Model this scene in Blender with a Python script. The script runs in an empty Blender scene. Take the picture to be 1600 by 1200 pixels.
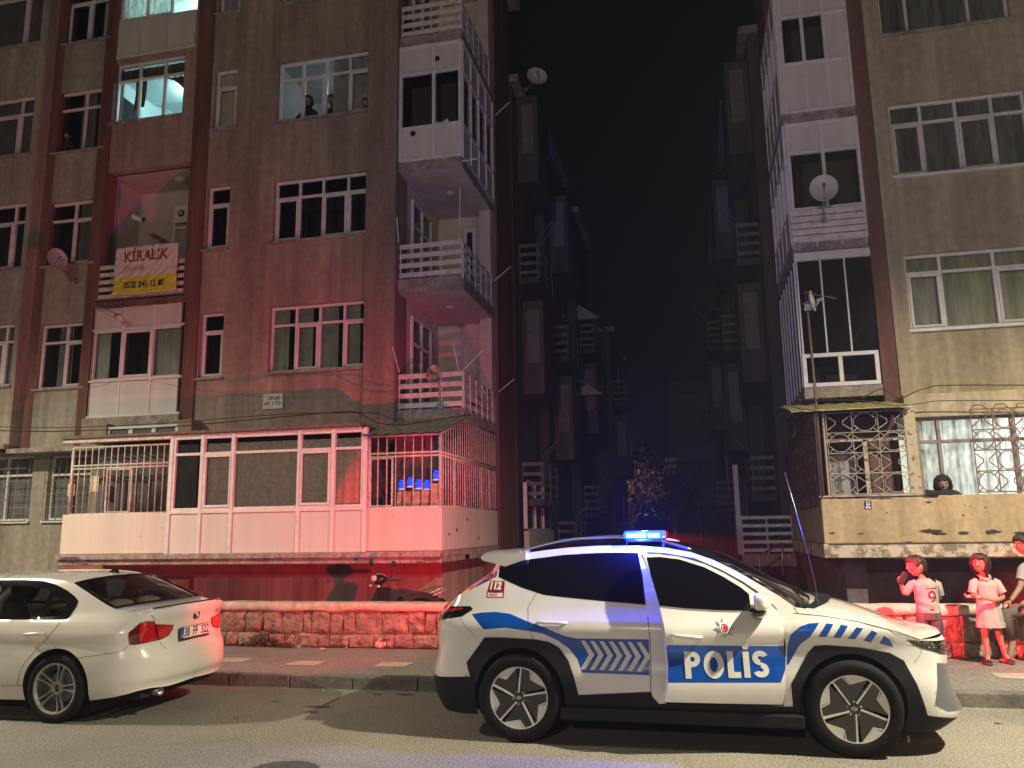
import bpy, bmesh, math, random
from math import sin, cos, pi, radians, sqrt, atan2
from mathutils import Vector, Matrix, noise
from mathutils.geometry import delaunay_2d_cdt, interpolate_bezier
random.seed(7)
SC = bpy.context.scene
COL = SC.collection

# ------------------------------------------------------------------ camera
FPX, PITCH, ROLL, YAW, CAMH = 1262.3, 0.177978, -0.0157614, 0.218639, 1.8
CF = Vector((-sin(YAW)*cos(PITCH), cos(YAW)*cos(PITCH), sin(PITCH)))
_R0 = Vector((cos(YAW), sin(YAW), 0)); _U0 = _R0.cross(CF)
CR = _R0*cos(ROLL) + _U0*sin(ROLL); CU = CR.cross(CF)
cd = bpy.data.cameras.new("camera"); cam = bpy.data.objects.new("camera", cd); COL.objects.link(cam)
cd.sensor_width = 36; cd.lens = 36*FPX/1600; cd.clip_end = 1000; cd.clip_start = 0.05
m = Matrix((CR, CU, -CF)).transposed().to_4x4(); m.translation = Vector((0, 0, CAMH)); cam.matrix_world = m
SC.camera = cam
SC.view_settings.view_transform = 'Standard'; SC.view_settings.look = 'None'
SC.view_settings.exposure = 0.0; SC.view_settings.gamma = 1
def ray(px, py): return CF*FPX + CR*(px-800) - CU*(py-600)
def at(px, py, Y):            # point on the vertical plane y = Y seen at a pixel of the photograph
    r = ray(px, py); return Vector((0, 0, CAMH)) + r*(Y/r.y)
def atx(px, py, X):
    r = ray(px, py); return Vector((0, 0, CAMH)) + r*(X/r.x)
def atz(px, py, Z=0.0):
    r = ray(px, py); return Vector((0, 0, CAMH)) + r*((Z-CAMH)/r.z)
def proj(p):
    d = p - Vector((0, 0, CAMH)); k = d.dot(CF)
    return (800+FPX*d.dot(CR)/k, 600-FPX*d.dot(CU)/k)

# ------------------------------------------------------------------ night sky
W = bpy.data.worlds.new("World"); SC.world = W; W.use_nodes = True
wn = W.node_tree; bgn = wn.nodes['Background']
bgn.inputs['Color'].default_value = (0.30, 0.33, 0.42, 1); bgn.inputs['Strength'].default_value = 0.0035

# ------------------------------------------------------------------ helpers
def prop(o, label=None, cat=None, group=None, kind=None):
    if label: o['label'] = label
    if cat: o['category'] = cat
    if group: o['group'] = group
    if kind: o['kind'] = kind
    return o
def empty(name, loc=(0, 0, 0), label=None, cat=None, group=None, rz=0):
    o = bpy.data.objects.new(name, None); COL.objects.link(o); o.location = loc; o.rotation_euler = (0, 0, rz)
    o.empty_display_size = 0.2
    return prop(o, label, cat, group)
def copy_tree(o, parent=None, group=None, label=None):
    c = o.copy(); COL.objects.link(c); c.parent = parent
    if group: c['group'] = group
    if label: c['label'] = label
    for ch in list(o.children): copy_tree(ch, c)
    return c
class MB:
    def __init__(s): s.v = []; s.f = []; s.m = []
    def add(s, vs, fs, mi=0):
        b = len(s.v); s.v += [tuple(v) for v in vs]; s.f += [tuple(b+i for i in f) for f in fs]; s.m += [mi]*len(fs)
    def box(s, x0, x1, y0, y1, z0, z1, mi=0, M=None):
        vs = [Vector(p) for p in ((x0,y0,z0),(x1,y0,z0),(x1,y1,z0),(x0,y1,z0),(x0,y0,z1),(x1,y0,z1),(x1,y1,z1),(x0,y1,z1))]
        if M is not None: vs = [M @ v for v in vs]
        s.add(vs, ((0,3,2,1),(4,5,6,7),(0,1,5,4),(1,2,6,5),(2,3,7,6),(3,0,4,7)), mi)
    def quad(s, a, b, c, d, mi=0): s.add((a, b, c, d), ((0,1,2,3),), mi)
    def tube(s, pts, r, n=8, mi=0, caps=True, closed=False):
        pts = [Vector(p) for p in pts]; rs = r if isinstance(r, (list, tuple)) else [r]*len(pts)
        rings = []; prev = None
        for i, p in enumerate(pts):
            if closed: t = pts[(i+1) % len(pts)] - pts[i-1]
            else: t = pts[min(i+1, len(pts)-1)] - pts[max(i-1, 0)]
            if t.length < 1e-9: t = Vector((0,0,1))
            t.normalize()
            if prev is None:
                a = Vector((0,0,1)) if abs(t.z) < .9 else Vector((1,0,0)); u = t.cross(a).normalized()
            else: u = (prev - t*prev.dot(t)).normalized()
            prev = u; w = t.cross(u)
            rings.append([p + (u*cos(2*pi*k/n) + w*sin(2*pi*k/n))*rs[i] for k in range(n)])
        vs = [v for R in rings for v in R]; fs = []
        L = len(rings)
        for i in range(L if closed else L-1):
            for k in range(n):
                j = (i+1) % L
                fs.append((i*n+k, i*n+(k+1) % n, j*n+(k+1) % n, j*n+k))
        if caps and not closed: fs.append(tuple(range(n-1, -1, -1))); fs.append(tuple((L-1)*n+k for k in range(n)))
        s.add(vs, fs, mi)
    def lathe(s, prof, M=None, n=24, mi=0):          # prof: (r, h) along local z
        M = M or Matrix.Identity(4); vs = []; fs = []
        for r, h in prof:
            for k in range(n): vs.append(M @ Vector((r*cos(2*pi*k/n), r*sin(2*pi*k/n), h)))
        for i in range(len(prof)-1):
            for k in range(n): fs.append((i*n+k, i*n+(k+1) % n, (i+1)*n+(k+1) % n, (i+1)*n+k))
        s.add(vs, fs, mi)
    def ell(s, c, r, M=None, n=14, mi=0):
        M = M or Matrix.Identity(4)
        c = Vector(c); prof = [(sin(pi*i/(n-2)), -cos(pi*i/(n-2))) for i in range(n-1)]
        T = Matrix.Translation(c) @ M @ Matrix.Diagonal((r[0], r[1], r[2], 1))
        s.lathe([(max(a, 1e-4), b) for a, b in prof], T, n, mi)
    def grid(s, fn, nu, nv, mi=0):
        vs = [fn(i/nu, j/nv) for i in range(nu+1) for j in range(nv+1)]
        fs = [(i*(nv+1)+j, (i+1)*(nv+1)+j, (i+1)*(nv+1)+j+1, i*(nv+1)+j+1) for i in range(nu) for j in range(nv)]
        s.add(vs, fs, mi)
    def prism(s, poly, y0, y1, mi=0, M=None):         # poly in x,z extruded in y
        n = len(poly); vs = [Vector((x, y0, z)) for x, z in poly] + [Vector((x, y1, z)) for x, z in poly]
        if M is not None: vs = [M @ v for v in vs]
        fs = [tuple(range(n)), tuple(range(2*n-1, n-1, -1))] + [(i, i+n, (i+1) % n+n, (i+1) % n) for i in range(n)]
        s.add(vs, fs, mi)
    def build(s, name, mats, parent=None, smooth=False, bevel=0, auto=None, weld=False, mw=None):
        me = bpy.data.meshes.new(name); me.from_pydata(s.v, [], s.f)
        if not isinstance(mats, (list, tuple)): mats = [mats]
        for mm in mats: me.materials.append(mm)
        me.polygons.foreach_set('material_index', s.m)
        if weld or auto is not None or bevel:
            bm = bmesh.new(); bm.from_mesh(me)
            if weld: bmesh.ops.remove_doubles(bm, verts=bm.verts, dist=1e-4)
            bmesh.ops.recalc_face_normals(bm, faces=bm.faces)
            if auto is not None:
                for f in bm.faces: f.smooth = True
                for e in bm.edges:
                    if len(e.link_faces) == 2 and e.calc_face_angle(0) > radians(auto): e.smooth = False
            bm.to_mesh(me); bm.free()
        if smooth: me.polygons.foreach_set('use_smooth', [True]*len(me.polygons))
        me.update()
        o = bpy.data.objects.new(name, me); COL.objects.link(o)
        if parent is not None:
            o.parent = parent
            if mw: o.matrix_parent_inverse = parent.matrix_world.inverted()
        if bevel:
            b = o.modifiers.new('bevel', 'BEVEL'); b.width = bevel; b.segments = 2; b.limit_method = 'ANGLE'; b.angle_limit = radians(40)
        return o

# ------------------------------------------------------------------ materials
MATS = {}
def mat(name, col, rough=0.7, metal=0.0, var=0.0, vscale=4.0, bump=0.0, bscale=30.0, coat=0.0, emit=None, estr=0.0,
        col2=None, streak=False, spec=0.5, speck=None, lo=.35, hi=.65):
    if name in MATS: return MATS[name]
    mm = bpy.data.materials.new(name); mm.use_nodes = True; nt = mm.node_tree; N = nt.nodes; L = nt.links
    b = N['Principled BSDF']; b.inputs['Base Color'].default_value = (*col, 1); b.inputs['Roughness'].default_value = rough
    b.inputs['Metallic'].default_value = metal; b.inputs['Coat Weight'].default_value = coat; b.inputs['Coat Roughness'].default_value = 0.05
    b.inputs['Specular IOR Level'].default_value = spec
    if emit: b.inputs['Emission Color'].default_value = (*emit, 1); b.inputs['Emission Strength'].default_value = estr
    tc = N.new('ShaderNodeTexCoord'); src = tc.outputs['Object']
    if var or col2:
        mp = N.new('ShaderNodeMapping'); L.new(src, mp.inputs['Vector'])
        if streak: mp.inputs['Scale'].default_value = (1, 1, 0.18)
        n1 = N.new('ShaderNodeTexNoise'); n1.inputs['Scale'].default_value = vscale; n1.inputs['Detail'].default_value = 8; n1.inputs['Roughness'].default_value = .62
        L.new(mp.outputs[0], n1.inputs['Vector'])
        cr = N.new('ShaderNodeValToRGB'); cr.color_ramp.elements[0].position = lo; cr.color_ramp.elements[1].position = hi
        c2 = col2 or tuple(max(0, c*(1-var)) for c in col); c1 = col if col2 else tuple(min(1, c*(1+var*.4)) for c in col)
        cr.color_ramp.elements[0].color = (*c2, 1); cr.color_ramp.elements[1].color = (*c1, 1)
        L.new(n1.outputs['Fac'], cr.inputs[0]); out = cr.outputs[0]
        if speck:
            n3 = N.new('ShaderNodeTexNoise'); n3.inputs['Scale'].default_value = speck; n3.inputs['Detail'].default_value = 4; L.new(src, n3.inputs['Vector'])
            r3 = N.new('ShaderNodeMapRange'); r3.inputs['From Min'].default_value = .3; r3.inputs['From Max'].default_value = .7
            r3.inputs['To Min'].default_value = .84; r3.inputs['To Max'].default_value = 1.12; L.new(n3.outputs['Fac'], r3.inputs['Value'])
            mx = N.new('ShaderNodeMix'); mx.data_type = 'RGBA'; mx.blend_type = 'MULTIPLY'; mx.inputs[0].default_value = 1
            L.new(out, mx.inputs[6]); L.new(r3.outputs[0], mx.inputs[7]); out = mx.outputs[2]
        if streak:
            mp2 = N.new('ShaderNodeMapping'); mp2.inputs['Scale'].default_value = (3.2, 3.2, .10); L.new(src, mp2.inputs['Vector'])
            n5 = N.new('ShaderNodeTexNoise'); n5.inputs['Scale'].default_value = 1.6; n5.inputs['Detail'].default_value = 6; n5.inputs['Roughness'].default_value = .6; L.new(mp2.outputs[0], n5.inputs['Vector'])
            r5 = N.new('ShaderNodeMapRange'); r5.inputs['From Min'].default_value = .38; r5.inputs['From Max'].default_value = .62; r5.inputs['To Min'].default_value = 1-var*.75; r5.inputs['To Max'].default_value = 1.04; L.new(n5.outputs['Fac'], r5.inputs['Value'])
            m5 = N.new('ShaderNodeMix'); m5.data_type = 'RGBA'; m5.blend_type = 'MULTIPLY'; m5.inputs[0].default_value = 1; L.new(out, m5.inputs[6]); L.new(r5.outputs[0], m5.inputs[7]); out = m5.outputs[2]
        L.new(out, b.inputs['Base Color'])
    if bump:
        n2 = N.new('ShaderNodeTexNoise'); n2.inputs['Scale'].default_value = bscale; n2.inputs['Detail'].default_value = 6; L.new(src, n2.inputs['Vector'])
        bp = N.new('ShaderNodeBump'); bp.inputs['Strength'].default_value = bump; bp.inputs['Distance'].default_value = .02
        L.new(n2.outputs['Fac'], bp.inputs['Height']); L.new(bp.outputs[0], b.inputs['Normal'])
    MATS[name] = mm; return mm
def glass(name, tint=(.5, .55, .6), refl=1.0, rough=0.02, base=0.04):
    if name in MATS: return MATS[name]
    mm = bpy.data.materials.new(name); mm.use_nodes = True; nt = mm.node_tree; N = nt.nodes; L = nt.links
    N.remove(N['Principled BSDF']); o = N['Material Output']
    t = N.new('ShaderNodeBsdfTransparent'); t.inputs[0].default_value = (*tint, 1)
    g = N.new('ShaderNodeBsdfGlossy'); g.inputs['Roughness'].default_value = rough; g.inputs[0].default_value = (refl, refl, refl, 1)
    f = N.new('ShaderNodeFresnel'); f.inputs[0].default_value = 1.5
    mx = N.new('ShaderNodeMixShader'); L.new(f.outputs[0], mx.inputs[0]); L.new(t.outputs[0], mx.inputs[1]); L.new(g.outputs[0], mx.inputs[2])
    L.new(mx.outputs[0], o.inputs[0]); MATS[name] = mm; return mm
# base colours
STUC = mat('stucco_brown', (.38, .28, .22), .92, var=.30, vscale=1.3, bump=.35, bscale=60, streak=True, speck=9)
STUY = mat('stucco_ochre', (.46, .385, .25), .92, var=.30, vscale=1.2, bump=.35, bscale=60, streak=True, speck=9)
STUG = mat('stucco_lamp_cast', (.40, .37, .29), .92, var=.30, vscale=1.2, bump=.35, bscale=60, streak=True, speck=9)  # lamp's grey-green cast mixed into the stucco colour
REDB = mat('red_brown_paint', (.19, .085, .065), .85, var=.35, vscale=2.2, bump=.2, bscale=50, streak=True, speck=9)
PILB = mat('pilaster_brown', (.30, .20, .16), .9, var=.28, vscale=2.5, bump=.3, bscale=60, streak=True, speck=9)
CREAM = mat('balcony_cream_plaster', (.60, .53, .44), .9, var=.18, vscale=2, bump=.15, bscale=40)
WHITEP = mat('white_panel', (.64, .60, .55), .45, var=.06, vscale=2.5, streak=True)
FRAME = mat('white_pvc_frame', (.72, .70, .67), .4, var=.14, vscale=6)
RAILM = mat('white_painted_rail', (.68, .64, .60), .5, var=.25, vscale=8)
CONC = mat('concrete_edge', (.34, .29, .25), .95, var=.45, vscale=5, bump=.6, bscale=25, speck=20)
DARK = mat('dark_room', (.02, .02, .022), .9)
CURT = mat('curtain_grey', (.46, .44, .40), .95, var=.25, vscale=3)
CURTD = mat('curtain_dim', (.22, .21, .20), .95, var=.25, vscale=3)
CURTW = mat('lace_curtain', (.62, .66, .64), .95, var=.35, vscale=14, streak=True)
BLIND = mat('roller_blind', (.70, .64, .60), .8, var=.1)
GLS = glass('window_glass', (.86, .88, .90), .8)
BLACKM = mat('black_metal', (.02, .02, .02), .45)
STEEL = mat('galvanised_steel', (.38, .38, .38), .4, .8, var=.3, vscale=10)
RUST = mat('rusty_steel', (.17, .12, .09), .7, .3, var=.5, vscale=15, col2=(.16, .06, .03))
IRONW = mat('white_painted_iron', (.60, .54, .46), .5, var=.35, vscale=14)
LACEW = bpy.data.materials.new('backlit_lace'); LACEW.use_nodes = True; nt = LACEW.node_tree; N = nt.nodes; L = nt.links; N.remove(N['Principled BSDF'])
df = N.new('ShaderNodeBsdfDiffuse'); tl = N.new('ShaderNodeBsdfTranslucent'); m1 = N.new('ShaderNodeMixShader'); m1.inputs[0].default_value = .62
tcn = N.new('ShaderNodeTexCoord'); mpn = N.new('ShaderNodeMapping'); mpn.inputs['Scale'].default_value = (1, 1, .25); nn = N.new('ShaderNodeTexNoise'); nn.inputs['Scale'].default_value = 16; nn.inputs['Detail'].default_value = 8; L.new(tcn.outputs['Object'], mpn.inputs[0]); L.new(mpn.outputs[0], nn.inputs[0])
crn = N.new('ShaderNodeValToRGB'); crn.color_ramp.elements[0].position = .35; crn.color_ramp.elements[1].position = .65; crn.color_ramp.elements[0].color = (.42, .44, .43, 1); crn.color_ramp.elements[1].color = (.88, .9, .88, 1); L.new(nn.outputs['Fac'], crn.inputs[0]); L.new(crn.outputs[0], df.inputs[0]); L.new(crn.outputs[0], tl.inputs[0])
L.new(df.outputs[0], m1.inputs[1]); L.new(tl.outputs[0], m1.inputs[2]); L.new(m1.outputs[0], N['Material Output'].inputs[0])
# ------------------------------------------------------------------ lamps of the place and an added fill lamp
def lamp_spot(name, loc, power, col, size=165, blend=.35, rad=.12, aim=None):
    l = bpy.data.lights.new(name, 'SPOT'); l.energy = power; l.color = col; l.spot_size = radians(size); l.spot_blend = blend; l.shadow_soft_size = rad
    o = bpy.data.objects.new(name, l); COL.objects.link(o); o.location = loc
    if aim is not None: o.rotation_euler = (Vector(aim)-Vector(loc)).to_track_quat('-Z', 'Y').to_euler()
    return o
def lamp_point(name, loc, power, col, rad=.03):
    l = bpy.data.lights.new(name, 'POINT'); l.energy = power; l.color = col; l.shadow_soft_size = rad
    o = bpy.data.objects.new(name, l); COL.objects.link(o); o.location = loc; return o
WARM = (1.0, .88, .66)
def street_lamp(x, y, h, power, label, foot=None, size=166, blend=.3, col=WARM):
    fx, fy = foot or (x, -1.5)
    t = empty('street_lamp', (fx, fy, 0), label, 'street lamp', 'street lamps along the road')
    b = MB(); b.tube([(0, 0, 0), (0, 0, .4), (0, 0, h+.1)], [.11, .075, .05], 12); b.build('pole', STEEL, t, smooth=True)
    b = MB(); b.tube([(0, 0, h), (0, (y-fy)*.4, h+.35), (0, y-fy-.2, h+.2)], .035, 8); b.build('arm', STEEL, t, smooth=True)
    b = MB(); b.box(-.14, .14, y-fy-.3, y-fy+.3, h+.13, h+.23); b.build('lamp_head', STEEL, t, bevel=.02)
    l = lamp_spot('street_lamp_light', (fx, y, h+.08), power, col, size, blend, .1, None)
    l.parent = t; l.location = (0, y-fy, h+.08)
    return t
street_lamp(5.5, 6.2, 7.6, 8600, 'grey street lamp whose arm reaches over the police car', size=166, blend=.75)
street_lamp(-13.8, 6.2, 7.6, 6200, 'grey street lamp on the far left of the road', size=166, blend=.75)
# fill lamp added behind the viewer to brighten the upper storeys
t = empty("fill_lamp", (-1.2, -13, 0), 'added fill lamp on a pole behind the viewer', 'street lamp')
b = MB(); b.tube([(0, 0, 0), (0, 0, 6.2)], [.1, .05], 10); b.build('pole', STEEL, t, smooth=True)
l = lamp_point("fill_lamp_light", (0, 0, 6.9), 3200, (1.0, .82, .66), .25); l.parent = t
b = MB(); b.lathe([(.05, 6.2), (.12, 6.22), (.13, 6.35), (.05, 6.4)], n=16); b.build('collar', STEEL, t, smooth=True)

# ------------------------------------------------------------------ ground
KY, WY, T, F = 9.20, 11.40, 13.1, 14.5           # kerb, stone wall, terrace front, main facade
def asphalt(name, c1, c2, crack=True):
    mm = bpy.data.materials.new(name); mm.use_nodes = True; nt = mm.node_tree; N = nt.nodes; L = nt.links; b = N['Principled BSDF']
    tc = N.new('ShaderNodeTexCoord'); 
    n1 = N.new('ShaderNodeTexNoise'); n1.inputs['Scale'].default_value = .55; n1.inputs['Detail'].default_value = 7; L.new(tc.outputs['Object'], n1.inputs['Vector'])
    n2 = N.new('ShaderNodeTexNoise'); n2.inputs['Scale'].default_value = 55; n2.inputs['Detail'].default_value = 3; L.new(tc.outputs['Object'], n2.inputs['Vector'])
    cr = N.new('ShaderNodeValToRGB'); cr.color_ramp.elements[0].position = .3; cr.color_ramp.elements[1].position = .7
    cr.color_ramp.elements[0].color = (*c1, 1); cr.color_ramp.elements[1].color = (*c2, 1); L.new(n1.outputs['Fac'], cr.inputs[0])
    r = N.new('ShaderNodeMapRange'); r.inputs['From Min'].default_value = .3; r.inputs['From Max'].default_value = .72; r.inputs['To Min'].default_value = .35; r.inputs['To Max'].default_value = 1.75
    L.new(n2.outputs['Fac'], r.inputs['Value'])
    mx = N.new('ShaderNodeMix'); mx.data_type = 'RGBA'; mx.blend_type = 'MULTIPLY'; mx.inputs[0].default_value = 1
    L.new(cr.outputs[0], mx.inputs[6]); L.new(r.outputs[0], mx.inputs[7]); out = mx.outputs[2]
    # cracks and repairs
    vo = N.new('ShaderNodeTexVoronoi'); vo.feature = 'DISTANCE_TO_EDGE'; vo.inputs['Scale'].default_value = .45
    wr = N.new('ShaderNodeMix'); wr.data_type = 'VECTOR'; wr.inputs[0].default_value = .12
    n4 = N.new('ShaderNodeTexNoise'); n4.inputs['Scale'].default_value = 3; L.new(tc.outputs['Object'], n4.inputs['Vector'])
    L.new(tc.outputs['Object'], wr.inputs[4]); L.new(n4.outputs['Color'], wr.inputs[5]); L.new(wr.outputs[1], vo.inputs['Vector'])
    r2 = N.new('ShaderNodeMapRange'); r2.inputs['From Min'].default_value = .0; r2.inputs['From Max'].default_value = .012; r2.inputs['To Min'].default_value = .86; r2.inputs['To Max'].default_value = 1
    L.new(vo.outputs['Distance'], r2.inputs['Value'])
    m2 = N.new('ShaderNodeMix'); m2.data_type = 'RGBA'; m2.blend_type = 'MULTIPLY'; m2.inputs[0].default_value = 1 if crack else 0
    L.new(out, m2.inputs[6]); L.new(r2.outputs[0], m2.inputs[7]); L.new(m2.outputs[2], b.inputs['Base Color'])
    b.inputs['Roughness'].default_value = .78
    bp = N.new('ShaderNodeBump'); bp.inputs['Strength'].default_value = .8; bp.inputs['Distance'].default_value = .01; L.new(n2.outputs['Fac'], bp.inputs['Height']); L.new(bp.outputs[0], b.inputs['Normal'])
    MATS[name] = mm; return mm
ASPH = asphalt('asphalt', (.145, .136, .115), (.245, .225, .18))
PAVE = asphalt('pavement_concrete', (.13, .125, .115), (.18, .17, .155), crack=True)
EARTH = mat('dark_earth', (.10, .08, .06), .95, var=.5, vscale=2, bump=.5, bscale=20)
b = MB(); b.add([(-300, -300, -.01), (300, -300, -.01), (300, 500, -.01), (-300, 500, -.01)], [(0, 1, 2, 3)]); prop(b.build('ground', EARTH), kind='structure')
b = MB(); b.add([(-60, -8, 0), (60, -8, 0), (60, KY, 0), (-60, KY, 0)], [(0, 1, 2, 3)]); prop(b.build('road', ASPH), kind='structure')
b = MB(); b.box(-60, 60, KY+.14, WY, -.1, .14); prop(b.build('pavement', PAVE), kind='structure')
KERB = mat('kerb_concrete', (.13, .12, .105), .85, var=.4, vscale=3, bump=.5, bscale=20, speck=15)
b = MB(); x = -60.0
while x < 60:
    j = random.uniform(-.004, .004); b.box(x+.004, x+.796, KY+j, KY+.14, -.05, .145+j); x += .8
prop(b.build('kerb', KERB, bevel=.015), kind='structure')
b = MB(); b.box(-60, 60, WY+.3, 40, -.1, .05); prop(b.build('yard', EARTH), kind='structure')
# light square tiles set in the pavement
TILE = mat('pale_paving_tile', (.34, .31, .26), .8, var=.3, vscale=6)
b = MB()
for px, py in ((365, 1031), (477, 1036), (615, 1038), (1588, 1056), (1720, 1060)):
    c = atz(px, py, .144); w = .21
    b.add([(c.x-w, c.y-.17, .1445), (c.x+w, c.y-.17, .1445), (c.x+w, c.y+.17, .1445), (c.x-w, c.y+.17, .1445)], [(0, 1, 2, 3)])
prop(b.build('paving_tiles', TILE), kind='structure')
# oil stains on the road: small irregular flat stains
STAIN = mat('oil_stain', (.05, .045, .04), .6)
b = MB()
for px, py, w, h in ((500, 1104, .16, .03), (487, 1112, .08, .02), (633, 1085, .10, .03), (590, 1085, .05, .02), (430, 1096, .05, .015), (370, 1122, .03, .015), (1560, 1130, .04, .02)):
    c = atz(px, py, .004); n = 14
    b.add([(c.x+cos(2*pi*k/n)*w*random.uniform(.6, 1.2), c.y+sin(2*pi*k/n)*h*1.5*random.uniform(.5, 1.3), .004) for k in range(n)], [tuple(range(n))])
prop(b.build('oil_stains', STAIN), kind='structure')
c = atz(440, 1205, .004)
b = MB(); b.lathe([(.0, .004), (.26, .004), (.265, .006), (.28, .006), (.285, .004)], Matrix.Translation((c.x, c.y, 0)), 32); 
prop(b.build('manhole_cover', mat('iron_cover', (.10, .095, .085), .6, .3, var=.4, vscale=20, bump=.8, bscale=60)), 'round dark manhole cover in the road at the bottom edge', 'manhole cover')

# ------------------------------------------------------------------ rough stone wall along the pavement
def stone_mat():
    mm = bpy.data.materials.new('rough_stone'); mm.use_nodes = True; nt = mm.node_tree; N = nt.nodes; L = nt.links; b = N['Principled BSDF']
    tc = N.new('ShaderNodeTexCoord'); n1 = N.new('ShaderNodeTexNoise'); n1.inputs['Scale'].default_value = 7; n1.inputs['Detail'].default_value = 9; n1.inputs['Roughness'].default_value = .7
    L.new(tc.outputs['Object'], n1.inputs['Vector'])
    cr = N.new('ShaderNodeValToRGB'); cr.color_ramp.elements[0].position = .3; cr.color_ramp.elements[1].position = .68
    cr.color_ramp.elements[0].color = (.09, .06, .05, 1); cr.color_ramp.elements[1].color = (.33, .25, .21, 1); L.new(n1.outputs['Fac'], cr.inputs[0]); L.new(cr.outputs[0], b.inputs['Base Color'])
    b.inputs['Roughness'].default_value = .9
    n2 = N.new('ShaderNodeTexNoise'); n2.inputs['Scale'].default_value = 18; n2.inputs['Detail'].default_value = 10; L.new(tc.outputs['Object'], n2.inputs['Vector'])
    bp = N.new('ShaderNodeBump'); bp.inputs['Strength'].default_value = 1; bp.inputs['Distance'].default_value = .05; L.new(n2.outputs['Fac'], bp.inputs['Height']); L.new(bp.outputs[0], b.inputs['Normal'])
    return mm
STONE = stone_mat(); COPE = mat('cement_coping', (.46, .40, .33), .95, var=.35, vscale=5, bump=.7, bscale=18, speck=30)
MORT = mat('dark_mortar', (.10, .075, .06), .95, var=.3, vscale=8, bump=.6)
def stone_wall(x0, x1, label, seed):
    rnd = random.Random(seed)
    t = empty('stone_wall', ((x0+x1)/2, WY, .14), label, 'wall', 'rough stone garden walls'); ox, oy, oz = t.location
    b = MB()
    b.box(x0+.02-ox, x1-.02-ox, WY+.06-oy, WY+.28-oy, 0, .5); b.build('mortar_core', MORT, t)
    s = MB()
    for (za, zb) in ((.0, .20), (.20, .52)):
        x = x0
        while x < x1-.02:
            w = rnd.uniform(.16, .40) if za == 0 else rnd.uniform(.13, .44)
            w = min(w, x1-x); g = .005
            d = rnd.uniform(-.045, .02); zt = zb+rnd.uniform(-.03, .015); nx, nz = 7, 6
            cx0, cx1, cz0, cz1 = x+g, x+w-g, za+g, zt-g
            tl = rnd.uniform(-.025, .025); sd = rnd.random()*50
            def fn(u, v):
                e = (1-abs(2*u-1)**12)*(1-abs(2*v-1)**10)
                xx = cx0+(cx1-cx0)*u + tl*(v-.5); zz = cz0+(cz1-cz0)*v + .02*noise.noise(Vector((xx*5, sd, 0)))
                dd = .045*noise.noise(Vector((xx*9, zz*9, sd))) + .02*noise.noise(Vector((xx*25, zz*25, sd)))
                return (xx-ox, WY+.055+(d*.7-.022+dd)*e-oy, zz)
            s.grid(fn, nx, nz)
            x += w
    s.build('stones', STONE, t, smooth=True)
    c = MB(); n = int((x1-x0)/.08)
    def cp(u, v):
        a = v*pi*2; xx = x0+(x1-x0)*u
        k = .014*noise.noise(Vector((xx*3, v*4, seed))) + .008*noise.noise(Vector((xx*14, v*9, seed)))
        yy = cos(a); zz = sin(a)
        sg = lambda q: (1 if q > 0 else -1)*abs(q)**.5
        low = -.03*max(0, noise.noise(Vector((xx*2.2, 3, seed)))+.1) if zz < 0 and yy < 0 else 0
        return (xx-ox, WY+.16-oy+sg(yy)*(.17+k), .575+sg(zz)*(.065+k*.6)+low)
    c.grid(cp, n, 20); c.build('coping', COPE, t, smooth=True)
    return t
wa = at(352, 960, WY).x
stone_wall(-16, -10.2, 'rough stone wall hidden behind the parked white saloon car', 5)
stone_wall(-10.2, at(700, 960, WY).x+1.2, 'long rough stone wall with cement coping between the two cars', 3)
stone_wall(1.35, 9.5, 'rough stone wall with broken coping behind the standing children', 9)
# ------------------------------------------------------------------ building kit
def wall(mb, x0, x1, z0, z1, Y, ops, depth=.2, mi=0):
    xs = sorted({x0, x1, *[min(max(v, x0), x1) for o in ops for v in o[:2]]}); zs = sorted({z0, z1, *[min(max(v, z0), z1) for o in ops for v in o[2:4]]})
    for j in range(len(zs)-1):
        za, zb = zs[j], zs[j+1]
        if zb-za < 1e-5: continue
        run = None
        for i in range(len(xs)-1):
            xa, xb = xs[i], xs[i+1]; cx, cz = (xa+xb)/2, (za+zb)/2
            hole = any(o[0] < cx < o[1] and o[2] < cz < o[3] for o in ops)
            if hole:
                if run is not None: mb.quad((run, Y, za), (xa, Y, za), (xa, Y, zb), (run, Y, zb), mi); run = None
            elif run is None: run = xa
        if run is not None: mb.quad((run, Y, za), (xs[-1], Y, za), (xs[-1], Y, zb), (run, Y, zb), mi)
    for a, b_, c, d in [o[:4] for o in ops]:
        y2 = Y+depth
        mb.quad((a, Y, c), (b_, Y, c), (b_, y2, c), (a, y2, c), mi); mb.quad((a, Y, d), (a, y2, d), (b_, y2, d), (b_, Y, d), mi)
        mb.quad((a, Y, c), (a, y2, c), (a, y2, d), (a, Y, d), mi); mb.quad((b_, Y, c), (b_, Y, d), (b_, y2, d), (b_, y2, c), mi)
def curtain(parent, x0, x1, z0, z1, y, m, amp=.03, freq=9, name='curtain'):
    b = MB(); n = max(8, int((x1-x0)*40)); ph = random.random()*9
    b.grid(lambda u, v: (x0+(x1-x0)*u, y+amp*sin(ph+freq*2*pi*(x0+(x1-x0)*u)/1.0*.55)+amp*.5*sin(ph*2+freq*7*(x1-x0)*u), z0+(z1-z0)*v), n, 1)
    return b.build(name, m, parent, smooth=True)
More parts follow.
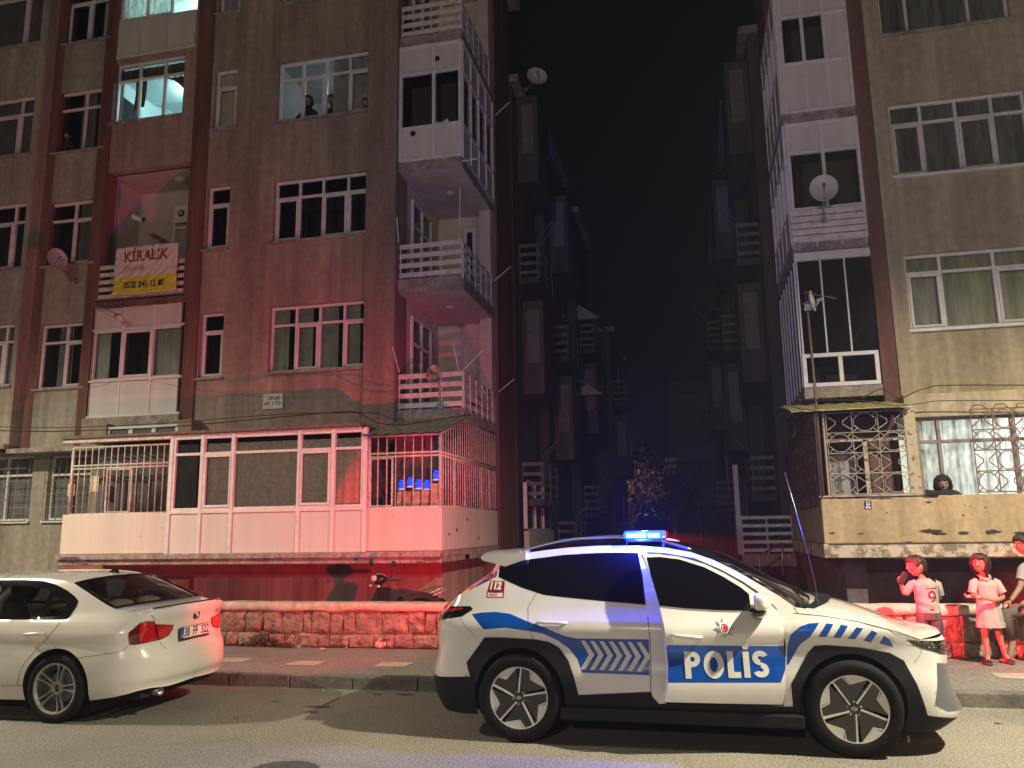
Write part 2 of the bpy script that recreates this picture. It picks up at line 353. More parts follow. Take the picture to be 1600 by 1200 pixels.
def window(parent, r, Y, cols=(), tr=.28, sash=(), cur=None, fm=None, fw=.05, room=.9, pane=True, dark=DARK, curs=None, bars=None):
    """r = x0,x1,z0,z1 of the opening; cols = fractions of mullions; tr = transom fraction from top"""
    x0, x1, z0, z1 = r; fm = fm or FRAME; y = Y+.09; b = MB(); d = .07
    b.box(x0, x1, y, y+d, z0, z0+fw); b.box(x0, x1, y, y+d, z1-fw, z1); b.box(x0, x0+fw, y, y+d, z0+fw, z1-fw); b.box(x1-fw, x1, y, y+d, z0+fw, z1-fw)
    xs = [x0]+[x0+(x1-x0)*c for c in cols]+[x1]; zt = z1-(z1-z0)*tr if tr else None
    for c in xs[1:-1]: b.box(c-fw/2, c+fw/2, y-.002, y+d, z0+fw, z1-fw)
    if zt:
        for i in range(len(xs)-1): b.box(xs[i]+(fw/2 if i else fw), xs[i+1]-(fw/2 if i < len(xs)-2 else fw), y-.001, y+d, zt-fw/2, zt+fw/2)
    for i in sash:
        a = xs[i]+(fw/2 if i else fw); c = xs[i+1]-(fw/2 if i < len(xs)-2 else fw); zb = z0+fw; ze = (zt-fw/2) if zt else z1-fw; s = .045; yy = y-.02
        b.box(a, c, yy, yy+.05, zb, zb+s); b.box(a, c, yy, yy+.05, ze-s, ze); b.box(a, a+s, yy, yy+.05, zb+s, ze-s); b.box(c-s, c, yy, yy+.05, zb+s, ze-s)
    w = b.build('window', fm, parent, bevel=.006)
    if pane:
        p = MB(); p.quad((x0+.01, y+.045, z0+.01), (x1-.01, y+.045, z0+.01), (x1-.01, y+.045, z1-.01), (x0+.01, y+.045, z1-.01)); p.build('pane', GLS, w)
    if cur: curtain(w, x0+.01, x1-.01, z0+.02, z1-.02, Y+.19, cur, amp=.015)
    if curs:
        for a, c, m_, top in curs: curtain(w, x0+(x1-x0)*a, x0+(x1-x0)*c, z0+.02, z1-.02 if top else z1-(z1-z0)*.1, Y+.19, m_, amp=.015)
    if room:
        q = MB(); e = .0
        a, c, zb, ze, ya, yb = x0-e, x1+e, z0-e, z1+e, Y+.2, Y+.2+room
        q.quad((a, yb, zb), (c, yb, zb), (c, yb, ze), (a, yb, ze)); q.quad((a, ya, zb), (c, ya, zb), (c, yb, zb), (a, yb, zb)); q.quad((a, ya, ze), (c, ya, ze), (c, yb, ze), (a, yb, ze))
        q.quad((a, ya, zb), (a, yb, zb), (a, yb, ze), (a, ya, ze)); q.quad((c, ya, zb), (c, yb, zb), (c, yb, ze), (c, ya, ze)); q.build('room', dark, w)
    return w
def sill(parent, r, Y, m=None, out=.07, h=.05, ext=.05):
    b = MB(); b.box(r[0]-ext, r[1]+ext, Y-out, Y-.002, r[2]-h, r[2]); return b.build('sill', m or CONC, parent, bevel=.008)
def rect(tl, br, Y):
    a = at(*tl, Y); c = at(*br, Y); return (a.x, c.x, c.z, a.z)
def railing(parent, x0, x1, z0, z1, y, n=4, m=None, sh=.085, posts=3, axis='x', name='railing'):
    b = MB(); m = m or RAILM
    def bx(a0, a1, t0, t1, c0, c1):
        if axis == 'x': b.box(a0, a1, y+t0, y+t1, c0, c1)
        else: b.box(y+t0, y+t1, a0, a1, c0, c1)
    for i in range(n):
        z = z0+(z1-z0-sh)*(i/(n-1)) if n > 1 else z0
        bx(x0, x1, -.012, .012, z, z+sh)
    for i in range(posts):
        x = x0+.015+(x1-x0-.03)*i/(posts-1); bx(x-.014, x+.014, .013, .035, z0-.1, z1)
    return b.build(name, m, parent, bevel=.004)
def text_mesh(name, body, size, m, parent, M, ext=.0, off=0.0, align='CENTER', space=1.0, sx=1.0, ret=False):
    cu = bpy.data.curves.new(name, 'FONT'); cu.body = body; cu.size = size; cu.align_x = align; cu.align_y = 'CENTER'; cu.extrude = ext; cu.offset = off; cu.space_character = space
    o = bpy.data.objects.new(name, cu); COL.objects.link(o); dg = bpy.context.evaluated_depsgraph_get(); dg.update()
    me = bpy.data.meshes.new_from_object(o.evaluated_get(dg)); bpy.data.objects.remove(o); bpy.data.curves.remove(cu)
    me.transform(Matrix.Diagonal((sx, 1, 1, 1)))
    if ret: return me
    me.transform(M); me.materials.clear(); me.materials.append(m); me.name = name
    ob = bpy.data.objects.new(name, me); COL.objects.link(ob)
    if parent is not None: ob.parent = parent
    return ob
def XZ(x, y, z, rz=0): return Matrix.Translation((x, y, z)) @ Matrix.Rotation(rz, 4, 'Y') @ Matrix.Rotation(pi/2, 4, 'X')   # text facing -y

# ================================================================== LEFT BUILDING
XB = -4.17                                        # its corner on the alley
LB = empty('apartment_building', (0, 0, 0), 'brown stuccoed apartment block with dark red pilasters on the left of the alley', 'apartment building')
A0, A1 = at(68, 300, F).x, at(82, 300, F).x; B0, B1 = at(149, 300, F).x, at(167, 300, F).x
C0, C1 = at(297, 300, F).x, at(322, 300, F).x; D0, D1 = at(576, 300, F).x, at(623, 300, F).x
ZTOP = 15.5; ZL = 3.62
R = {}
R['m1'] = rect((422, 480), (572, 573), F); R['m2'] = rect((429, 283), (577, 363.5), F); R['m3'] = rect((435, 98), (581, 171), F)
R['m4'] = (R['m3'][0], R['m3'][1], R['m3'][2]+2.78, R['m3'][3]+2.78)
R['s1'] = rect((314, 490), (345.5, 589), F); R['s2'] = rect((325, 292), (355.5, 387), F); R['s3'] = rect((337, 110), (368, 198), F)
R['s4'] = rect((346, -70), (375, 17), F)
R['l1'] = rect((64, 508), (130, 604), F); R['l2'] = rect((77, 318), (146, 409), F); R['l3'] = rect((92, 145), (161, 230), F); R['l4'] = rect((108, -20), (172, 58), F)
R['b3'] = rect((181, 100), (284, 178), F)
R['b2'] = rect((163, 270), (297, 458), F)           # open loggia
R['b1'] = rect((152, 470), (281, 646), F)           # enclosed balcony
R['b4'] = rect((187, -60), (305, 72), F)
FW = F-.30
R['f1'] = rect((-60, 512), (15, 602), FW); R['f2'] = rect((-60, 327), (32, 418), FW); R['f3'] = rect((-60, 165), (46, 240), FW); R['f4'] = rect((-60, -20), (62, 66), FW)
b = MB()
wall(b, -22, A0, ZL+.1, ZTOP, FW, [R[k] for k in ('f1', 'f2', 'f3', 'f4')]); b.quad((A0, FW, ZL+.1), (A0, F, ZL+.1), (A0, F, ZTOP), (A0, FW, ZTOP)); b.quad((-22, FW, ZL+.1), (A0, FW, ZL+.1), (A0, F+.6, ZL+.1), (-22, F+.6, ZL+.1))
b.build('wall', STUG, LB)
b = MB(); wall(b, A1, B0, ZL, ZTOP, F, [R[k] for k in ('l1', 'l2', 'l3', 'l4')]); b.quad((A0, F, ZL), (B0, F, ZL), (B0, F+.6, ZL), (A0, F+.6, ZL)); b.build('wall', STUG, LB)
b = MB(); wall(b, B1, C0, 3.6, ZTOP, F, [R['b1'], R['b2'], R['b3'], R['b4']], .25)
wall(b, C1, D0, 3.6, ZTOP, F, [R[k] for k in ('m1', 'm2', 'm3', 'm4', 's1', 's2', 's3', 's4')]); b.build('wall', STUC, LB)
b = MB()
for x0, x1, o in ((A0, A1, .0), (B0, B1, .05), (C0, C1, .05)):
    b.box(x0+.001, x1-.001, F-o, F+.3, 3.5 if o else ZL, ZTOP)
b.build('pilaster', REDB, LB, bevel=.01)
b = MB(); b.box(D0, D1, F-.16, F+.5, 3.5, ZTOP); b.build('pilaster', PILB, LB, bevel=.02)
# windows
def stdw(k, cols, sash, Y=F, sl=True, **kw):
    w = window(LB, R[k], Y, cols, sash=sash, **kw)
    if sl: sill(w, R[k], Y)
    return w
stdw('m1', (.26, .505, .755), (1, 3), curs=[(0, .17, CURT, True), (.26, .42, CURT, True), (.5, .68, CURT, True), (.76, .9, CURT, True)])
stdw('m2', (.255, .5, .76), (0, 2, 3), dark=DARK)
MW3 = stdw('m3', (.25, .5, .75), (1, 3), curs=[(.55, .98, CURT, True)], dark=mat('dim_room_wall', (.45, .47, .47), .9), room=1.6)
l = lamp_point('dim_room_light', ((R['m3'][0]+R['m3'][1])/2+.3, F+1.2, R['m3'][3]-.12), 11.0, (.85, .93, 1), .08)
stdw('m4', (.33, .66), (1,), cur=CURTW)
stdw('s1', (), (0,)); stdw('s2', (), (0,)); stdw('s3', (), (0,), cur=BLIND); stdw('s4', (), (0,), cur=CURTW)
stdw('l1', (.52,), (1,), curs=[(.3, .6, CURTD, True)]); stdw('l2', (.5,), (1,), curs=[(.55, 1, CURTD, True)]); stdw('l3', (.53,), (), curs=[(.4, .7, CURTD, True), (.75, .98, CURTD, True)]); stdw('l4', (.5,), (0,))
for k in ('f1', 'f2', 'f3', 'f4'): stdw(k, (.33, .8), (1,), FW, cur=CURTD if k != 'f2' else None)
# lit rooms
ROOMW = mat('lit_room_wall', (.62, .72, .70), .9)
def lit_room(r, Y, depth, power, col=(.62, .95, 1.0), h=.0):
    x0, x1, z0, z1 = r; q = MB(); a, c, zb, ze, ya, yb = x0-.5, x1+.5, z0-.9, z1+.35+h, Y+.2, Y+.2+depth
    q.quad((a, yb, zb), (c, yb, zb), (c, yb, ze), (a, yb, ze)); q.quad((a, ya, zb), (c, ya, zb), (c, yb, zb), (a, yb, zb)); q.quad((a, ya, ze), (c, ya, ze), (c, yb, ze), (a, yb, ze))
    q.quad((a, ya, zb), (a, yb, zb), (a, yb, ze), (a, ya, ze)); q.quad((c, ya, zb), (c, yb, zb), (c, yb, ze), (c, ya, ze))
    q.quad((a, ya, zb), (x0, ya, zb), (x0, ya, ze), (a, ya, ze)); q.quad((x1, ya, zb), (c, ya, zb), (c, ya, ze), (x1, ya, ze)); q.quad((x0, ya, zb), (x1, ya, zb), (x1, ya, z0), (x0, ya, z0)); q.quad((x0, ya, z1), (x1, ya, z1), (x1, ya, ze), (x0, ya, ze))
    q.build('room', ROOMW, LB if x0 < 0 else RBLD)
    L = lamp_point('ceiling_lamp_light', ((x0+x1)/2, Y+.2+depth*.55, ze-.35), power, col, .12)
    return L
w = window(LB, R['b3'], F, (.33, .69), sash=(), tr=.28, room=0); sill(w, R['b3'], F)
DRAPE = mat('brown_drape', (.13, .07, .035), .9, var=.4, vscale=20)
x0, x1, z0, z1 = R['b3']; W3 = x1-x0; H3 = z1-z0
lit_room(R['b3'], F, 2.6, 60)
b = MB()
b.grid(lambda u, v: (x0+W3*(.17+.16*u)+.05*sin(v*3), F+.28+.02*sin(u*22), z1-.02-(z1-z0)*.72*v*(1-.1*u)) if True else 0, 16, 10)
b.grid(lambda u, v: (x0+W3*(.62+.38*u), F+.27+.02*sin(u*30), z1-.25*H3-(.02+H3*.40*u*u)*v), 20, 6)
b.grid(lambda u, v: (x0+W3*u, F+.26+.01*sin(u*60), z1-.04-H3*.2*v-.03*abs(sin(u*26))*v), 50, 4)
b.build('drape', DRAPE, w, smooth=True)
# upper lit balcony room
x0, x1, z0, z1 = R['b4']
b = MB(); zt = at(230, 28, F).z
for i in range(3):
    a = x0+(x1-x0)*i/3; c = x0+(x1-x0)*(i+1)/3; b.box(a+.01, c-.01, F-.02, F+.03, z0+.05, zt)
b.box(x0-.02, x1+.02, F-.04, F+.04, z0-.02, z0+.045); b.build('balcony_panel', WHITEP, LB, bevel=.006)
rr = (x0+.02, x0+(x1-x0)*.70, zt+.01, z1); window(LB, rr, F-.1, (.12, .56,), tr=None, room=0, curs=[(.12, .9, LACEW, True)]); 
lit_room((x0, x1, zt, z1), F+.05, 1.8, 70, (.7, 1, .95))
rr = R['m4']; lit_room(rr, F, 1.5, 30); rr = R['s4']; lit_room(rr, F, 1.2, 30, (.6, .8, 1))
# row 1 enclosed balcony
x0, x1, z0, z1 = R['b1']; H = z1-z0; b = MB()
zA, zB = at(215, 513, F).z, at(215, 593, F).z
for i in range(3):
    a = x0+(x1-x0)*i/3+.012; c = x0+(x1-x0)*(i+1)/3-.012; b.box(a, c, F-.03, F+.02, zA+.03, z1-.05); b.box(a, c, F-.03, F+.02, z0+.03, zB-.03)
b.build('balcony_panel', WHITEP, LB, bevel=.004)
b = MB()
for i in range(4):
    a = x0+(x1-x0)*i/3; b.box(a-.025, a+.025, F-.05, F+.03, z0, z1)
for z in (z0, zB, zA, z1-.04): b.box(x0-.02, x1+.02, F-.055, F+.03, z-.02, z+.03)
b.build('balcony_frame', FRAME, LB, bevel=.004)
w = window(LB, (x0+.02, x1-.02, zB+.03, zA-.02), F-.11, (.333, .667), tr=None, sash=(1,), curs=[(.0, .16, CURT, True), (.67, 1, CURT, True)], fw=.03)
b = MB(); b.box(x0-.06, x1+.06, F-.12, F+.3, z0-.24, z0-.02); b.build('balcony_slab', CONC, LB, bevel=.02)
# loggia with the banner
x0, x1, z0, z1 = R['b2']; LI = mat('loggia_plaster', (.50, .44, .38), .9, var=.15, vscale=2); yb = F+1.25
b = MB(); b.quad((x0, F+.2, z0), (x0, yb, z0), (x0, yb, z1), (x0, F+.2, z1)); b.quad((x1, F+.2, z0), (x1, F+.2, z1), (x1, yb, z1), (x1, yb, z0)); b.quad((x0, F+.2, z1), (x0, yb, z1), (x1, yb, z1), (x1, F+.2, z1)); b.quad((x0, F, z0), (x1, F, z0), (x1, yb, z0), (x0, yb, z0)); b.quad((x0, yb, z0), (x1, yb, z0), (x1, yb, z1), (x0, yb, z1)); b.build('loggia', LI, LB)
dz = .35; w = window(LB, (x0+(x1-x0)*.42, x1-.03, z0+.05, z1-.42), yb-.18, (.52,), tr=.22, room=0); 
b = MB(); xx = x0+(x1-x0)*.42; zz = z1-.42-.02; b.box(xx+.04, xx+(x1-.03-xx)*.5, yb-.12, yb-.09, zz-.42, zz-.03); b.build('door_panel', WHITEP, LB)
b = MB(); b.lathe([(.07, 0), (.085, .02), (.05, .05)], Matrix.Translation((xx+.22, yb-.12, zz-.2)) @ Matrix.Rotation(pi/2, 4, 'X'), 16); b.build('vent_hole', BLACKM, LB)
b = MB(); b.lathe([(.14, 0), (.15, -.03), (.10, -.09), (.001, -.10)], Matrix.Translation((x0+(x1-x0)*.62, F+.7, z1-.001)), 20); b.build('ceiling_light', mat('milk_glass', (.45, .40, .34), .3), LB, smooth=True)
railing(LB, x0, x1, z0+.03, z0+.78, F-.01, 5, sh=.09)
b = MB(); b.box(x0-.02, x1+.02, F-.055, F+.2, z0-.2, z0+.0); b.build('balcony_slab', REDB, LB, bevel=.01)
b = MB(); b.lathe([(.055, 0), (.055, .5), (.065, .5), (.065, .62), (.055, .64)], Matrix.Translation((at(228, 345, F-.25).x, F-.3, at(228, 345, F-.25).z)) @ Matrix.Rotation(radians(-64), 4, 'Y') @ Matrix.Rotation(radians(-28), 4, 'X'), 12); b.build('flue_pipe', RAILM, LB, smooth=True)
p = at(188, 497, F-.4); b = MB(); b.tube([at(150, 480, F-.02), at(165, 485, F-.15), at(186, 496, F-.42)], .045, 10); b.tube([at(183, 494, F-.38), at(190, 498, F-.5)], .062, 12); b.build('flue_pipe', RAILM, LB, smooth=True)

# ---- corner balconies
zr = [(at(671, 609, F).z, at(671, 637, F).z, at(671, 655, F).z), (at(671, 386, F).z, at(671, 431, F).z, at(671, 457, F).z), (0, at(671, 247, F).z, at(671, 262, F).z), (at(671, 5, F).z, at(671, 51, F).z, at(671, 66, F).z)]
FL = [3.98, 6.80, 9.36, 11.95]; YB = 17.15
FL = [zr[0][1]-.02, zr[1][1]-.02, zr[2][1]-.02, zr[3][1]-.02]; TH = [.24, .27, .22, .24]
RH = [.62, .64, 0, .64]; X0 = D1
for i, z in enumerate(FL):
    b = MB(); th = TH[i]
    if i in (0, 3): b.box(X0, XB, F+.0, YB, z-th, z)
    else:                                            # chamfered or broken corner
        b.add([(X0, F, z-th), (XB-.06, F, z-th), (XB, F+.08, z-th), (XB, YB, z-th), (X0, YB, z-th), (X0, F, z), (XB-.06, F, z), (XB, F+.08, z), (XB, YB, z), (X0, YB, z)],
              [(4, 3, 2, 1, 0), (5, 6, 7, 8, 9), (0, 1, 6, 5), (1, 2, 7, 6), (2, 3, 8, 7), (3, 4, 9, 8)])
    b.build('balcony_slab', CONC, LB, bevel=.015)
    top = FL[i+1]-TH[i+1] if i < 3 else z+2.5
    if i == 2: continue
    b = MB(); b.quad((X0+.0, F+.5, z), (X0, YB, z), (X0, YB, top), (X0, F+.5, top)); b.quad((X0, YB-.02, z), (XB-.28, YB-.02, z), (XB-.28, YB-.02, top), (X0, YB-.02, top)); b.quad((X0+.01, F+.02, top-.004), (XB-.01, F+.02, top-.004), (XB-.01, YB, top-.004), (X0+.01, YB, top-.004))
    b.build('balcony_wall', CREAM, LB)
    b = MB(); b.box(XB-.28, XB-.02, YB-.3, YB, z, top); b.build('balcony_column', CREAM, LB)
    # side window inside the recess
    b = MB(); ya, yb2, za, zb = F+.75, F+1.95, z+.15, top-.3
    for yy in (ya, (ya+yb2)/2, yb2): b.box(X0+.005, X0+.06, yy-.03, yy+.03, za, zb)
    for zz in (za, zb-.55, zb): b.box(X0+.005, X0+.058, ya, yb2, zz-.03, zz+.03)
    w = b.build('window', FRAME, LB); q = MB(); q.quad((X0+.012, ya, za), (X0+.012, yb2, za), (X0+.012, yb2, zb), (X0+.012, ya, zb)); q.build('pane', mat('dark_glass', (.015, .017, .02), .06), w)
    b = MB(); xa, xb = X0+.62, XB-.42; b.box(xa, xb, YB-.07, YB-.02, z, z+1.95); d = b.build('balcony_door', FRAME if i == 1 else CREAM, LB)
    if i == 1: q = MB(); q.box(xa+.08, xb-.08, YB-.09, YB-.071, z+.5, z+1.85); q.build('pane', mat('dark_glass', (.015, .017, .02), .06), d)
    railing(LB, X0+.02, XB-.01, z+.03, z+RH[i]+.08, F+.03, 4, sh=.10, posts=4)
    railing(LB, F+.06, YB-.3, z+.03, z+RH[i]+.08, XB-.03, 4, sh=.10, posts=6, axis='y')
    b = MB(); b.lathe([(.10, 0), (.11, -.03), (.06, -.07), (.001, -.075)], Matrix.Translation(((X0+XB)/2+.05, F+1.2, top-.005)), 18); b.build('ceiling_light', mat('milk_glass', (.45, .40, .34), .3), LB, smooth=True)
# enclosed corner balcony (third floor)
z = FL[2]; top = FL[3]-TH[3]; b = MB(); xm = at(678, 150, F).x
xs = [X0+.03, xm, XB-.03]
za, zb = at(680, 196, F).z, at(680, 112, F).z
fr = MB()
for i in range(2):
    b.box(xs[i]+.03, xs[i+1]-.03, F+.0, F+.03, z+.03, za-.03); b.box(xs[i]+.03, xs[i+1]-.03, F, F+.03, zb+.03, top-.04)
for x in xs: fr.box(x-.035, x+.035, F-.03, F+.05, z, top)
for zz in (z+.02, za, zb, top-.03): fr.box(xs[0], xs[-1], F-.028, F+.05, zz-.028, zz+.028)
nb = 4; ys = [F+.05+(YB-.15-F)*k/nb for k in range(nb+1)]
for k in range(nb):
    b.box(XB-.03, XB, ys[k]+.03, ys[k+1]-.03, z+.03, za-.03); b.box(XB-.03, XB, ys[k]+.03, ys[k+1]-.03, zb+.03, top-.04)
for y in ys: fr.box(XB-.05, XB+.03, y-.03, y+.03, z, top)
for zz in (z+.02, za, zb, top-.03): fr.box(XB-.05, XB+.028, ys[0], ys[-1], zz-.028, zz+.028)
b.build('balcony_panel', WHITEP, LB); w = fr.build('balcony_frame', FRAME, LB, bevel=.005)
q = MB(); q.quad((xs[0], F+.02, za), (xs[-1], F+.02, za), (xs[-1], F+.02, zb), (xs[0], F+.02, zb)); q.quad((XB-.02, ys[0], za), (XB-.02, ys[-1], za), (XB-.02, ys[-1], zb), (XB-.02, ys[0], zb)); q.build('pane', GLS, w)
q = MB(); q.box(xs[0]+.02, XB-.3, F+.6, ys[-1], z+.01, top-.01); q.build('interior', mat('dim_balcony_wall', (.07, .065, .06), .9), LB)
VH = mat('dark_hole', (.01, .01, .01), .8)
for px, py in ((683, 92), (645.5, 209)):
    c = at(px, py, F); q = MB(); q.lathe([(.001, 0), (.045, 0), (.06, .012), (.05, .03), (.001, .02)], Matrix.Translation((c.x, F, c.z)) @ Matrix.Rotation(pi/2, 4, 'X'), 16); q.build('vent_hole', VH, LB)
CLOTH = mat('pale_cloth', (.55, .52, .50), .95)
q = MB(); c = at(690, 188, F-.1); q.grid(lambda u, v: (c.x-.12+.26*u, F-.05-.05*sin(v*pi)-.01*sin(u*20), c.z+.03-.14*v*(1-.5*abs(u-.5))-.03*sin(u*5)), 14, 6); prop(q.build('hanging_cloth', CLOTH, smooth=True), 'pale cloth hanging over the window ledge of the enclosed corner balcony', 'cloth')
# dish bracket poles / drying line rods on balconies
ROD = RAILM
b = MB()
for (a, c, ya, yc) in (((623, 380), (620, 340), F, F-.15), ((718, 383), (719, 293), F, F-.05), ((624, 582), (613, 541), F, F-.2), ((717, 580), (708, 537), F, F-.1), ((721, 581), (757, 545), F, F-.3)):
    b.tube([at(*a, ya), at(*c, yc)], .013, 6)
for (a, c) in (((771, 440), (791, 411)), ((776, 615), (799, 588)), ((771, 183), (780, 183)), ((722, 252), (742, 254))):
    b.tube([atx(*a, XB), atx(*a, XB)+(atx(*c, XB)-atx(*a, XB))*0+Vector((.42, -.1, .28)) if a[0] > 750 else atx(*a, XB)+Vector((.3, 0, .02))], .014, 6)
b.build('drying_rods', ROD, LB)
# building side along the alley beyond the balconies
b = MB(); b.quad((XB+.05, YB, .0), (XB+.05, YB+1.6, .0), (XB+.05, YB+1.6, ZTOP), (XB+.05, YB, ZTOP)); b.quad((X0, YB+.001, 0), (XB+.05, YB+.001, 0), (XB+.05, YB+.001, ZTOP), (X0, YB+.001, ZTOP)); b.build('side_wall', REDB, LB)
b = MB(); b.box(-22, XB+.3, F-.5, YB+2, ZTOP, ZTOP+.3); b.build('roof', CONC, LB)

# ---- ground floor terrace
TX0, TX1 = at(98, 800, T).x, -4.15; TZ0, TZ1, TZ2, TZ3 = 1.27, 1.47, 2.20, 3.47
PINK = mat('terrace_cream_paint', (.64, .55, .47), .6, var=.07, vscale=1.5, bump=.04, bscale=30, streak=True)
TR = empty('ground_floor_terrace', (0, 0, 0)); TR = LB
b = MB(); b.box(TX0, TX1, T-.03, F+.3, TZ0, TZ0+.10); b.box(TX0-.02, TX1+.01, T-.09, F, TZ0+.10, TZ1-.005); b.box(TX1-1.6, TX1, F, YB+.1, TZ0, TZ1-.01); b.build('terrace_slab', CONC, TR, bevel=.01)
mx0, mx1 = at(268, 740, T).x, at(571, 740, T).x
b = MB(); b.box(TX0, mx0-.01, T, T+.1, TZ1, TZ2); b.box(mx1+.02, TX1, T+.0, T+.1, TZ1, TZ2); b.box(TX1-.1, TX1, T+.1, YB-.1, TZ1, TZ2); b.build('terrace_parapet', PINK, TR, bevel=.012)
mz = [at(400, 796, T).z, at(400, 712, T).z, at(400, 684, T).z]
mx = [at(p, 740, T).x for p in (268, 316, 364, 468, 521, 571)]
b = MB(); fr = MB()
for i in range(5):
    b.box(mx[i]+.03, mx[i+1]-.03, T-.01, T+.05, TZ1-.02, mz[0]-.05)
for x in mx: fr.box(x-.035, x+.035, T-.04, T+.06, TZ1-.04, mz[2]+.1)
fr.box(mx[0], mx[-1], T-.038, T+.06, TZ1-.06, TZ1-.01); fr.box(mx[0], mx[-1], T-.038, T+.06, mz[0]-.05, mz[0]-.0)
b.build('terrace_panel', WHITEP, TR, bevel=.006); fr.build('terrace_frame', FRAME, TR, bevel=.006)
HEDGE = CURT
w = window(TR, (mx[0]+.03, mx[-1]-.03, mz[0], mz[2]+.07), T-.11, [(x-mx[0])/(mx[-1]-mx[0]) for x in mx[1:-1]], tr=.24, sash=(1, 3), room=1.1, dark=mat('dim_brown_room', (.10, .085, .07), .9), curs=[(.0, .12, CURTD, False), (.16, 1, mat('patterned_curtain', (.92, .78, .66), .95, var=.22, vscale=12), False)])
# cages
def bars(mb, pa, pb, z0, z1, n, r=.011):
    for i in range(n+1):
        p = pa+(pb-pa)*(i/n); mb.tube([(p.x, p.y, z0), (p.x, p.y, z1)], r, 6)
def cage(parent, pa, pb, z0, zm, z1, n, sash=None, panes=True):
    b = MB(); d = (pb-pa); bars(b, pa, pb, z0, z1, n)
    for z in (z0, zm-.03, zm+.03, z1): b.tube([pa+Vector((0, 0, z-pa.z)), pb+Vector((0, 0, z-pb.z))], .02, 6)
    for p in (pa, pb): b.tube([(p.x, p.y, z0), (p.x, p.y, z1)], .03, 6)
    if sash:
        for s in sash:
            a = pa+d*s[0]; c = pa+d*s[1]; q = [Vector((a.x, a.y, z0+.03)), Vector((c.x, c.y, z0+.03)), Vector((c.x, c.y, zm-.06)), Vector((a.x, a.y, zm-.06))]; b.tube(q, .022, 6, closed=True)
    return b.build('window_grille', IRONW, parent, smooth=True)
zc = [TZ2, at(630, 710, T).z, at(630, 680, T).z]
pl, pr = Vector((TX0+.12, T+.02, 0)), Vector((mx0-.05, T+.02, 0))
zl = at(190, 728, T).z; zl1 = at(190, 697, T).z
cage(TR, pl, pr, TZ2, zl, zl1, 15, [(.37, .62)])
for (a, c, zlo, zhi) in ((.02, .98, TZ2, zl1),):
    q = MB(); q.quad(pl+Vector((0, .08, zlo)), pr+Vector((0, .08, zlo)), pr+Vector((0, .08, zhi)), pl+Vector((0, .08, zhi))); q.build('pane', GLS, LB)
curtain(LB, pl.x+.3, pr.x-.12, TZ2, zl1, T+.35, CURTD); 
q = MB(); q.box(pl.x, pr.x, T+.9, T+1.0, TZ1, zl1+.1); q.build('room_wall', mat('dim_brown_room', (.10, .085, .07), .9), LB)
PAPER = mat('yellowed_paper', (.62, .55, .36), .9)
for pxa, pya, pxb, pyb in ((107, 756, 116, 775), (143, 744, 153, 768)):
    a = at(pxa, pya, T+.06); c = at(pxb, pyb, T+.06); q = MB(); q.box(a.x, c.x, T+.055, T+.06, c.z, a.z); q.build('paper_sheet', PAPER, LB)
ca, cb, cc = Vector((mx1+.06, T+.02, 0)), Vector((TX1-.03, T+.02, 0)), Vector((TX1-.03, YB-.15, 0))
cage(TR, ca, cb, TZ2, zc[1], zc[2], 8, [(.02, .33)])
b = MB(); n = 26
for i in range(n+1):
    p = cb+(cc-cb)*(i/n); zt = zc[2]+min(1, (p.y-T)/(F-T))*.42; b.tube([(p.x, p.y, TZ2), (p.x, p.y, zt)], .011, 6)
for z in (TZ2, zc[1]-.03, zc[1]+.03): b.tube([(cb.x, cb.y, z), (cc.x, cc.y, z)], .02, 6)
for y0, y1 in ((.8, 1.5), (2.7, 3.4)): b.tube([(cb.x, T+y0, TZ2+.03), (cb.x, T+y1, TZ2+.03), (cb.x, T+y1, zc[1]-.06), (cb.x, T+y0, zc[1]-.06)], .022, 6, closed=True)
b.tube([(cb.x, T, zc[2]), (cb.x, F, zc[2]+.42), (cb.x, YB-.15, zc[2]+.42)], .02, 6)
b.build('window_grille', IRONW, TR, smooth=True)
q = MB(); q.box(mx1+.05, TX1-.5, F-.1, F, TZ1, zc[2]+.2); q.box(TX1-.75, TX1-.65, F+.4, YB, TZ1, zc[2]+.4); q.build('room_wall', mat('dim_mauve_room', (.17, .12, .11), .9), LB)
# lean-to roof over the cage, flat eave elsewhere
ROOFM = mat('weathered_sheet_roof', (.33, .33, .24), .8, var=.4, vscale=6, bump=.3, bscale=12, speck=18)
b = MB(); xl = at(566, 676, T).x
def rf(u, v): return (xl+(TX1+.04-xl)*u*(1 if v < .01 else 1), T-.1+(F-T+.08)*v, zc[2]+.02+.42*v+.012*sin(u*40))
b.grid(rf, 60, 6); b.grid(lambda u, v: (lambda p: (p[0], p[1], p[2]-.02))(rf(u, v)), 60, 6); b.build('lean_to_roof', ROOFM, TR)
b = MB(); b.box(TX0-.1, xl, T-.1, F, mz[2]+.12, mz[2]+.17); b.build('terrace_roof', mat('eave_boards', (.16, .14, .12), .9, var=.4, vscale=10), TR)
b = MB(); b.box(TX0-.08, mx0, T-.05, T+.05, mz[2]+.04, mz[2]+.115); b.box(mx0, xl, T-.03, T+.05, mz[2]+.06, mz[2]+.115); b.build('terrace_fascia', IRONW, TR, bevel=.01)
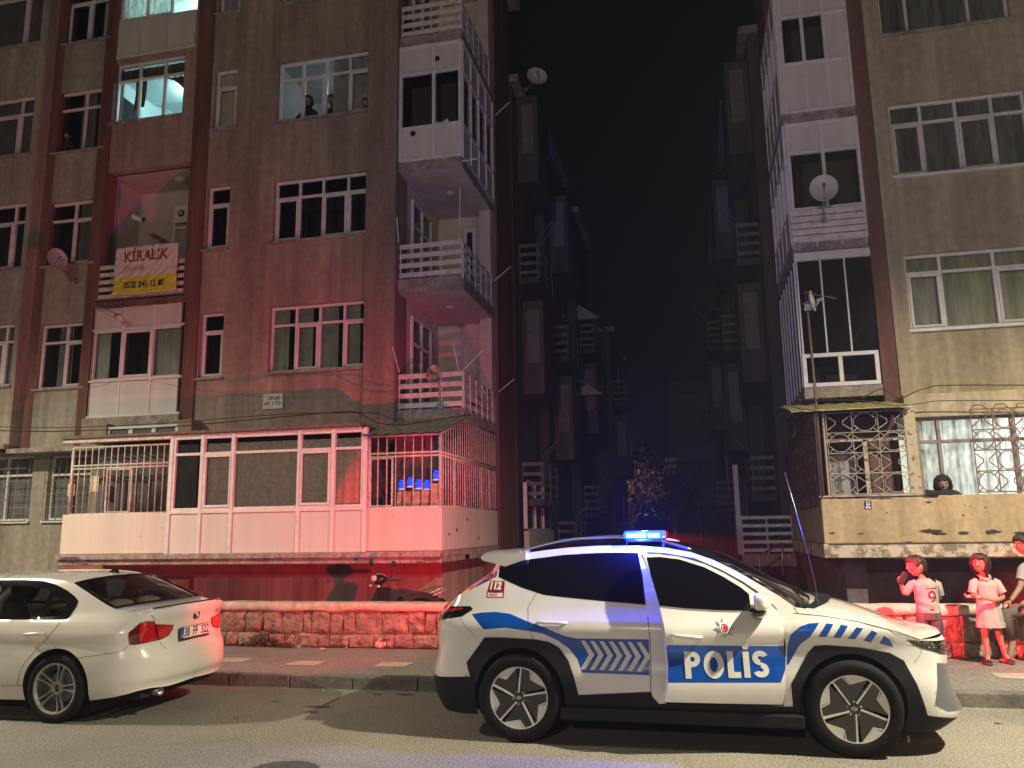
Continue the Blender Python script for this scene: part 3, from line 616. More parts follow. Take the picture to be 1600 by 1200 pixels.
# small clerestory above the left cage
r = rect((136, 672), (278, 690), F-.25); fr = MB(); n = 4
for i in range(n+1): x = r[0]+(r[1]-r[0])*i/n; fr.box(x-.045, x+.045, F-.3, F-.2, r[2], r[3])
fr.box(r[0], r[1], F-.302, F-.2, r[2]-.05, r[2]+.02); fr.box(r[0], r[1], F-.302, F-.2, r[3]-.02, r[3]+.03); w = fr.build('window', FRAME, LB)
q = MB(); q.quad((r[0], F-.25, r[2]), (r[1], F-.25, r[2]), (r[1], F-.25, r[3]), (r[0], F-.25, r[3])); q.build('pane', mat('frosted_grey_glass', (.12, .11, .11), .3), w)
b = MB(); b.box(TX0-.05, r[0]-.05, F-.35, F, r[2]-.05, r[3]+.1); b.box(r[1]+.05, r[1]+.35, F-.35, F, r[2]-.05, r[3]+.1); b.build('wall', STUC, LB)
# ground floor wall left of the terrace, basement wall below it
gw = [rect((-60, 716), (44, 814), F+.3), rect((78, 712), (135, 812), F+.3)]
b = MB(); wall(b, -22, TX0+1.0, 0, ZL+.02, F+.3, gw); b.build('wall', STUG, LB)
for r in gw:
    w = window(LB, r, F+.3, (.62,) if r[0] < -14 else (.5,), tr=.3, cur=CURTD, room=.6); sill(w, r, F+.3, FRAME)
    b = MB()
    for i in range(7): x = r[0]+(r[1]-r[0])*i/6; b.tube([(x, F+.22, r[2]), (x, F+.22, r[3])], .008, 5)
    for i in range(6):
        z = r[2]+(r[3]-r[2])*i/5; b.tube([(r[0], F+.22, z), (r[1], F+.22, z)], .008, 5)
    b.build('window_grille', mat('grey_iron', (.25, .24, .22), .5), w)
b = MB(); b.box(-22, A0, FW-.12, FW+.02, ZL+.0, ZL+.1); b.box(A0, TX0+.3, FW-.06, F+.02, ZL-.1, ZL-.0); b.build('ledge', CONC, LB, bevel=.01)
BASE = mat('basement_wall_plaster', (.40, .30, .25), .92, var=.4, vscale=2, bump=.3, bscale=30, streak=True)
BASE2 = mat('basement_red_band', (.30, .12, .10), .9, var=.3, vscale=3)
YBS = 14.25
b = MB(); b.quad((TX0-1, YBS, 0), (TX1-.35, YBS, 0), (TX1-.35, YBS, .98), (TX0-1, YBS, .98)); b.build('basement_wall', BASE, LB)
b = MB(); b.quad((TX0-1, YBS-.02, .98), (TX1-.35, YBS-.02, .98), (TX1-.35, YBS-.02, TZ0), (TX0-1, YBS-.02, TZ0)); b.quad((TX0-1, YBS-.02, .98), (TX1-.35, YBS-.02, .98), (TX1-.35, YBS, .98), (TX0-1, YBS, .98)); b.build('basement_band', BASE2, LB)
b = MB(); b.quad((TX1-.35, YBS, 0), (TX1-.35, YB, 0), (TX1-.35, YB, TZ0), (TX1-.35, YBS, TZ0)); b.build('basement_side', BASE, LB)
r = rect((255, 905), (297, 935), YBS); b = MB()
b.box(r[0]-.08, r[1]+.06, YBS-.05, YBS-.001, r[2]-.2, r[3]+.06); b.build('hatch_frame', mat('dark_red_timber', (.10, .04, .035), .7), LB)
b = MB(); b.box(r[0], r[1], YBS-.06, YBS-.051, r[2]-.18, r[3]); b.build('hatch_board', mat('orange_board', (.40, .20, .10), .7, var=.3), LB)
# plaque, banner, dishes, wires
c = at(426, 626.5, F-.03); b = MB(); a1 = at(411.5, 616, F-.03); a2 = at(441.5, 638, F-.03); b.box(a1.x, a2.x, F-.035, F-.001, a2.z, a1.z); pq = b.build('name_plaque', mat('marble_plaque', (.62, .56, .48), .5, var=.15, vscale=12), LB, bevel=.004)
INK = mat('dark_lettering', (.07, .05, .04), .6)
text_mesh('lettering', "UFUK", .105, INK, pq, XZ(c.x+.03, F-.037, c.z+.05), off=.003); text_mesh('lettering', "AP. 1973", .10, INK, pq, XZ(c.x, F-.037, c.z-.055), off=.003)
BAN = bpy.data.materials.new('banner_film'); BAN.use_nodes = True; nt = BAN.node_tree; bb = nt.nodes['Principled BSDF']; bb.inputs['Roughness'].default_value = .2; bb.inputs['Coat Weight'].default_value = 1
tc = nt.nodes.new('ShaderNodeTexCoord'); sp = nt.nodes.new('ShaderNodeSeparateXYZ'); nt.links.new(tc.outputs['Object'], sp.inputs[0]); cr = nt.nodes.new('ShaderNodeValToRGB')
cr.color_ramp.elements[0].color = (.66, .66, .05, 1); cr.color_ramp.elements[1].color = (.72, .64, .58, 1); mr = nt.nodes.new('ShaderNodeMapRange')
ba, bc_ = at(182, 388, F-.12), at(275, 455, F-.12); bw = (bc_.x-ba.x); bh = at(228, 384, F-.12).z-at(228, 457, F-.12).z
mr.inputs['From Min'].default_value = -.16*bh; mr.inputs['From Max'].default_value = -.13*bh; nt.links.new(sp.outputs[2], mr.inputs['Value']); nt.links.new(mr.outputs[0], cr.inputs[0]); nt.links.new(cr.outputs[0], bb.inputs['Base Color'])
bcx, bcz = (ba.x+bc_.x)/2, (at(228, 384, F-.12).z+at(228, 457, F-.12).z)/2
BN = empty('rental_banner', (bcx, F-.12, bcz), 'white and yellow KIRALIK rental banner tied over a balcony railing', 'banner')
def bnr(x, z): return -.0+.03*noise.noise(Vector((x*5+z*3, z*2, 1)))+.018*noise.noise(Vector((x*9-z*11, z*3+x*2, 4)))+.008*noise.noise(Vector((x*22-z*20, z*9, 7)))-.02
b = MB(); b.grid(lambda u, v: (bw*(u-.5), bnr(bw*(u-.5), bh*(v-.5)), bh*(v-.5)+.02*sin(u*pi)*(v-.6)), 60, 36); o = b.build('film', BAN, BN, smooth=True); so = o.modifiers.new('thick', 'SOLIDIFY'); so.thickness = .003
def warp_text(body, size, m, x, z, parent, sx=1.0, off=.004, name='lettering', align='CENTER'):
    me = text_mesh(name, body, size, None, None, None, off=off, sx=sx, ret=True, align=align); bm = bmesh.new(); bm.from_mesh(me)
    bmesh.ops.triangulate(bm, faces=bm.faces)
    for v in bm.verts:
        X, Z = v.co.x+x, v.co.y+z; v.co = (X, bnr(X, Z)-.012, Z)
    bm.to_mesh(me); bm.free(); me.materials.clear(); me.materials.append(m); o = bpy.data.objects.new(name, me); COL.objects.link(o); o.parent = parent; return o
warp_text("KİRALIK", .33, mat('banner_brown_ink', (.26, .06, .04), .6), -.0, bh*.27, BN, sx=.86, off=.008)
warp_text("Kombili", .17, mat('banner_faded_ink', (.48, .38, .33), .6), -.28, bh*.03, BN, sx=.95)
warp_text("0532 241 12 80", .19, mat('banner_black_ink', (.03, .03, .02), .6), .0, -bh*.33, BN, sx=.80, off=.006)
def dish(px, py, Y, wpx, face, label, m, arm=True, tilt=0, foot=None, deep=.10, lnb=True, ratio=1.1):
    c = at(px, py, Y); r = wpx; t = empty('satellite_dish', c, label, 'satellite dish', 'satellite dishes')
    q = Vector(face).normalized(); M = q.to_track_quat('Z', 'Y').to_matrix().to_4x4() @ Matrix.Diagonal((1, ratio, 1, 1))
    b = MB(); b.lathe([(1e-3, 0), (r*.3, deep*.08), (r*.6, deep*.35), (r*.85, deep*.74), (r, deep), (r*1.02, deep+.004), (r*1.0, deep-.012), (r*.6, deep*.35-.012), (1e-3, -.012)], M, 32); b.build('reflector', m, t, smooth=True)
    b = MB(); lo = M @ Vector((0, -r*.95/ratio, deep*.9)); f = q*(r*1.0)+Vector((0, 0, -r*.1))
    if lnb:
        b.tube([lo, f], .01, 6); b.lathe([(.025, -.05), (.03, .03), (.02, .05)], Matrix.Translation(f) @ q.to_track_quat('Z', 'Y').to_matrix().to_4x4(), 10); b.build('feed_arm', STEEL, t, smooth=True)
    ft = Vector(foot)-c if foot else Vector((0, .25, -.35))
    b = MB(); b.tube([-q*.02, -q*.10, ft], .018, 8); b.box(ft.x-.05, ft.x+.05, ft.y-.02, ft.y+.02, ft.z-.05, ft.z+.05); b.build('bracket', STEEL, t)
    return t
DW = mat('dish_white', (.60, .59, .54), .5, var=.15, vscale=5)
DRUST = mat('rusty_dish', (.60, .55, .50), .6, col2=(.25, .11, .04), vscale=5.5, lo=.42, hi=.56)
dish(681, 586, F-.18, .155, (-.35, -1, .35), 'rust stained round satellite dish on the lowest corner balcony railing', DRUST, foot=at(688, 635, F))
dish(87, 408, F-.75, .20, (.92, -.50, .28), 'grey oval satellite dish on a long arm beside the far left windows', mat('dish_grey', (.42, .42, .38), .6, var=.2), foot=at(120, 440, F), ratio=1.25)
dish(838, 123, 19, .26, (.4, -1, .3), 'dim satellite dish high on the roof edge above the alley', DW, foot=at(822, 140, 19.3))

# glowing shapes added as the light bar's blue reflection behind the bars
REFLB = mat('glowing_blue_reflection', (.01, .05, .6), .2, emit=(.01, .07, 1), estr=1.0); REFLW = mat('glowing_white_line', (.7, .7, .8), .4, emit=(.5, .5, .9), estr=.5)
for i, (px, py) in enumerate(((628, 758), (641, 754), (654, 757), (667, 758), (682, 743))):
    c = at(px, py, T+.32); t = empty('blue_reflection', c, ('leftmost of the four low glowing blue reflection shapes', 'second from left of the low glowing blue reflection shapes', 'third and tallest of the low glowing blue reflection shapes', 'rightmost of the four low glowing blue reflection shapes', 'blue lantern standing higher than the rest')[i]+' behind the bars of the terrace cage', 'reflection', 'blue reflection shapes in the terrace cage')
    b = MB(); b.lathe([(.02, -.06), (.05, -.05), (.062, .0), (.055, .05), (.03, .075), (.045, .09)], n=12); b.build('glow_shape', REFLB, t, smooth=True); b = MB(); b.lathe([(.03, -.06), (.065, -.065), (.065, -.08), (.03, -.085), (.001, -.085)], n=12); b.build('rim', REFLW, t, smooth=True)
b = MB(); a = at(624, 768, T+.32); c = at(674, 768, T+.32); b.box(a.x, c.x, T+.2, T+.42, TZ2, a.z); o = b.build('wooden_crate', mat('pale_crate_wood', (.45, .34, .24), .85, var=.5, vscale=9), bevel=.01); prop(o, 'pale wooden crate under the four low blue reflection shapes', 'crate')
a = at(678, 756, T+.32); c = at(688, 756, T+.32); b = MB(); b.box(a.x, c.x, T+.2, T+.42, TZ2, a.z); o = b.build('wooden_crate', mat('pale_crate_wood', (.45, .34, .24), .85, var=.5, vscale=9), bevel=.01); prop(o, 'narrow upright crate under the single higher blue reflection shape', 'crate')

# chipped plaster and dark spots on the terrace
CHIP = mat('chipped_plaster', (.13, .07, .055), .95, var=.5, vscale=25)
b = MB(); rnd = random.Random(8)
def chip(px, py, w, h, Y=T-.094, X=None):
    c = at(px, py, Y) if X is None else atx(px, py, X); n = 18; sd = rnd.random()*50; ring = []
    for k in range(n):
        a = 2*pi*k/n; dx = cos(a)*w*(1+.8*noise.noise(Vector((k*.8, sd, 0)))); dz = sin(a)*h*(1+.9*noise.noise(Vector((sd, k*.8, 0))))
        ring.append(Vector((c.x+dx, c.y, c.z+dz)) if X is None else Vector((c.x, c.y+dx, c.z+dz)))
    b.add([c]+ring, [(0, k+1, (k+1) % n+1) for k in range(n)])
for q in ((690, 868, .03, .05), (672, 874, .10, .018), (655, 878, .06, .012), (684, 872, .05, .03), (110, 873, .22, .03), (128, 878, .10, .02), (458, 872, .03, .008), (380, 868, .02, .006)): chip(*q)
for q in ((253, 825, .010, .012), (219, 838, .010, .012), (613, 806, .008, .01), (175, 846, .006, .006)): chip(*q, Y=T-.003)
for px, py in ((714, 828), (702, 835), (730, 812), (748, 840)): chip(px, py, .05, .03, X=TX1+.003)
b.build('chipped_patches', CHIP, LB)
# ================================================================== RIGHT BUILDING
RBLD = empty('apartment_building', (0, 0, 0), 'ochre stuccoed apartment block with grilled ground floor balcony on the right', 'apartment building')
XR = 1.93; P0, P1 = at(1350, 300, F).x, at(1375, 300, F).x; XE = 11.0; YBR = 17.2
Q = {}
Q['r1'] = (at(1411, 397, F).x, at(1411, 397, F).x+2.35, at(1500, 511, F).z, at(1500, 391, F).z)
Q['r2'] = (at(1387, 168, F).x, at(1600, 150, F).x+.03, at(1480, 268, F).z, at(1480, 152, F).z)
Q['r3'] = (at(1373, 20, F).x, at(1577, 10, F).x, at(1480, 42, F).z, at(1480, 42, F).z+1.45)
Q['g'] = (at(1436, 700, F-.9).x, XE-.5, at(1500, 774, F-.9).z, at(1500, 648, F-.9).z)
b = MB(); wall(b, P1, XE, 3.75, ZTOP, F, [Q['r1'], Q['r2'], Q['r3']]); b.box(P1, P1+.26, F-.05, F+.1, 3.75, ZTOP); b.build('wall', STUY, RBLD)
b = MB(); b.box(P0, P1-.001, F-.02, F+.5, 1.5, ZTOP); b.build('pilaster', REDB, RBLD, bevel=.015)
def rw(k, cols, sash, cur, tr=.27, **kw):
    w = window(RBLD, Q[k], F, cols, sash=sash, cur=cur, tr=tr, **kw); sill(w, Q[k], F, FRAME if k != 'r3' else CONC); return w
LACE = mat('dark_lace_curtain', (.22, .23, .23), .95, var=.6, vscale=9, streak=True)
rw('r1', (.245, .60, .86), (0, 2), mat('olive_curtain', (.44, .44, .32), .95, var=.3, vscale=6, streak=True), tr=.24)
rw('r2', (.24, .50, .76), (0, 2), LACE); rw('r3', (.22, .70), (), LACE)
# corner balconies of the right block
zq = dict(s4=at(1279, 172, F).z, s3=at(1290, 376, F).z, s2=at(1310, 603, F).z)
def slabR(z, th=.2):
    b = MB(); b.box(XR, P0, F-.0, YBR, z-th, z); b.build('balcony_slab', CONC, RBLD, bevel=.02)
for k in ('s4', 's3', 's2'): slabR(zq[k])
slabR(zq['s4']+2.75)
def enclosure(z0, z1, xs, zs, wins, ysplit=4, m=None, panelrows=True):
    """front panels between xs, horizontal members zs; wins = set of (i,j) glazed cells"""
    b = MB(); fr = MB(); g = MB()
    for i in range(len(xs)-1):
        for j in range(len(zs)-1):
            if (i, j) in wins: g.quad((xs[i], F+.03, zs[j]), (xs[i+1], F+.03, zs[j]), (xs[i+1], F+.03, zs[j+1]), (xs[i], F+.03, zs[j+1]))
            else: b.box(xs[i]+.02, xs[i+1]-.02, F+.0, F+.03, zs[j]+.02, zs[j+1]-.02)
    for x in xs: fr.box(x-.03, x+.03, F-.025, F+.05, z0, z1)
    for z in zs: fr.box(xs[0], xs[-1], F-.023, F+.05, z-.025, z+.025)
    ys = [F+.06+(YBR-.2-F)*k/ysplit for k in range(ysplit+1)]
    for k in range(ysplit):
        for j in range(len(zs)-1):
            if any(w[1] == j for w in wins): g.quad((XR+.02, ys[k], zs[j]), (XR+.02, ys[k+1], zs[j]), (XR+.02, ys[k+1], zs[j+1]), (XR+.02, ys[k], zs[j+1]))
            else: b.box(XR, XR+.03, ys[k]+.02, ys[k+1]-.02, zs[j]+.02, zs[j+1]-.02)
    for y in ys: fr.box(XR-.02, XR+.05, y-.025, y+.025, z0, z1)
    for z in zs: fr.box(XR-.018, XR+.05, ys[0], ys[-1], z-.025, z+.025)
    b.build('balcony_panel', m or WHITEP, RBLD); w = fr.build('balcony_frame', m or FRAME, RBLD, bevel=.004); g.build('pane', GLS, w)
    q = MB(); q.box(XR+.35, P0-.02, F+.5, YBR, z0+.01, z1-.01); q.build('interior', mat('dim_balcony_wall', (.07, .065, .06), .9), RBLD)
x = [XR+.03, at(1253, 60, F).x, at(1290, 60, F).x, P0-.03]
enclosure(zq['s4'], zq['s4']+2.53, [XR+.03, at(1220, 60, F).x, at(1253.5, 60, F).x, at(1288, 60, F).x, P0-.03], [zq['s4']+.02, at(1255, 98, F).z, at(1255, 24, F).z, zq['s4']+2.5], {(1, 1), (2, 1)})
enclosure(zq['s3'], zq['s4']-.2, [XR+.06, at(1288, 270, F).x, P0-.03], [zq['s3']+.02, zq['s3']+.62, at(1288, 235, F).z, zq['s4']-.23], {(0, 1), (1, 1)})
railing(RBLD, XR, P0-.02, zq['s3']+.0, zq['s3']+.58, F-.05, 5, sh=.10, posts=4)
# level 2: dark frameless glazing
z0, z1 = zq['s2'], zq['s3']-.2; zm = at(1315, 550, F).z; b = MB()
b.box(XR+.0, P0-.01, F-.06, F+.06, z1-.15, z1-.005); w = b.build('balcony_frame', FRAME, RBLD, bevel=.006)
b = MB()
for xx in (XR+.04, XR+.04+(P0-XR-.08)/3, XR+.04+(P0-XR-.08)*2/3): b.box(xx-.013, xx+.013, F-.01, F+.02, zm, z1-.15)
ys = [F+.05+k*(YBR-.2-F)/6 for k in range(7)]
for y in ys: b.box(XR-.01, XR+.02, y-.013, y+.013, z0, z1-.15)
b.build('glazing_bar', FRAME, RBLD)
g = MB(); g.box(XR+.05, P0-.03, F+.0, F+.012, zm+.02, z1-.16); g.box(XR+.005, XR+.012, F+.05, YBR-.2, z0+.02, z1-.16); g.build('glazing', mat('black_glass', (.006, .006, .008), .04), RBLD)
window(RBLD, (XR+.01, P0-.02, z0+.0, zm), F-.1, (.5,), tr=None, room=.5, fw=.07)
dish(1287, 297, F-.32, .23, (-.12, -1, .12), 'large pale round satellite dish on the slatted balcony of the right block', DW, foot=at(1287, 345, F-.06), deep=.08)
t = dish(1265, 471, T-.1, .15, (.75, -.25, .1), 'small white satellite dish edge-on atop a rusty mast', DW, foot=at(1262, 480, T-.08), deep=.05)
mz0 = at(1290, 775, T-.12).z
b = MB(); p0 = Vector((at(1276, 650, T-.06).x, T-.06, mz0)); p1 = at(1259, 455, T-.08)
b.tube([p0, (p0+p1)/2+Vector((.012, 0, 0)), p1], .02, 8); b.tube([p1+Vector((-.05, 0, -.02)), at(1306, 466, T-.3)], .009, 6)
for k in range(7): q = p1+(at(1306, 466, T-.3)-p1)*(k/6); b.tube([q+Vector((0, -.07, 0)), q+Vector((0, .07, 0))], .004, 5)
prop(b.build('antenna_mast', RUST, smooth=True), 'rusty antenna mast fixed at the corner of the right terrace', 'antenna')
# ground floor of the right block: parapet, ornate iron grilles, lit window
OCH = mat('ochre_parapet_paint', (.40, .295, .165), .8, var=.22, vscale=3, bump=.25, bscale=30, streak=True, speck=14)
PEEL = mat('peeling_band', (.48, .40, .30), .95, col2=(.20, .15, .11), vscale=7, bump=.8, bscale=18, lo=.44, hi=.54)
RZ0, RZ1, RZ2 = at(1450, 871, T).z, at(1450, 848, T).z, at(1450, 774, T).z; TXR = at(1290, 871, T).x
# side narrows: corner set 0.1 m back
def rbox(mb, x0, y0, z0, z1, d):
    mb.box(x0, XE, y0, y0+d, z0, z1); mb.box(x0, x0+d, y0+d, YBR, z0, z1)
b = MB(); rbox(b, TXR, T, RZ1, RZ2, .12); b.build('terrace_parapet', OCH, RBLD, bevel=.015)
b = MB(); rbox(b, TXR-.02, T-.03, RZ0, RZ1-.004, .3); b.box(TXR+.27, XE, T+.27, YBR, RZ0+.02, RZ1-.02); b.build('terrace_slab', PEEL, RBLD, bevel=.012)
b = MB(); cx = at(1425, 700, T).x; ztop = at(1340, 642, T).z; b.box(TXR-.02, cx+.1, T-.03, T+.2, RZ2, RZ2+.03); b.build('terrace_sill', CONC, RBLD, bevel=.008)
# exposed patches where paint has gone: thin irregular patches 2 mm proud
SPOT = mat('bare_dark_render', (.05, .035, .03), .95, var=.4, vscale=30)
b = MB(); rnd = random.Random(4)
for px, py, w, h in ((1455, 830, .16, .03), (1468, 834, .10, .02), (1506, 833, .075, .025), (1551, 831, .11, .03), (1596, 833, .10, .02), (1300, 833, .05, .012), (1345, 834, .05, .01), (1451, 785, .05, .012), (1420, 847, .05, .01), (1544, 850, .06, .012), (1330, 778, .22, .012), (1375, 779, .18, .010), (1300, 777, .09, .02), (1545, 856, .015, .05),
                     (1505, 805, .012, .02), (1517, 791, .01, .01), (1508, 790, .008, .012), (1328, 805, .008, .008), (1540, 793, .015, .012), (1520, 803, .008, .008), (1386, 801, .01, .012)):
    c = at(px, py, T-.002); n = 26; sd = rnd.random()*99
    ring = [Vector((c.x+cos(2*pi*k/n)*w*(1+.7*noise.noise(Vector((k*.9, sd, 0)))), T-.003, c.z+sin(2*pi*k/n)*h*(1+1.0*noise.noise(Vector((sd, k*.9, 0)))))) for k in range(n)]
    b.add([(c.x, T-.003, c.z)]+ring, [(0, k+1, (k+1) % n+1) for k in range(n)])
b.build('bare_patches', SPOT, RBLD)
b = MB(); b.box(TXR+.05, XE, T-.034, T-.030, RZ1-.018, RZ1-.004); b.build('dark_strip', SPOT, RBLD)  # thin dark strip along the top of the slab edge
# roof sheet over the cage
b = MB(); xa, xb = TXR-.35, cx+.02
b.grid(lambda u, v: (xa+(xb-xa)*u+(.25 if v > .99 and u < .01 else 0), T-.18+(F-T+.15)*v, ztop+.02+.30*v+.01*sin(u*45)), 50, 4); b.grid(lambda u, v: (xa+(xb-xa)*u, T-.18+(F-T+.15)*v, ztop+.0+.30*v+.01*sin(u*45)), 50, 4)
b.quad((xa, T-.18, ztop), (xb, T-.18, ztop), (xb, T-.18, ztop+.02), (xa, T-.18, ztop+.02)); b.build('sheet_roof', mat('yellow_mossy_sheet', (.40, .36, .16), .85, var=.4, vscale=8, speck=20), RBLD)
# posts
OLDW = mat('flaking_cream_wood', (.36, .30, .20), .8, col2=(.13, .08, .05), vscale=14, lo=.36, hi=.44, bump=.4, bscale=30)
b = MB()
for xx, w in ((TXR+.03, .06), (TXR+.13, .03), (cx-.02, .10)): b.box(xx-w/2, xx+w/2, T-.01, T+.08, RZ2+.03, ztop)
b.box(cx+.03, cx+.10, T+.05, F-.9, RZ2+.03, ztop); b.build('cage_post', OLDW, RBLD, bevel=.008)
b = MB(); zmid = at(1370, 685, T).z; xmid = at(1356, 720, T).x; b.box(xmid-.03, xmid+.03, T+.10, T+.15, RZ2+.03, zmid); b.box(TXR+.15, cx-.07, T+.10, T+.15, zmid-.025, zmid+.025); b.build('inner_frame', OLDW, RBLD)
DRB = mat('dull_brown_room', (.07, .05, .045), .9, var=.5, vscale=5)
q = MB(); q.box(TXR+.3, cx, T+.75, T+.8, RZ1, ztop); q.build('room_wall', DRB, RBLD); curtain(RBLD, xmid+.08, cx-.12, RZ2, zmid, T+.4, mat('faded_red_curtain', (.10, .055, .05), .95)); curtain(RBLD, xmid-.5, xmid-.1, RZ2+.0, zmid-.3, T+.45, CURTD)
def ornate(mb, fn, W, H, cell=.34, r=.007):
    """octagon and diamond scroll grille; fn(x,z)->point"""
    nx = max(1, round(W/cell)); nz = max(1, round(H/cell)); cw, ch = W/nx, H/nz
    for i in range(nx+1): mb.tube([fn(i*cw, k*H/8) for k in range(9)], r, 5)
    for j in range(nz+1): mb.tube([fn(k*W/8, j*ch) for k in range(9)], r, 5)
    for i in range(nx):
        for j in range(nz):
            cx_, cz_ = (i+.5)*cw, (j+.5)*ch; a, c = cw*.5, ch*.5
            if (i+j) % 2 == 0:
                o = [(-.86, 0), (-.86, .3), (-.3, .86), (.3, .86), (.86, .3), (.86, -.3), (.3, -.86), (-.3, -.86), (-.86, -.3)]
                mb.tube([fn(cx_+p*a, cz_+q*c) for p, q in o[1:]], r, 5, closed=True)
                for sx in (-1, 1):
                    for sz in (-1, 1): mb.tube([fn(cx_+sx*.58*a, cz_+sz*.58*c), fn(cx_+sx*a, cz_+sz*c)], r, 5)
            else:
                for sx in (-1, 1):
                    mb.tube([fn(cx_+sx*a*.95, cz_+c*.7), fn(cx_+sx*a*.3, cz_+c*.15), fn(cx_+sx*a*.3, cz_-c*.15), fn(cx_+sx*a*.95, cz_-c*.7)], r, 5)
def bulge(x, z, W, H): return .0
gx0, gx1 = TXR+.16, cx-.08; GW, GH = gx1-gx0, ztop-.02-(RZ2+.04)
b = MB(); ornate(b, lambda x, z: Vector((gx0+x, T-.03, RZ2+.04+z)), GW, GH); b.build('window_grille', mat('dull_cream_iron', (.36, .31, .25), .6, var=.5, vscale=14), RBLD)
b = MB(); ornate(b, lambda x, z: Vector((TXR-.03, T+.12+x, RZ2-.12+z)), YBR-T-.8, ztop+.05-(RZ2-.12), .30, .008)
b.build('window_grille', RUST, RBLD)
q = MB(); q.quad((TXR+.06, T+.1, RZ2), (TXR+.06, YBR-.6, RZ2), (TXR+.06, YBR-.6, ztop), (TXR+.06, T+.1, ztop)); q.build('side_boarding', mat('brown_boarding', (.17, .11, .09), .9, var=.5, vscale=6), RBLD)
# lit living room window above the parapet
YG = F-.95; r = (at(1436, 700, YG).x, XE-.6, RZ2-.05, at(1500, 649, YG).z)
b = MB(); b.quad((cx+.06, YG-.01, r[3]), (XE, YG-.01, r[3]), (XE, YG-.01, 3.78), (cx+.06, YG-.01, 3.78)); b.box(cx+.06, XE, YG, F+.1, 3.55, 3.78); b.build('wall', STUY, RBLD)
BFR = mat('brown_grey_frame', (.20, .15, .14), .6, var=.2)
w = window(RBLD, r, YG, ((at(1472, 700, YG).x-r[0])/(r[1]-r[0]), (at(1590, 700, YG).x-r[0])/(r[1]-r[0]), .6, .8), tr=.30, room=0, fm=BFR)
curtain(w, r[0]+.42, r[1], r[2], r[3], YG+.28, LACEW, amp=.012, freq=9); curtain(w, r[0]+.0, r[0]+.40, r[2], r[3], YG+.34, LACEW, amp=.012, freq=8)
lit_room((r[0], r[1], r[2], r[3]), YG+.2, 2.6, 480, (1, .97, .93), h=-.3)
b = MB(); gx = at(1522, 700, T+.02).x; ornate(b, lambda x, z: Vector((gx+x, T+.02, RZ2+.03+z)), 3.2, r[3]-RZ2, .30, .009); b.build('window_grille', RUST, RBLD)
b = MB(); zz = r[3]
for k in range(9): xx = gx+k*.3; b.tube([(xx, T+.02, zz), (xx+.05, T+.0, zz+.09), (xx+.16, T+.0, zz+.09), (xx+.25, T+.02, zz)], .008, 5)
b.build('grille_crest', RUST, RBLD)
# number plate
c = at(1356, 789, T); NP = MB(); NP.box(c.x-.048, c.x+.048, T-.012, T-.001, c.z-.06, c.z+.06); npl = prop(NP.build('house_number_plate', mat('navy_enamel', (.012, .02, .10), .3), bevel=.003), 'small navy house number plate reading 37 on the ochre parapet', 'number plate')
WHI = mat('white_enamel', (.75, .75, .75), .4)
text_mesh('number', "37", .06, WHI, npl, XZ(c.x, T-.0135, c.z-.005), off=.002)
b = MB(); b.box(c.x-.035, c.x-.006, T-.0135, T-.0125, c.z-.05, c.z-.03); b.box(c.x+.006, c.x+.035, T-.0135, T-.0125, c.z-.05, c.z-.03); b.box(c.x-.03, c.x+.03, T-.0135, T-.0125, c.z+.038, c.z+.046); b.build('plate_marks', WHI, npl)
# dark basement under the right terrace
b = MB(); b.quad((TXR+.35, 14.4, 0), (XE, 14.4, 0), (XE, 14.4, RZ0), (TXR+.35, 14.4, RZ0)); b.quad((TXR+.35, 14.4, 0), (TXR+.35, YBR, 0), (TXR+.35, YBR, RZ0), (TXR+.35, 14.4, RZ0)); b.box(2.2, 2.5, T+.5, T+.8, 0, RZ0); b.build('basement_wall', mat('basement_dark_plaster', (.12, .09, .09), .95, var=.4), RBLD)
b = MB(); b.quad((XR+.15, YBR, 0), (XR+.15, YBR+1.5, 0), (XR+.15, YBR+1.5, ZTOP), (XR+.15, YBR, ZTOP)); b.quad((XR+.15, YBR, 0), (P0, YBR, 0), (P0, YBR, ZTOP), (XR+.15, YBR, ZTOP)); b.build('side_wall', REDB, RBLD)
b = MB(); b.box(XR-.2, XE, F-.5, YBR+2, ZTOP, ZTOP+.3); b.build('roof', CONC, RBLD)

# wires strung along both facades
WIRE = mat('black_cable', (.012, .011, .01), .6)
def wire(pts, Y, r, label, Yend=None):
    P = [at(px, py, Y) for px, py in pts]; out = []
    for i in range(len(P)-1):
        for k in range(8): out.append(catm(P, i, k/8))
    out.append(P[-1]); b = MB(); b.tube(out, r, 6); return prop(b.build('overhead_cable', WIRE, smooth=True), label, 'cable', 'cables along the facades')
def catm(P, i, t):
    a = P[max(i-1, 0)]; b_ = P[i]; c = P[i+1]; d = P[min(i+2, len(P)-1)]
    return .5*((2*b_)+(c-a)*t+(2*a-5*b_+4*c-d)*t*t+(3*b_-a-3*c+d)*t**3)
wire([(-40, 672), (60, 674), (120, 673), (250, 668), (400, 655), (500, 646), (548, 643), (565, 648), (590, 660), (625, 664), (680, 656), (735, 648)], T-.15, .011, 'thicker black cable sagging from the left wall to the terrace roof corner')
wire([(-40, 666), (60, 668), (140, 667), (260, 661), (400, 650), (470, 646), (560, 645), (590, 646), (610, 653), (632, 656)], T-.13, .008, 'thin black cable running above the terrace windows on the left')
wire([(1345, 624), (1365, 612), (1380, 608), (1400, 620), (1412, 621), (1430, 612), (1450, 606), (1480, 602), (1640, 602)], T-.12, .009, 'black cable looping over the corner of the right block')
wire([(1240, 625), (1300, 625), (1345, 626), (1400, 634), (1440, 630), (1480, 626), (1640, 626)], T-.10, .007, 'thin black cable along the top of the lit window')
wire([(1237, 636), (1275, 642), (1330, 640), (1405, 636)], T-.22, .006, 'thin cable under the yellow sheet roof')
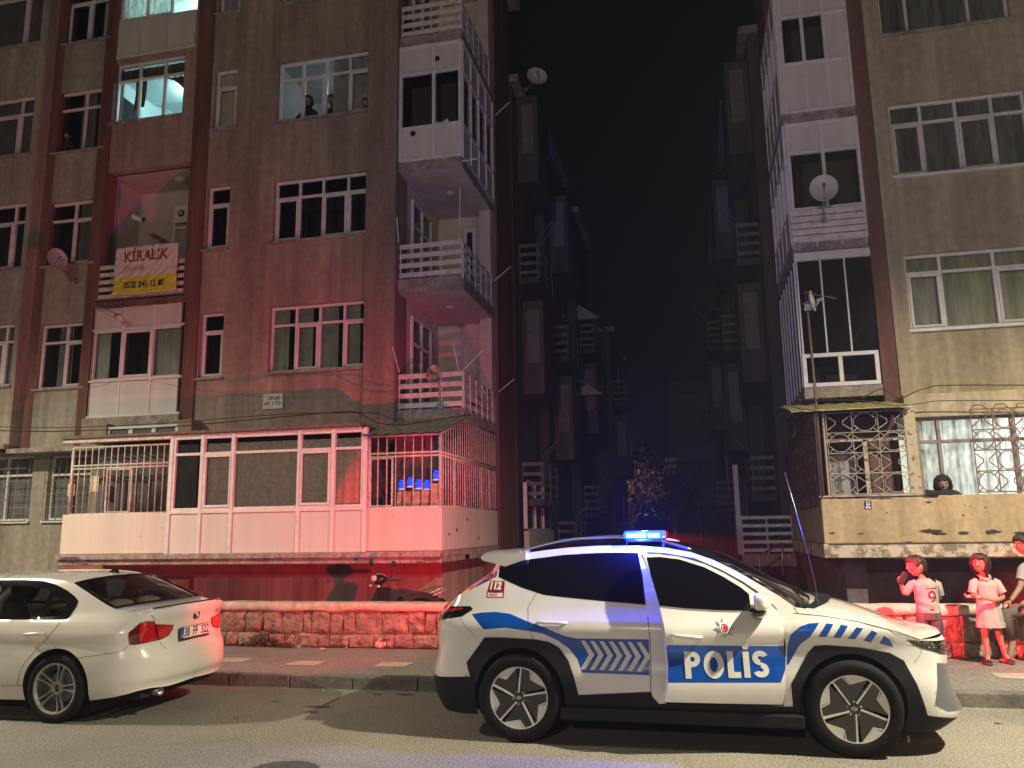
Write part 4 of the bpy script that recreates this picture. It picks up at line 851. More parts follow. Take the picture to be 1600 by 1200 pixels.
wire([(118, 602), (150, 604), (185, 596), (240, 596), (300, 608), (390, 618), (470, 622)], T-.1, .003, 'hair thin wire looping below the enclosed left balcony')

# ================================================================== ALLEY BUILDINGS BEHIND
DIMW = mat('shade_dimmed_white', (.16, .15, .14), .7, var=.3, vscale=6)  # white paint darkened in colour so the alley stays in shade
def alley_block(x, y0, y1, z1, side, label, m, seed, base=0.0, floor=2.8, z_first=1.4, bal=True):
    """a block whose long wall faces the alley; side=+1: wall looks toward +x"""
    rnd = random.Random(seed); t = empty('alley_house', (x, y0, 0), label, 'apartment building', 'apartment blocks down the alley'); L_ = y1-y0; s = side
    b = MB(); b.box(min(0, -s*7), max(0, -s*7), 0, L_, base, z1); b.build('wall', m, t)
    b = MB(); b.box(min(s*.2, -s*7), max(s*.2, -s*7), -.1, L_+.1, z1, z1+.2); b.build('roof', CONC, t)
    z = z_first; lvl = 0
    while z+1.9 < z1:
        # projecting bay with tall pale shutter-like side faces, balcony with railing
        by0 = rnd.uniform(.4, 1.0); bl = min(2.0, L_-by0-.3)
        b = MB(); b.box(min(0, s*.55), max(0, s*.55), by0, by0+bl, z-.25, z+2.2 if lvl % 2 else z-.08); b.build('bay', m, t, bevel=.02)
        if lvl % 2 == 0:
            railing(t, by0, by0+bl, z, z+.8, s*.52, 4, m=DIMW, sh=.09, posts=3, axis='y'); railing(t, min(0.02, s*.5), max(0.02, s*.5), z, z+.8, by0, 4, m=DIMW, sh=.09, posts=2)
            b = MB(); b.tube([(s*.5, by0, z+.9), (s*.95, by0-.2, z+1.3)], .013, 5); b.tube([(s*.5, by0+.5, z+.9), (s*.9, by0+.2, z+1.3)], .013, 5); b.build('drying_rods', DIMW, t)
        else:
            b = MB(); b.box(min(s*.12, s*.44), max(s*.12, s*.44), by0-.03, by0+.01, z+.55, z+1.95); b.build('window', DIMW, t)
            b = MB(); b.box(min(s*.15, s*.41), max(s*.15, s*.41), by0-.035, by0-.031, z+.6, z+1.9) if s*rnd.random() > 9 else b.box(min(s*.56, s*.58), max(s*.56, s*.58), by0+.3, by0+bl-.3, z+.6, z+1.9); b.build('window', mat('alley_glass', (.03, .03, .035), .15), t)
        if L_ > bl+by0+1.4:
            yy = by0+bl+.4; b = MB(); b.box(min(0, s*.04), max(0, s*.04), yy, yy+1.0, z+.6, z+1.9); w = b.build('window', DIMW, t)
            b = MB(); b.box(min(s*.041, s*.05), max(s*.041, s*.05), yy+.06, yy+.94, z+.66, z+1.84); b.build('pane', mat('alley_glass', (.03, .03, .035), .15), w)
        z += floor; lvl += 1
    return t
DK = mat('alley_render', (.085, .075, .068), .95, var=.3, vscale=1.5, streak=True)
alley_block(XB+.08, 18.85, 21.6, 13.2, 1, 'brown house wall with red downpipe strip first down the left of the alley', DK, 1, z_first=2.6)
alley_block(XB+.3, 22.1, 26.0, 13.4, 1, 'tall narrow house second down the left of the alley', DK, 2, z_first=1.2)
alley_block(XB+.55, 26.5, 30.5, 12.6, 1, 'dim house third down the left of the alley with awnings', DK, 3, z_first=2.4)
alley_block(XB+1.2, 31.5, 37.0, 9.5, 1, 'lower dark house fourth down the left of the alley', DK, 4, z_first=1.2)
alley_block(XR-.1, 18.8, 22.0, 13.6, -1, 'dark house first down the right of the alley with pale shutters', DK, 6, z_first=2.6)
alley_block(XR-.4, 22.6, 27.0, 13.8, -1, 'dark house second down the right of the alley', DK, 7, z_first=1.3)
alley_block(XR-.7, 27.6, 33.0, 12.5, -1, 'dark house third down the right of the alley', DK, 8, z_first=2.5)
# awnings
for (Y, px, py, c) in ((27.5, 872, 500, (.30, .38, .36)), (27.5, 873, 615, (.42, .42, .40))):
    p = at(px, py, Y); b = MB(); X = XB+.55; b.add([(X, 26.9, p.z+.35), (X, 28.9, p.z+.35), (X+.75, 28.9, p.z-.2), (X+.75, 26.9, p.z-.2), (X, 26.9, p.z-.2)], [(0, 1, 2, 3), (0, 3, 4)])
    o = b.build('awning', mat('awning_%d' % py, c, .8)); prop(o, 'pale sloping awning %s on the third house down the left alley' % ('above the blue curtain' if py == 500 else 'below the blue curtain'), 'awning', 'awnings in the alley'); so = o.modifiers.new('thick', 'SOLIDIFY'); so.thickness = .02
p = at(872, 545, 27.5); b = MB(); b.grid(lambda u, v: (XB+1.1, 27+1.6*u, p.z-.6+1.1*v), 12, 1); prop(b.build('blue_curtain', mat('deep_blue_cloth', (.02, .08, .40), .9)), 'deep blue curtain hung between two awnings in the alley', 'curtain')
# small ground-floor annexe on the left of the alley and gate rail on the right
AN = empty('alley_annexe', (XB+.2, 18.9, 0), 'low cream annexe with glazed upper part at the left of the alley mouth', 'annexe')
a0, a1 = atx(818, 850, XB+.25), atx(866, 790, XB+.25)
b = MB(); b.box(0, .12, 0, 3.4, .35, 1.75); b.build('parapet', CREAM, AN, bevel=.01)
b = MB()
for y in (0, 1.1, 2.2, 3.35): b.box(0, .09, y, y+.05, 1.75, 2.95)
for z in (1.76, 2.9): b.box(-.001, .091, 0, 3.4, z, z+.05)
b.build('frame', FRAME, AN); b = MB(); b.box(.04, .045, .05, 3.35, 1.8, 2.9); b.build('pane', mat('alley_glass', (.03, .03, .035), .15), AN)
GB = empty('garden_fence', (XR-.9, 18.2, 0), 'pale slatted fence at the right of the alley mouth', 'fence')
railing(GB, -.1, .95, 1.25, 2.0, 0, 5, sh=.07, posts=3); b = MB(); b.box(-.12, .97, -.05, .1, .95, 1.2); b.build('kerb', CONC, GB); b = MB(); b.box(-.2, -.1, -.05, .1, 1.2, 3.1); b.build('post', CREAM, GB)
b = MB(); c = at(1186, 868, 16.2); b.tube([at(1189, 905, 16.2), c, at(1222, 849, 16.6)], .022, 8); b.tube([at(1189, 905, 16.2), at(1190, 925, 16.2)], .022, 8); b.tube([at(1222, 849, 16.6), at(1224, 900, 16.6)], .022, 8); prop(b.build('handrail', STEEL, smooth=True), 'thin bent steel handrail beside the dark basement steps', 'handrail')
# end of the alley
EB = empty('end_house', (0, 0, 0), 'dim wide house closing the far end of the alley', 'apartment building', 'apartment blocks down the alley')
e0, e1 = at(1052, 800, 46), at(1175, 590, 46)
b = MB(); b.box(e0.x, e0.x+7, 46, 54, 0, e1.z); b.build('wall', mat('end_render', (.14, .13, .12), .95, var=.3), EB)
for py in (640, 720, 790):
    z = at(1100, py, 45.2).z; b = MB(); b.box(e0.x+.3, e0.x+5, 45.1, 46, z, z+.9); b.build('balcony', mat('end_balcony', (.18, .17, .16), .9), EB)
b = MB()
for k in range(3): b.box(e0.x-.3, e0.x+.3, 45.1, 45.15, 4.6+k*.35, 4.8+k*.35)
b.build('louvre', RAILM, EB)
PB = empty('pink_house', (0, 0, 0), 'narrow reddish house lit by a hidden lamp at the far left end of the alley', 'apartment building', 'apartment blocks down the alley')
g0, g1 = at(942, 830, 50), at(968, 655, 50); b = MB(); b.box(g0.x-4, g1.x, 50, 56, 0, g1.z); b.build('wall', mat('pink_render', (.45, .24, .18), .9), PB); b = MB(); b.box(g0.x-4, g1.x+.3, 49.6, 50, at(950, 718, 50).z, at(950, 718, 50).z+.35); b.build('cornice', CONC, PB)
# street tree at the alley end, lit orange from a lamp beyond
def tree(name, px, Y, hz, cr, label, seed, n=5200):
    rnd = random.Random(seed); base = Vector((at(px, 800, Y).x, Y, 0)); t = empty('street_tree', base, label, 'tree', 'trees at the end of the alley')
    b = MB(); b.tube([(0, 0, 0), (.08, 0, hz*.3), (0, .05, hz*.55)], [.16, .12, .08], 8)
    limbs = []
    for k in range(8):
        a = k*2.4; e = Vector((cos(a)*cr*.6, sin(a)*cr*.5, hz*(.6+.3*rnd.random()))); b.tube([(0, 0, hz*(.3+.03*k)), e*.6+Vector((0, 0, hz*.15)), e], [.06, .04, .015], 6); limbs.append(e)
    b.build('trunk', mat('bark', (.12, .08, .05), .9, bump=.5), t, smooth=True)
    b = MB()
    for k in range(n):
        e = rnd.choice(limbs); d = Vector((rnd.gauss(0, 1), rnd.gauss(0, 1), rnd.gauss(0, 1)))*cr*.24; p = e+d; s = rnd.uniform(.08, .16)
        u = Vector((rnd.uniform(-1, 1), rnd.uniform(-1, 1), rnd.uniform(-1, 1))).normalized(); v = u.cross(Vector((rnd.uniform(-1, 1), rnd.uniform(-1, 1), rnd.uniform(-1, 1)))).normalized()
        b.add([p-u*s, p+v*s*.5, p+u*s, p-v*s*.5], [(0, 1, 2, 3)], rnd.randint(0, 1))
    b.build('crown', [mat('leaf_a', (.09, .07, .03), .7), mat('leaf_b', (.05, .045, .02), .7)], t)
    return t
tree('street_tree', 985, 40, 5.3, 1.9, 'leafy street tree lit orange just above the blue light bar', 11)
tree('street_tree', 1052, 42, 4.6, 1.2, 'smaller street tree right of the light bar at the alley end', 12, 1200)
lp = empty('alley_lamp', (.2, 43.5, 0), 'small sodium lamp hidden beyond the tree at the alley end', 'street lamp'); b = MB(); b.tube([(0, 0, 0), (0, 0, 5)], .05, 8); b.build('pole', STEEL, lp)
l = lamp_point('alley_lamp_light', (-3.55, -6.0, 3.6), 130, (1, .5, .22), .15); l.parent = lp
l2 = lamp_point('alley_lamp_light', (-3.5, 3.5, 7.0), 60, (1, .42, .25), .15); l2.parent = lp
# distant town lights on the hill
HB = MB(); n = 40
HB.grid(lambda u, v: (-90+180*u, 150+40*v, 1.0+(7+4*noise.noise(Vector((u*6, 0, 2))))*v), n, 4); prop(HB.build('hills', mat('hill_black', (.02, .02, .02), 1), smooth=True), kind='structure')
b = MB(); rnd = random.Random(5)
for k in range(28):
    px, py = rnd.uniform(1000, 1035), rnd.uniform(776, 806); p = at(px, py, 149); b.box(p.x-.12, p.x+.12, 148.9, 149, p.z-.1, p.z+.1)
prop(b.build('town_lights', mat('far_lights', (.1, .1, .1), emit=(.6, .65, 1), estr=.25)), kind='stuff', label='tiny distant town lights on the dark hillside', cat='town lights')
# ================================================================== CAR KIT
def crv(P, n):                                    # centripetal-ish Catmull-Rom through points
    out = []
    for i in range(len(P)-1):
        for k in range(n): out.append(catm(P, i, k/n))
    out.append(P[-1]); return out
def interp(tab, x):
    if x <= tab[0][0]: return tab[0][1]
    for (a, b_), (c, d) in zip(tab, tab[1:]):
        if x <= c:
            t = (x-a)/(c-a); return b_+(d-b_)*t
    return tab[-1][1]
def smoothtab(tab, n=6):
    P = [Vector((a, b_, 0)) for a, b_ in tab]; Q_ = crv(P, n); return [(q.x, q.y) for q in Q_]
class Car:
    """side skin of a car: (u along the plan outline, z) -> point; outline goes rear centre -> near side -> front centre"""
    def __init__(s, plan, side, rear, front, origin, yaw=0):
        P = crv([Vector((x, y, 0)) for x, y in plan], 10); s.P = P; L = [0]
        for a, b_ in zip(P, P[1:]): L.append(L[-1]+(b_-a).length)
        # u = 0 at x = 0
        k = min(range(len(P)), key=lambda i: abs(P[i].x)+abs(P[i].y-plan[len(plan)//2][1])*.1 if P[i].y < -.3 else 9); u0 = L[k]+(0-P[k].x)
        s.U = [l-u0 for l in L]; s.u0, s.u1 = s.U[0], s.U[-1]
        s.side, s.rear, s.front = smoothtab(side), smoothtab(rear), smoothtab(front)
        s.W = Matrix.Translation(origin) @ Matrix.Rotation(yaw, 4, 'Z'); s.extra = Matrix.Identity(4); s.seed = None
    def base(s, u):
        U = s.U; lo, hi = 0, len(U)-1
        if u <= U[0]: lo = 0
        elif u >= U[-1]: lo = len(U)-2
        else:
            while hi-lo > 1:
                m_ = (lo+hi)//2
                if U[m_] <= u: lo = m_
                else: hi = m_
        t = (u-U[lo])/(U[lo+1]-U[lo]); p = s.P[lo].lerp(s.P[lo+1], max(0, min(1, t)))
        a = s.P[max(lo-1, 0)]; b_ = s.P[min(lo+2, len(U)-1)]; T_ = s.P[lo+1]-s.P[lo]; T0 = (s.P[lo]-a) if lo > 0 else T_; T1 = (b_-s.P[lo+1]) if lo+2 < len(U) else T_
        d = (T0.normalized()*(1-t)*.5+T_.normalized()*.5+T1.normalized()*t*.5).normalized()
        return p, Vector((d.y, -d.x, 0))                    # outward normal
    def __call__(s, u, z, off=0.0):
        p, n = s.base(u); ws = n.y*n.y; wr = max(0, -n.x)**2; wf = max(0, n.x)**2
        ins = ws*interp(s.side, z)+wr*interp(s.rear, z)+wf*interp(s.front, z)
        q = p-n*(ins-off); 
        if q.y > 0: q.y = 0
        return Vector((q.x, q.y, z))
    def world(s, u, z): return s.W @ s.extra @ s(u, z)
    def table(s, u0, u1, z0, z1, n=70, m_=34):
        s.seed = [(u0+(u1-u0)*i/n, z0+(z1-z0)*j/m_) for i in range(n+1) for j in range(m_+1)]; s.spx = [proj(s.world(*q)) for q in s.seed]; s.lim = (u0, u1, z0, z1)
    def inv(s, px, py):
        k = min(range(len(s.seed)), key=lambda i: (s.spx[i][0]-px)**2+(s.spx[i][1]-py)**2); u, z = s.seed[k]; e = 1e-3
        for it in range(12):
            a = proj(s.world(u, z)); b_ = proj(s.world(u+e, z)); c = proj(s.world(u, z+e))
            J = ((b_[0]-a[0])/e, (c[0]-a[0])/e, (b_[1]-a[1])/e, (c[1]-a[1])/e); det = J[0]*J[3]-J[1]*J[2]
            if abs(det) < 400: break
            dx, dy = px-a[0], py-a[1]
            if dx*dx+dy*dy < .01: break
            du = (J[3]*dx-J[1]*dy)/det; dz = (-J[2]*dx+J[0]*dy)/det; k_ = max(abs(du), abs(dz), .08)/.08
            u += du/k_; z += dz/k_
        u = max(s.lim[0], min(s.lim[1], u)); z = max(s.lim[2], min(s.lim[3], z))
        return (u, z)
    def pts(s, L_):
        out = []
        for p in L_:
            if len(p) == 3: out.append((p[1], p[2]))        # ('u', u, z)
            else: out.append(s.inv(*p))
        return out
def inside(poly, x, y):
    c = False; n = len(poly)
    for i in range(n):
        x1, y1 = poly[i]; x2, y2 = poly[i-1]
        if (y1 > y) != (y2 > y) and x < (x2-x1)*(y-y1)/(y2-y1)+x1: c = not c
    return c
def densify(poly, d, closed=True):
    out = []; n = len(poly)
    for i in range(n if closed else n-1):
        a = poly[i]; b_ = poly[(i+1) % n]; L = math.hypot(b_[0]-a[0], b_[1]-a[1]); k = max(1, int(L/d))
        for j in range(k): out.append((a[0]+(b_[0]-a[0])*j/k, a[1]+(b_[1]-a[1])*j/k))
    if not closed: out.append(poly[-1])
    return out
def smoothpoly(poly, n=4):                        # rounded closed outline
    P = [Vector((a, b_, 0)) for a, b_ in poly]; N_ = len(P); out = []
    for i in range(N_):
        a, b_, c, d = P[i-1], P[i], P[(i+1) % N_], P[(i+2) % N_]
        for k in range(n):
            t = k/n; q = .5*((2*b_)+(c-a)*t+(2*a-5*b_+4*c-d)*t*t+(3*b_-a-3*c+d)*t**3); out.append((q.x, q.y))
    return out
def partition(outer, regions, d=.05):
    """regions: list of (key, poly). returns verts, {key: faces}"""
    polys = [densify(outer, d)]+[densify(p, d) for k, p in regions]; V = []; E = []
    for p in polys:
        b0 = len(V); V += [Vector(q) for q in p]; E += [(b0+i, b0+(i+1) % len(p)) for i in range(len(p))]
    xs = [q[0] for q in outer]; ys = [q[1] for q in outer]; x = min(xs)+d/2; rnd = random.Random(1)
    while x < max(xs):
        y = min(ys)+d/2
        while y < max(ys): V.append(Vector((x+rnd.uniform(-.001, .001), y+rnd.uniform(-.001, .001)))); y += d
        x += d
    vo, eo, fo = delaunay_2d_cdt(V, E, [], 0, 1e-5)[:3]
    out = {}
    for f in fo:
        cx = sum(vo[i].x for i in f)/len(f); cy = sum(vo[i].y for i in f)/len(f)
        if not inside(outer, cx, cy): continue
        key = 'body'
        for k, p in regions:
            if inside(p, cx, cy): key = k
        out.setdefault(key, []).append(f)
    return [(v.x, v.y) for v in vo], out
def skin(car, vo, faces, name, m, parent, off=0, mirror=True, M=None, thick=0, mis=None, mats=None):
    """build one mesh from partition faces; faces: list (or list of lists with material index)"""
    b = MB(); sets = faces if mis is not None else [faces]
    idx = {}; vs = []; fs = []; mi = []
    for k, fl in enumerate(sets):
        for f in fl:
            q = []
            for i in f:
                if i not in idx: idx[i] = len(vs); vs.append(car(vo[i][0], vo[i][1], off))
                q.append(idx[i])
            fs.append(tuple(q)); mi.append(mis[k] if mis is not None else 0)
    if M is not None: vs = [M @ v for v in vs]
    n = len(vs)
    if mirror:
        # share vertices on the centre line
        mp = {}
        for i, v in enumerate(list(vs)):
            if abs(v.y) < 1e-5: mp[i] = i
            else: mp[i] = len(vs); vs.append(Vector((v.x, -v.y, v.z)))
        for f, m0 in zip(list(fs), list(mi)): fs.append(tuple(mp[i] for i in reversed(f))); mi.append(m0)
    b.v = [tuple(v) for v in vs]; b.f = fs; b.m = mi
    o = b.build(name, mats or m, parent, smooth=True)
    bm = bmesh.new(); bm.from_mesh(o.data); bmesh.ops.recalc_face_normals(bm, faces=bm.faces); bm.to_mesh(o.data); bm.free()
    if thick:
        so = o.modifiers.new('thick', 'SOLIDIFY'); so.thickness = thick; so.offset = 0
    return o
def line(mb, car, pts, w=.004, off=.0015, M=None, mirror=True, mi=0):      # thin panel gap laid on the skin
    P = densify(pts, .04, False)
    for sgn in ((1, -1) if mirror else (1,)):
        L_ = []; 
        for i, (u, z) in enumerate(P):
            a = P[max(i-1, 0)]; c = P[min(i+1, len(P)-1)]; dx, dy = c[0]-a[0], c[1]-a[1]; l = math.hypot(dx, dy) or 1; nx, ny = -dy/l*w/2, dx/l*w/2
            p, q = car(u+nx, z+ny, off), car(u-nx, z-ny, off)
            if M is not None: p, q = M @ p, M @ q
            if sgn < 0: p.y, q.y = -p.y, -q.y
            L_.append((p, q))
        b0 = [v for pq in L_ for v in pq]; mb.add(b0, [(2*i, 2*i+1, 2*i+3, 2*i+2) for i in range(len(L_)-1)], mi)
def loft(car, edge, crown, bow, name, mats, parent, segs, ny=14, extraz=None):
    """edge: world-local points on the near side (y<0); crown/bow per point; segs: [(i0,i1,material index)]"""
    b = MB(); n = len(edge)
    for i, p in enumerate(edge):
        for j in range(ny+1):
            t = -1+2*j/ny; k = (1-t*t); k2 = 1-abs(t)**3
            b.v.append((p.x+bow[i]*k, p.y*(-t) if False else abs(p.y)*t, p.z+crown[i]*k2))
    for i0, i1, mi in segs:
        for i in range(i0, i1):
            for j in range(ny): b.f.append((i*(ny+1)+j, (i+1)*(ny+1)+j, (i+1)*(ny+1)+j+1, i*(ny+1)+j+1)); b.m.append(mi)
    o = b.build(name, mats, parent, smooth=True)
    bm = bmesh.new(); bm.from_mesh(o.data); bmesh.ops.recalc_face_normals(bm, faces=bm.faces); bm.to_mesh(o.data); bm.free(); return o
def carpaint(name, col, dirt=.15):
    m_ = mat(name, col, .24, coat=1.0, var=dirt, vscale=1.3, spec=.5, streak=False); return m_
CWHITE = carpaint('white_car_paint', (.68, .675, .65), .07)
CWH2 = carpaint('white_saloon_paint', (.66, .64, .58), .10)
GAP = mat('panel_gap', (.012, .012, .012), .8)
PLAST = mat('charcoal_cladding', (.010, .010, .014), .6, spec=.2, bump=.15, bscale=200)
TINT = mat('tinted_car_glass', (.004, .004, .006), .03, coat=1.0)
GLOSSB = mat('gloss_black', (.006, .006, .008), .08, coat=1.0)
PBLUE = mat('police_blue_vinyl', (.004, .07, .36), .22, coat=.6)
REFW = mat('reflective_white_vinyl', (.60, .60, .57), .35, bump=.25, bscale=400)
TYRE = mat('tyre_rubber', (.008, .008, .009), .8, spec=.2, var=.3, vscale=20, bump=.15, bscale=90)
ALLOY = mat('machined_alloy', (.62, .61, .58), .4, .25)
ALLOYG = mat('grey_alloy', (.34, .34, .32), .42, .3, var=.2, vscale=10)
REDL = mat('red_lamp_lens', (.42, .008, .012), .08, coat=1.0)
REDD = mat('dark_red_lens', (.10, .004, .006), .1, coat=1.0)
CHROME = mat('chrome', (.7, .7, .7), .15, .7)
DISC = mat('brake_disc', (.16, .16, .17), .4, .3)
def disc_wheel(parent, cx, cy, R, rr, w, spoke_fn, near=-1, name='wheel'):
    """wheel centre (cx,cy,R); near: -1 outer face toward -y"""
    e = bpy.data.objects.new(name, None); COL.objects.link(e); e.parent = parent; e.location = (cx, cy, R); e.empty_display_size = .2
    M = Matrix.Rotation(pi/2 if near < 0 else -pi/2, 4, 'X')        # local z -> outward
    b = MB(); s = w/2
    b.lathe([(rr*.97, -s*.9), (rr*1.02, -s), (R*.93, -s*1.0), (R*.985, -s*.82), (R, -s*.6)] + [(R*(1-.012*(k % 2)), s*(-.6+.1*k)) for k in range(1, 12)] + [(R, s*.6), (R*.985, s*.82), (R*.93, s*1.0), (R*.86, s*1.05), (rr*1.06, s*1.0), (rr*1.01, s*.93), (rr*.97, s*.8)], M, 72); b.build('tyre', TYRE, e, smooth=True)
    b = MB(); spoke_fn(b, M, rr, s); b.build('rim', RIMM, e)
    b = MB(); b.lathe([(.001, s*.1), (rr*.62, s*.1), (rr*.62, s*.02), (.001, 0)], M, 32); b.build('brake_disc', DISC, e)
    return e
RIMM = [GLOSSB, ALLOY, ALLOYG]
def pol(r, a): return (r*cos(radians(a)), r*sin(radians(a)))
def plate(b, M, poly, h0, h1, mi):
    n = len(poly); vs = [M @ Vector((x, y, h0)) for x, y in poly]+[M @ Vector((x, y, h1)) for x, y in poly]
    b.add(vs, [tuple(range(n, 2*n))]+[(i, (i+1) % n, (i+1) % n+n, i+n) for i in range(n)], mi)
def suv_spokes(phi):
    def fn(b, M, rr, s):
        # image angles are seen from outside; local x axis maps to +x of the car for the near side
        b.lathe([(rr*1.0, s*.95), (rr*.965, s*.93), (rr*.955, s*.7), (rr*.93, -s*.6), (rr*.97, -s*.9)], M, 64, 0)
        b.lathe([(rr*1.005, s*.93), (rr*1.005, s*.965), (rr*.965, s*.965), (rr*.965, s*.93)], M, 64, 1)
        b.lathe([(.001, s*.86), (rr*.13, s*.86), (rr*.15, s*.82), (rr*.30, s*.80), (rr*.31, s*.4)], M, 40, 0)
        for k in range(5):
            a = phi+72*k
            # thin machined line from hub to rim
            x0, y0 = pol(rr*.17, a+12); x1, y1 = pol(rr*.985, a); dx, dy = x1-x0, y1-y0; l = math.hypot(dx, dy); nx, ny = -dy/l*rr*.027, dx/l*rr*.027
            plate(b, M, [(x0-nx, y0-ny), (x1-nx, y1-ny), (x1+nx*1.4, y1+ny*1.4), (x0+nx*.7, y0+ny*.7)], s*.6, s*.92, 1)
            # dark broad arm with the silver wedge at its end
            arm = [pol(rr*.22, a+30), pol(rr*.22, a-20), pol(rr*.96, a-16), pol(rr*.70, a-31), pol(rr*.965, a-66), pol(rr*.24, a-62)]
            plate(b, M, [pol(rr*.25, a+6), pol(rr*.96, a-1), pol(rr*.96, a-9), pol(rr*.96, a-17), pol(rr*.71, a-31), pol(rr*.96, a-64), pol(rr*.30, a-50), pol(rr*.22, a-20)], s*.55, s*.80, 0)
            w = [pol(rr*.72, a-32)]+[pol(rr*.985, a-22-q*7) for q in range(7)]
            plate(b, M, w, s*.6, s*.91, 1)
            p0, p1 = pol(rr*.985, a-18.5), pol(rr*.725, a-30); dx, dy = p1[0]-p0[0], p1[1]-p0[1]; l = math.hypot(dx, dy); nx, ny = -dy/l*rr*.018, dx/l*rr*.018
            plate(b, M, [(p0[0]-nx, p0[1]-ny), (p1[0]-nx, p1[1]-ny), (p1[0]+nx, p1[1]+ny), (p0[0]+nx, p0[1]+ny)], s*.6, s*.915, 1)
            c = pol(rr*.205, a+36); b.lathe([(rr*.026, s*.82), (rr*.02, s*.88), (.001, s*.88)], M @ Matrix.Translation((c[0], c[1], 0)), 8, 1)
        # emblem: slanted letter in an oval, thin
        for q in range(18):
            t0, t1 = 2*pi*q/18, 2*pi*(q+1)/18; f = lambda t, k: (rr*.085*k*cos(t), rr*.05*k*sin(t))
            plate(b, M, [f(t0, .85), f(t1, .85), f(t1, 1.05), f(t0, 1.05)], s*.86, s*.875, 1)
        for q in (((-.04, -.03), (-.025, -.03), (-.01, .035), (-.025, .035)), ((.02, -.03), (.035, -.03), (.045, .035), (.03, .035)), ((-.03, -.006), (.035, .0), (.035, .012), (-.03, .006))): plate(b, M, [(x*rr, y*rr) for x, y in q], s*.86, s*.876, 1)
    return fn
def twin_spokes(phi):
    def fn(b, M, rr, s):
        b.lathe([(rr*1.01, s*.95), (rr*.99, s*.99), (rr*.93, s*.95), (rr*.90, s*.7), (rr*.88, -s*.6), (rr*.97, -s*.9)], M, 64, 2)
        b.lathe([(rr*.12, s*.45), (rr*.12, s*.62), (rr*.15, s*.66), (rr*.27, s*.62), (rr*.30, s*.5), (rr*.30, s*.2)], M, 40, 2); b.lathe([(.001, s*.5), (rr*.12, s*.5)], M, 20, 0)
        for k in range(5):
            a = phi+72*k
            for sg in (-1, 1):
                pp = []
                for r_, da, w in ((.20, 20, .075), (.45, 11, .055), (.70, 9, .045), (.93, 9.5, .06)):
                    pp.append((r_, a+sg*da, w))
                L_ = [pol(rr*r_, an+degrees_(w/r_*.55)) for r_, an, w in pp]; R_ = [pol(rr*r_, an-degrees_(w/r_*.55)) for r_, an, w in pp]
                for i in range(3):
                    h = (s*.62, s*.72, s*.80, s*.92)
                    q = [L_[i], R_[i], R_[i+1], L_[i+1]]; vs = [M @ Vector((q[j][0], q[j][1], (h[i], h[i], h[i+1], h[i+1])[j])) for j in range(4)]+[M @ Vector((q[j][0], q[j][1], (h[i], h[i], h[i+1], h[i+1])[j]-s*.25)) for j in range(4)]
                    b.add(vs, [(0, 1, 2, 3), (0, 4, 5, 1), (2, 6, 7, 3), (1, 5, 6, 2), (3, 7, 4, 0)], 2)
            c = pol(rr*.21, a+36); b.lathe([(rr*.032, s*.625), (.001, s*.63)], M @ Matrix.Translation((c[0], c[1], 0)), 10, 0)
    return fn
def degrees_(x): return x*180/pi
# ================================================================== POLICE CAR
PYC = 8.06; hubR = at(813, 1094, 7.16); hubF = at(1340, 1112, 7.10)
PXC = (hubR.x+hubF.x)/2; WB = hubF.x-hubR.x
PC = empty('police_car', (PXC, PYC, 0), 'white police SUV with blue bands, POLIS lettering, lit blue roof bar and ajar front door', 'police car', rz=radians(-1.0))
plan = [(-2.27, 0), (-2.26, -.40), (-2.20, -.66), (-2.05, -.84), (-1.7, -.915), (-1.2, -.93), (-.6, -.932), (0, -.932), (.6, -.93), (1.1, -.925), (1.5, -.91), (1.80, -.87), (2.02, -.79), (2.17, -.63), (2.26, -.38), (2.29, 0)]
side = [(.15, .12), (.28, .06), (.40, .02), (.55, .0), (.70, .022), (.84, .024), (.93, .0), (.985, .012), (1.06, .055), (1.13, .085), (1.25, .135), (1.40, .21), (1.52, .28), (1.60, .35), (1.70, .45)]
rear = [(.15, .14), (.25, .06), (.40, .0), (.55, .0), (.70, .03), (.85, .03), (.97, .035), (1.03, .05), (1.08, .10), (1.14, .19), (1.25, .34), (1.40, .55), (1.52, .72), (1.70, .90)]
front = [(.15, .20), (.24, .05), (.31, .0), (.38, .03), (.5, .07), (.65, .08), (.78, .06), (.86, .08), (.91, .14), (.95, .24), (1.02, .40), (1.10, .6), (1.6, .9)]
car = Car(plan, side, rear, front, (PXC, PYC, 0), radians(-1.0))
car.table(car.u0, car.u1, .16, 1.62)
S = lambda *L: car.pts(L)
uR, uF = car.u0, car.u1
# --- regions traced on the near side
top_px = [(735, 922), (776, 901), (782, 874), (810, 866), (850, 860), (890, 855.5), (930, 853), (965, 852), (1000, 853), (1040, 856), (1080, 863), (1115, 875), (1150, 892), (1185, 912), (1220, 933), (1243, 949)]
hood_px = [(1260, 951), (1290, 955), (1330, 963), (1370, 974), (1405, 986), (1438, 999)]
car.table(-2.12, 2.0, .16, 1.64); top = car.pts(top_px); hood = car.pts(hood_px)
rearwin = [(uR, 1.06), (uR+.30, 1.062), (uR+.52, 1.065)]
outer = [(uR, .24)]+[(uR+.3, .22), (-1.9, .20), (-1.2, .20), (0, .20), (1.1, .20), (1.9, .18), (uF-.3, .17), (uF, .17)]+[(uF, .885), (uF-.35, .885)]+list(reversed(hood))+list(reversed(top))+list(reversed(rearwin))
hx = car.inv(813, 1094); 
def arch(cx, cz, r, a0=-30, a1=210, n=30): return [(cx+r*cos(radians(a)), cz+r*sin(radians(a))) for a in [a0+(a1-a0)*k/n for k in range(n+1)]]
RW = .368; uRw = -WB/2; uFw = WB/2
car.table(-2.12, 2.0, .16, 1.64)
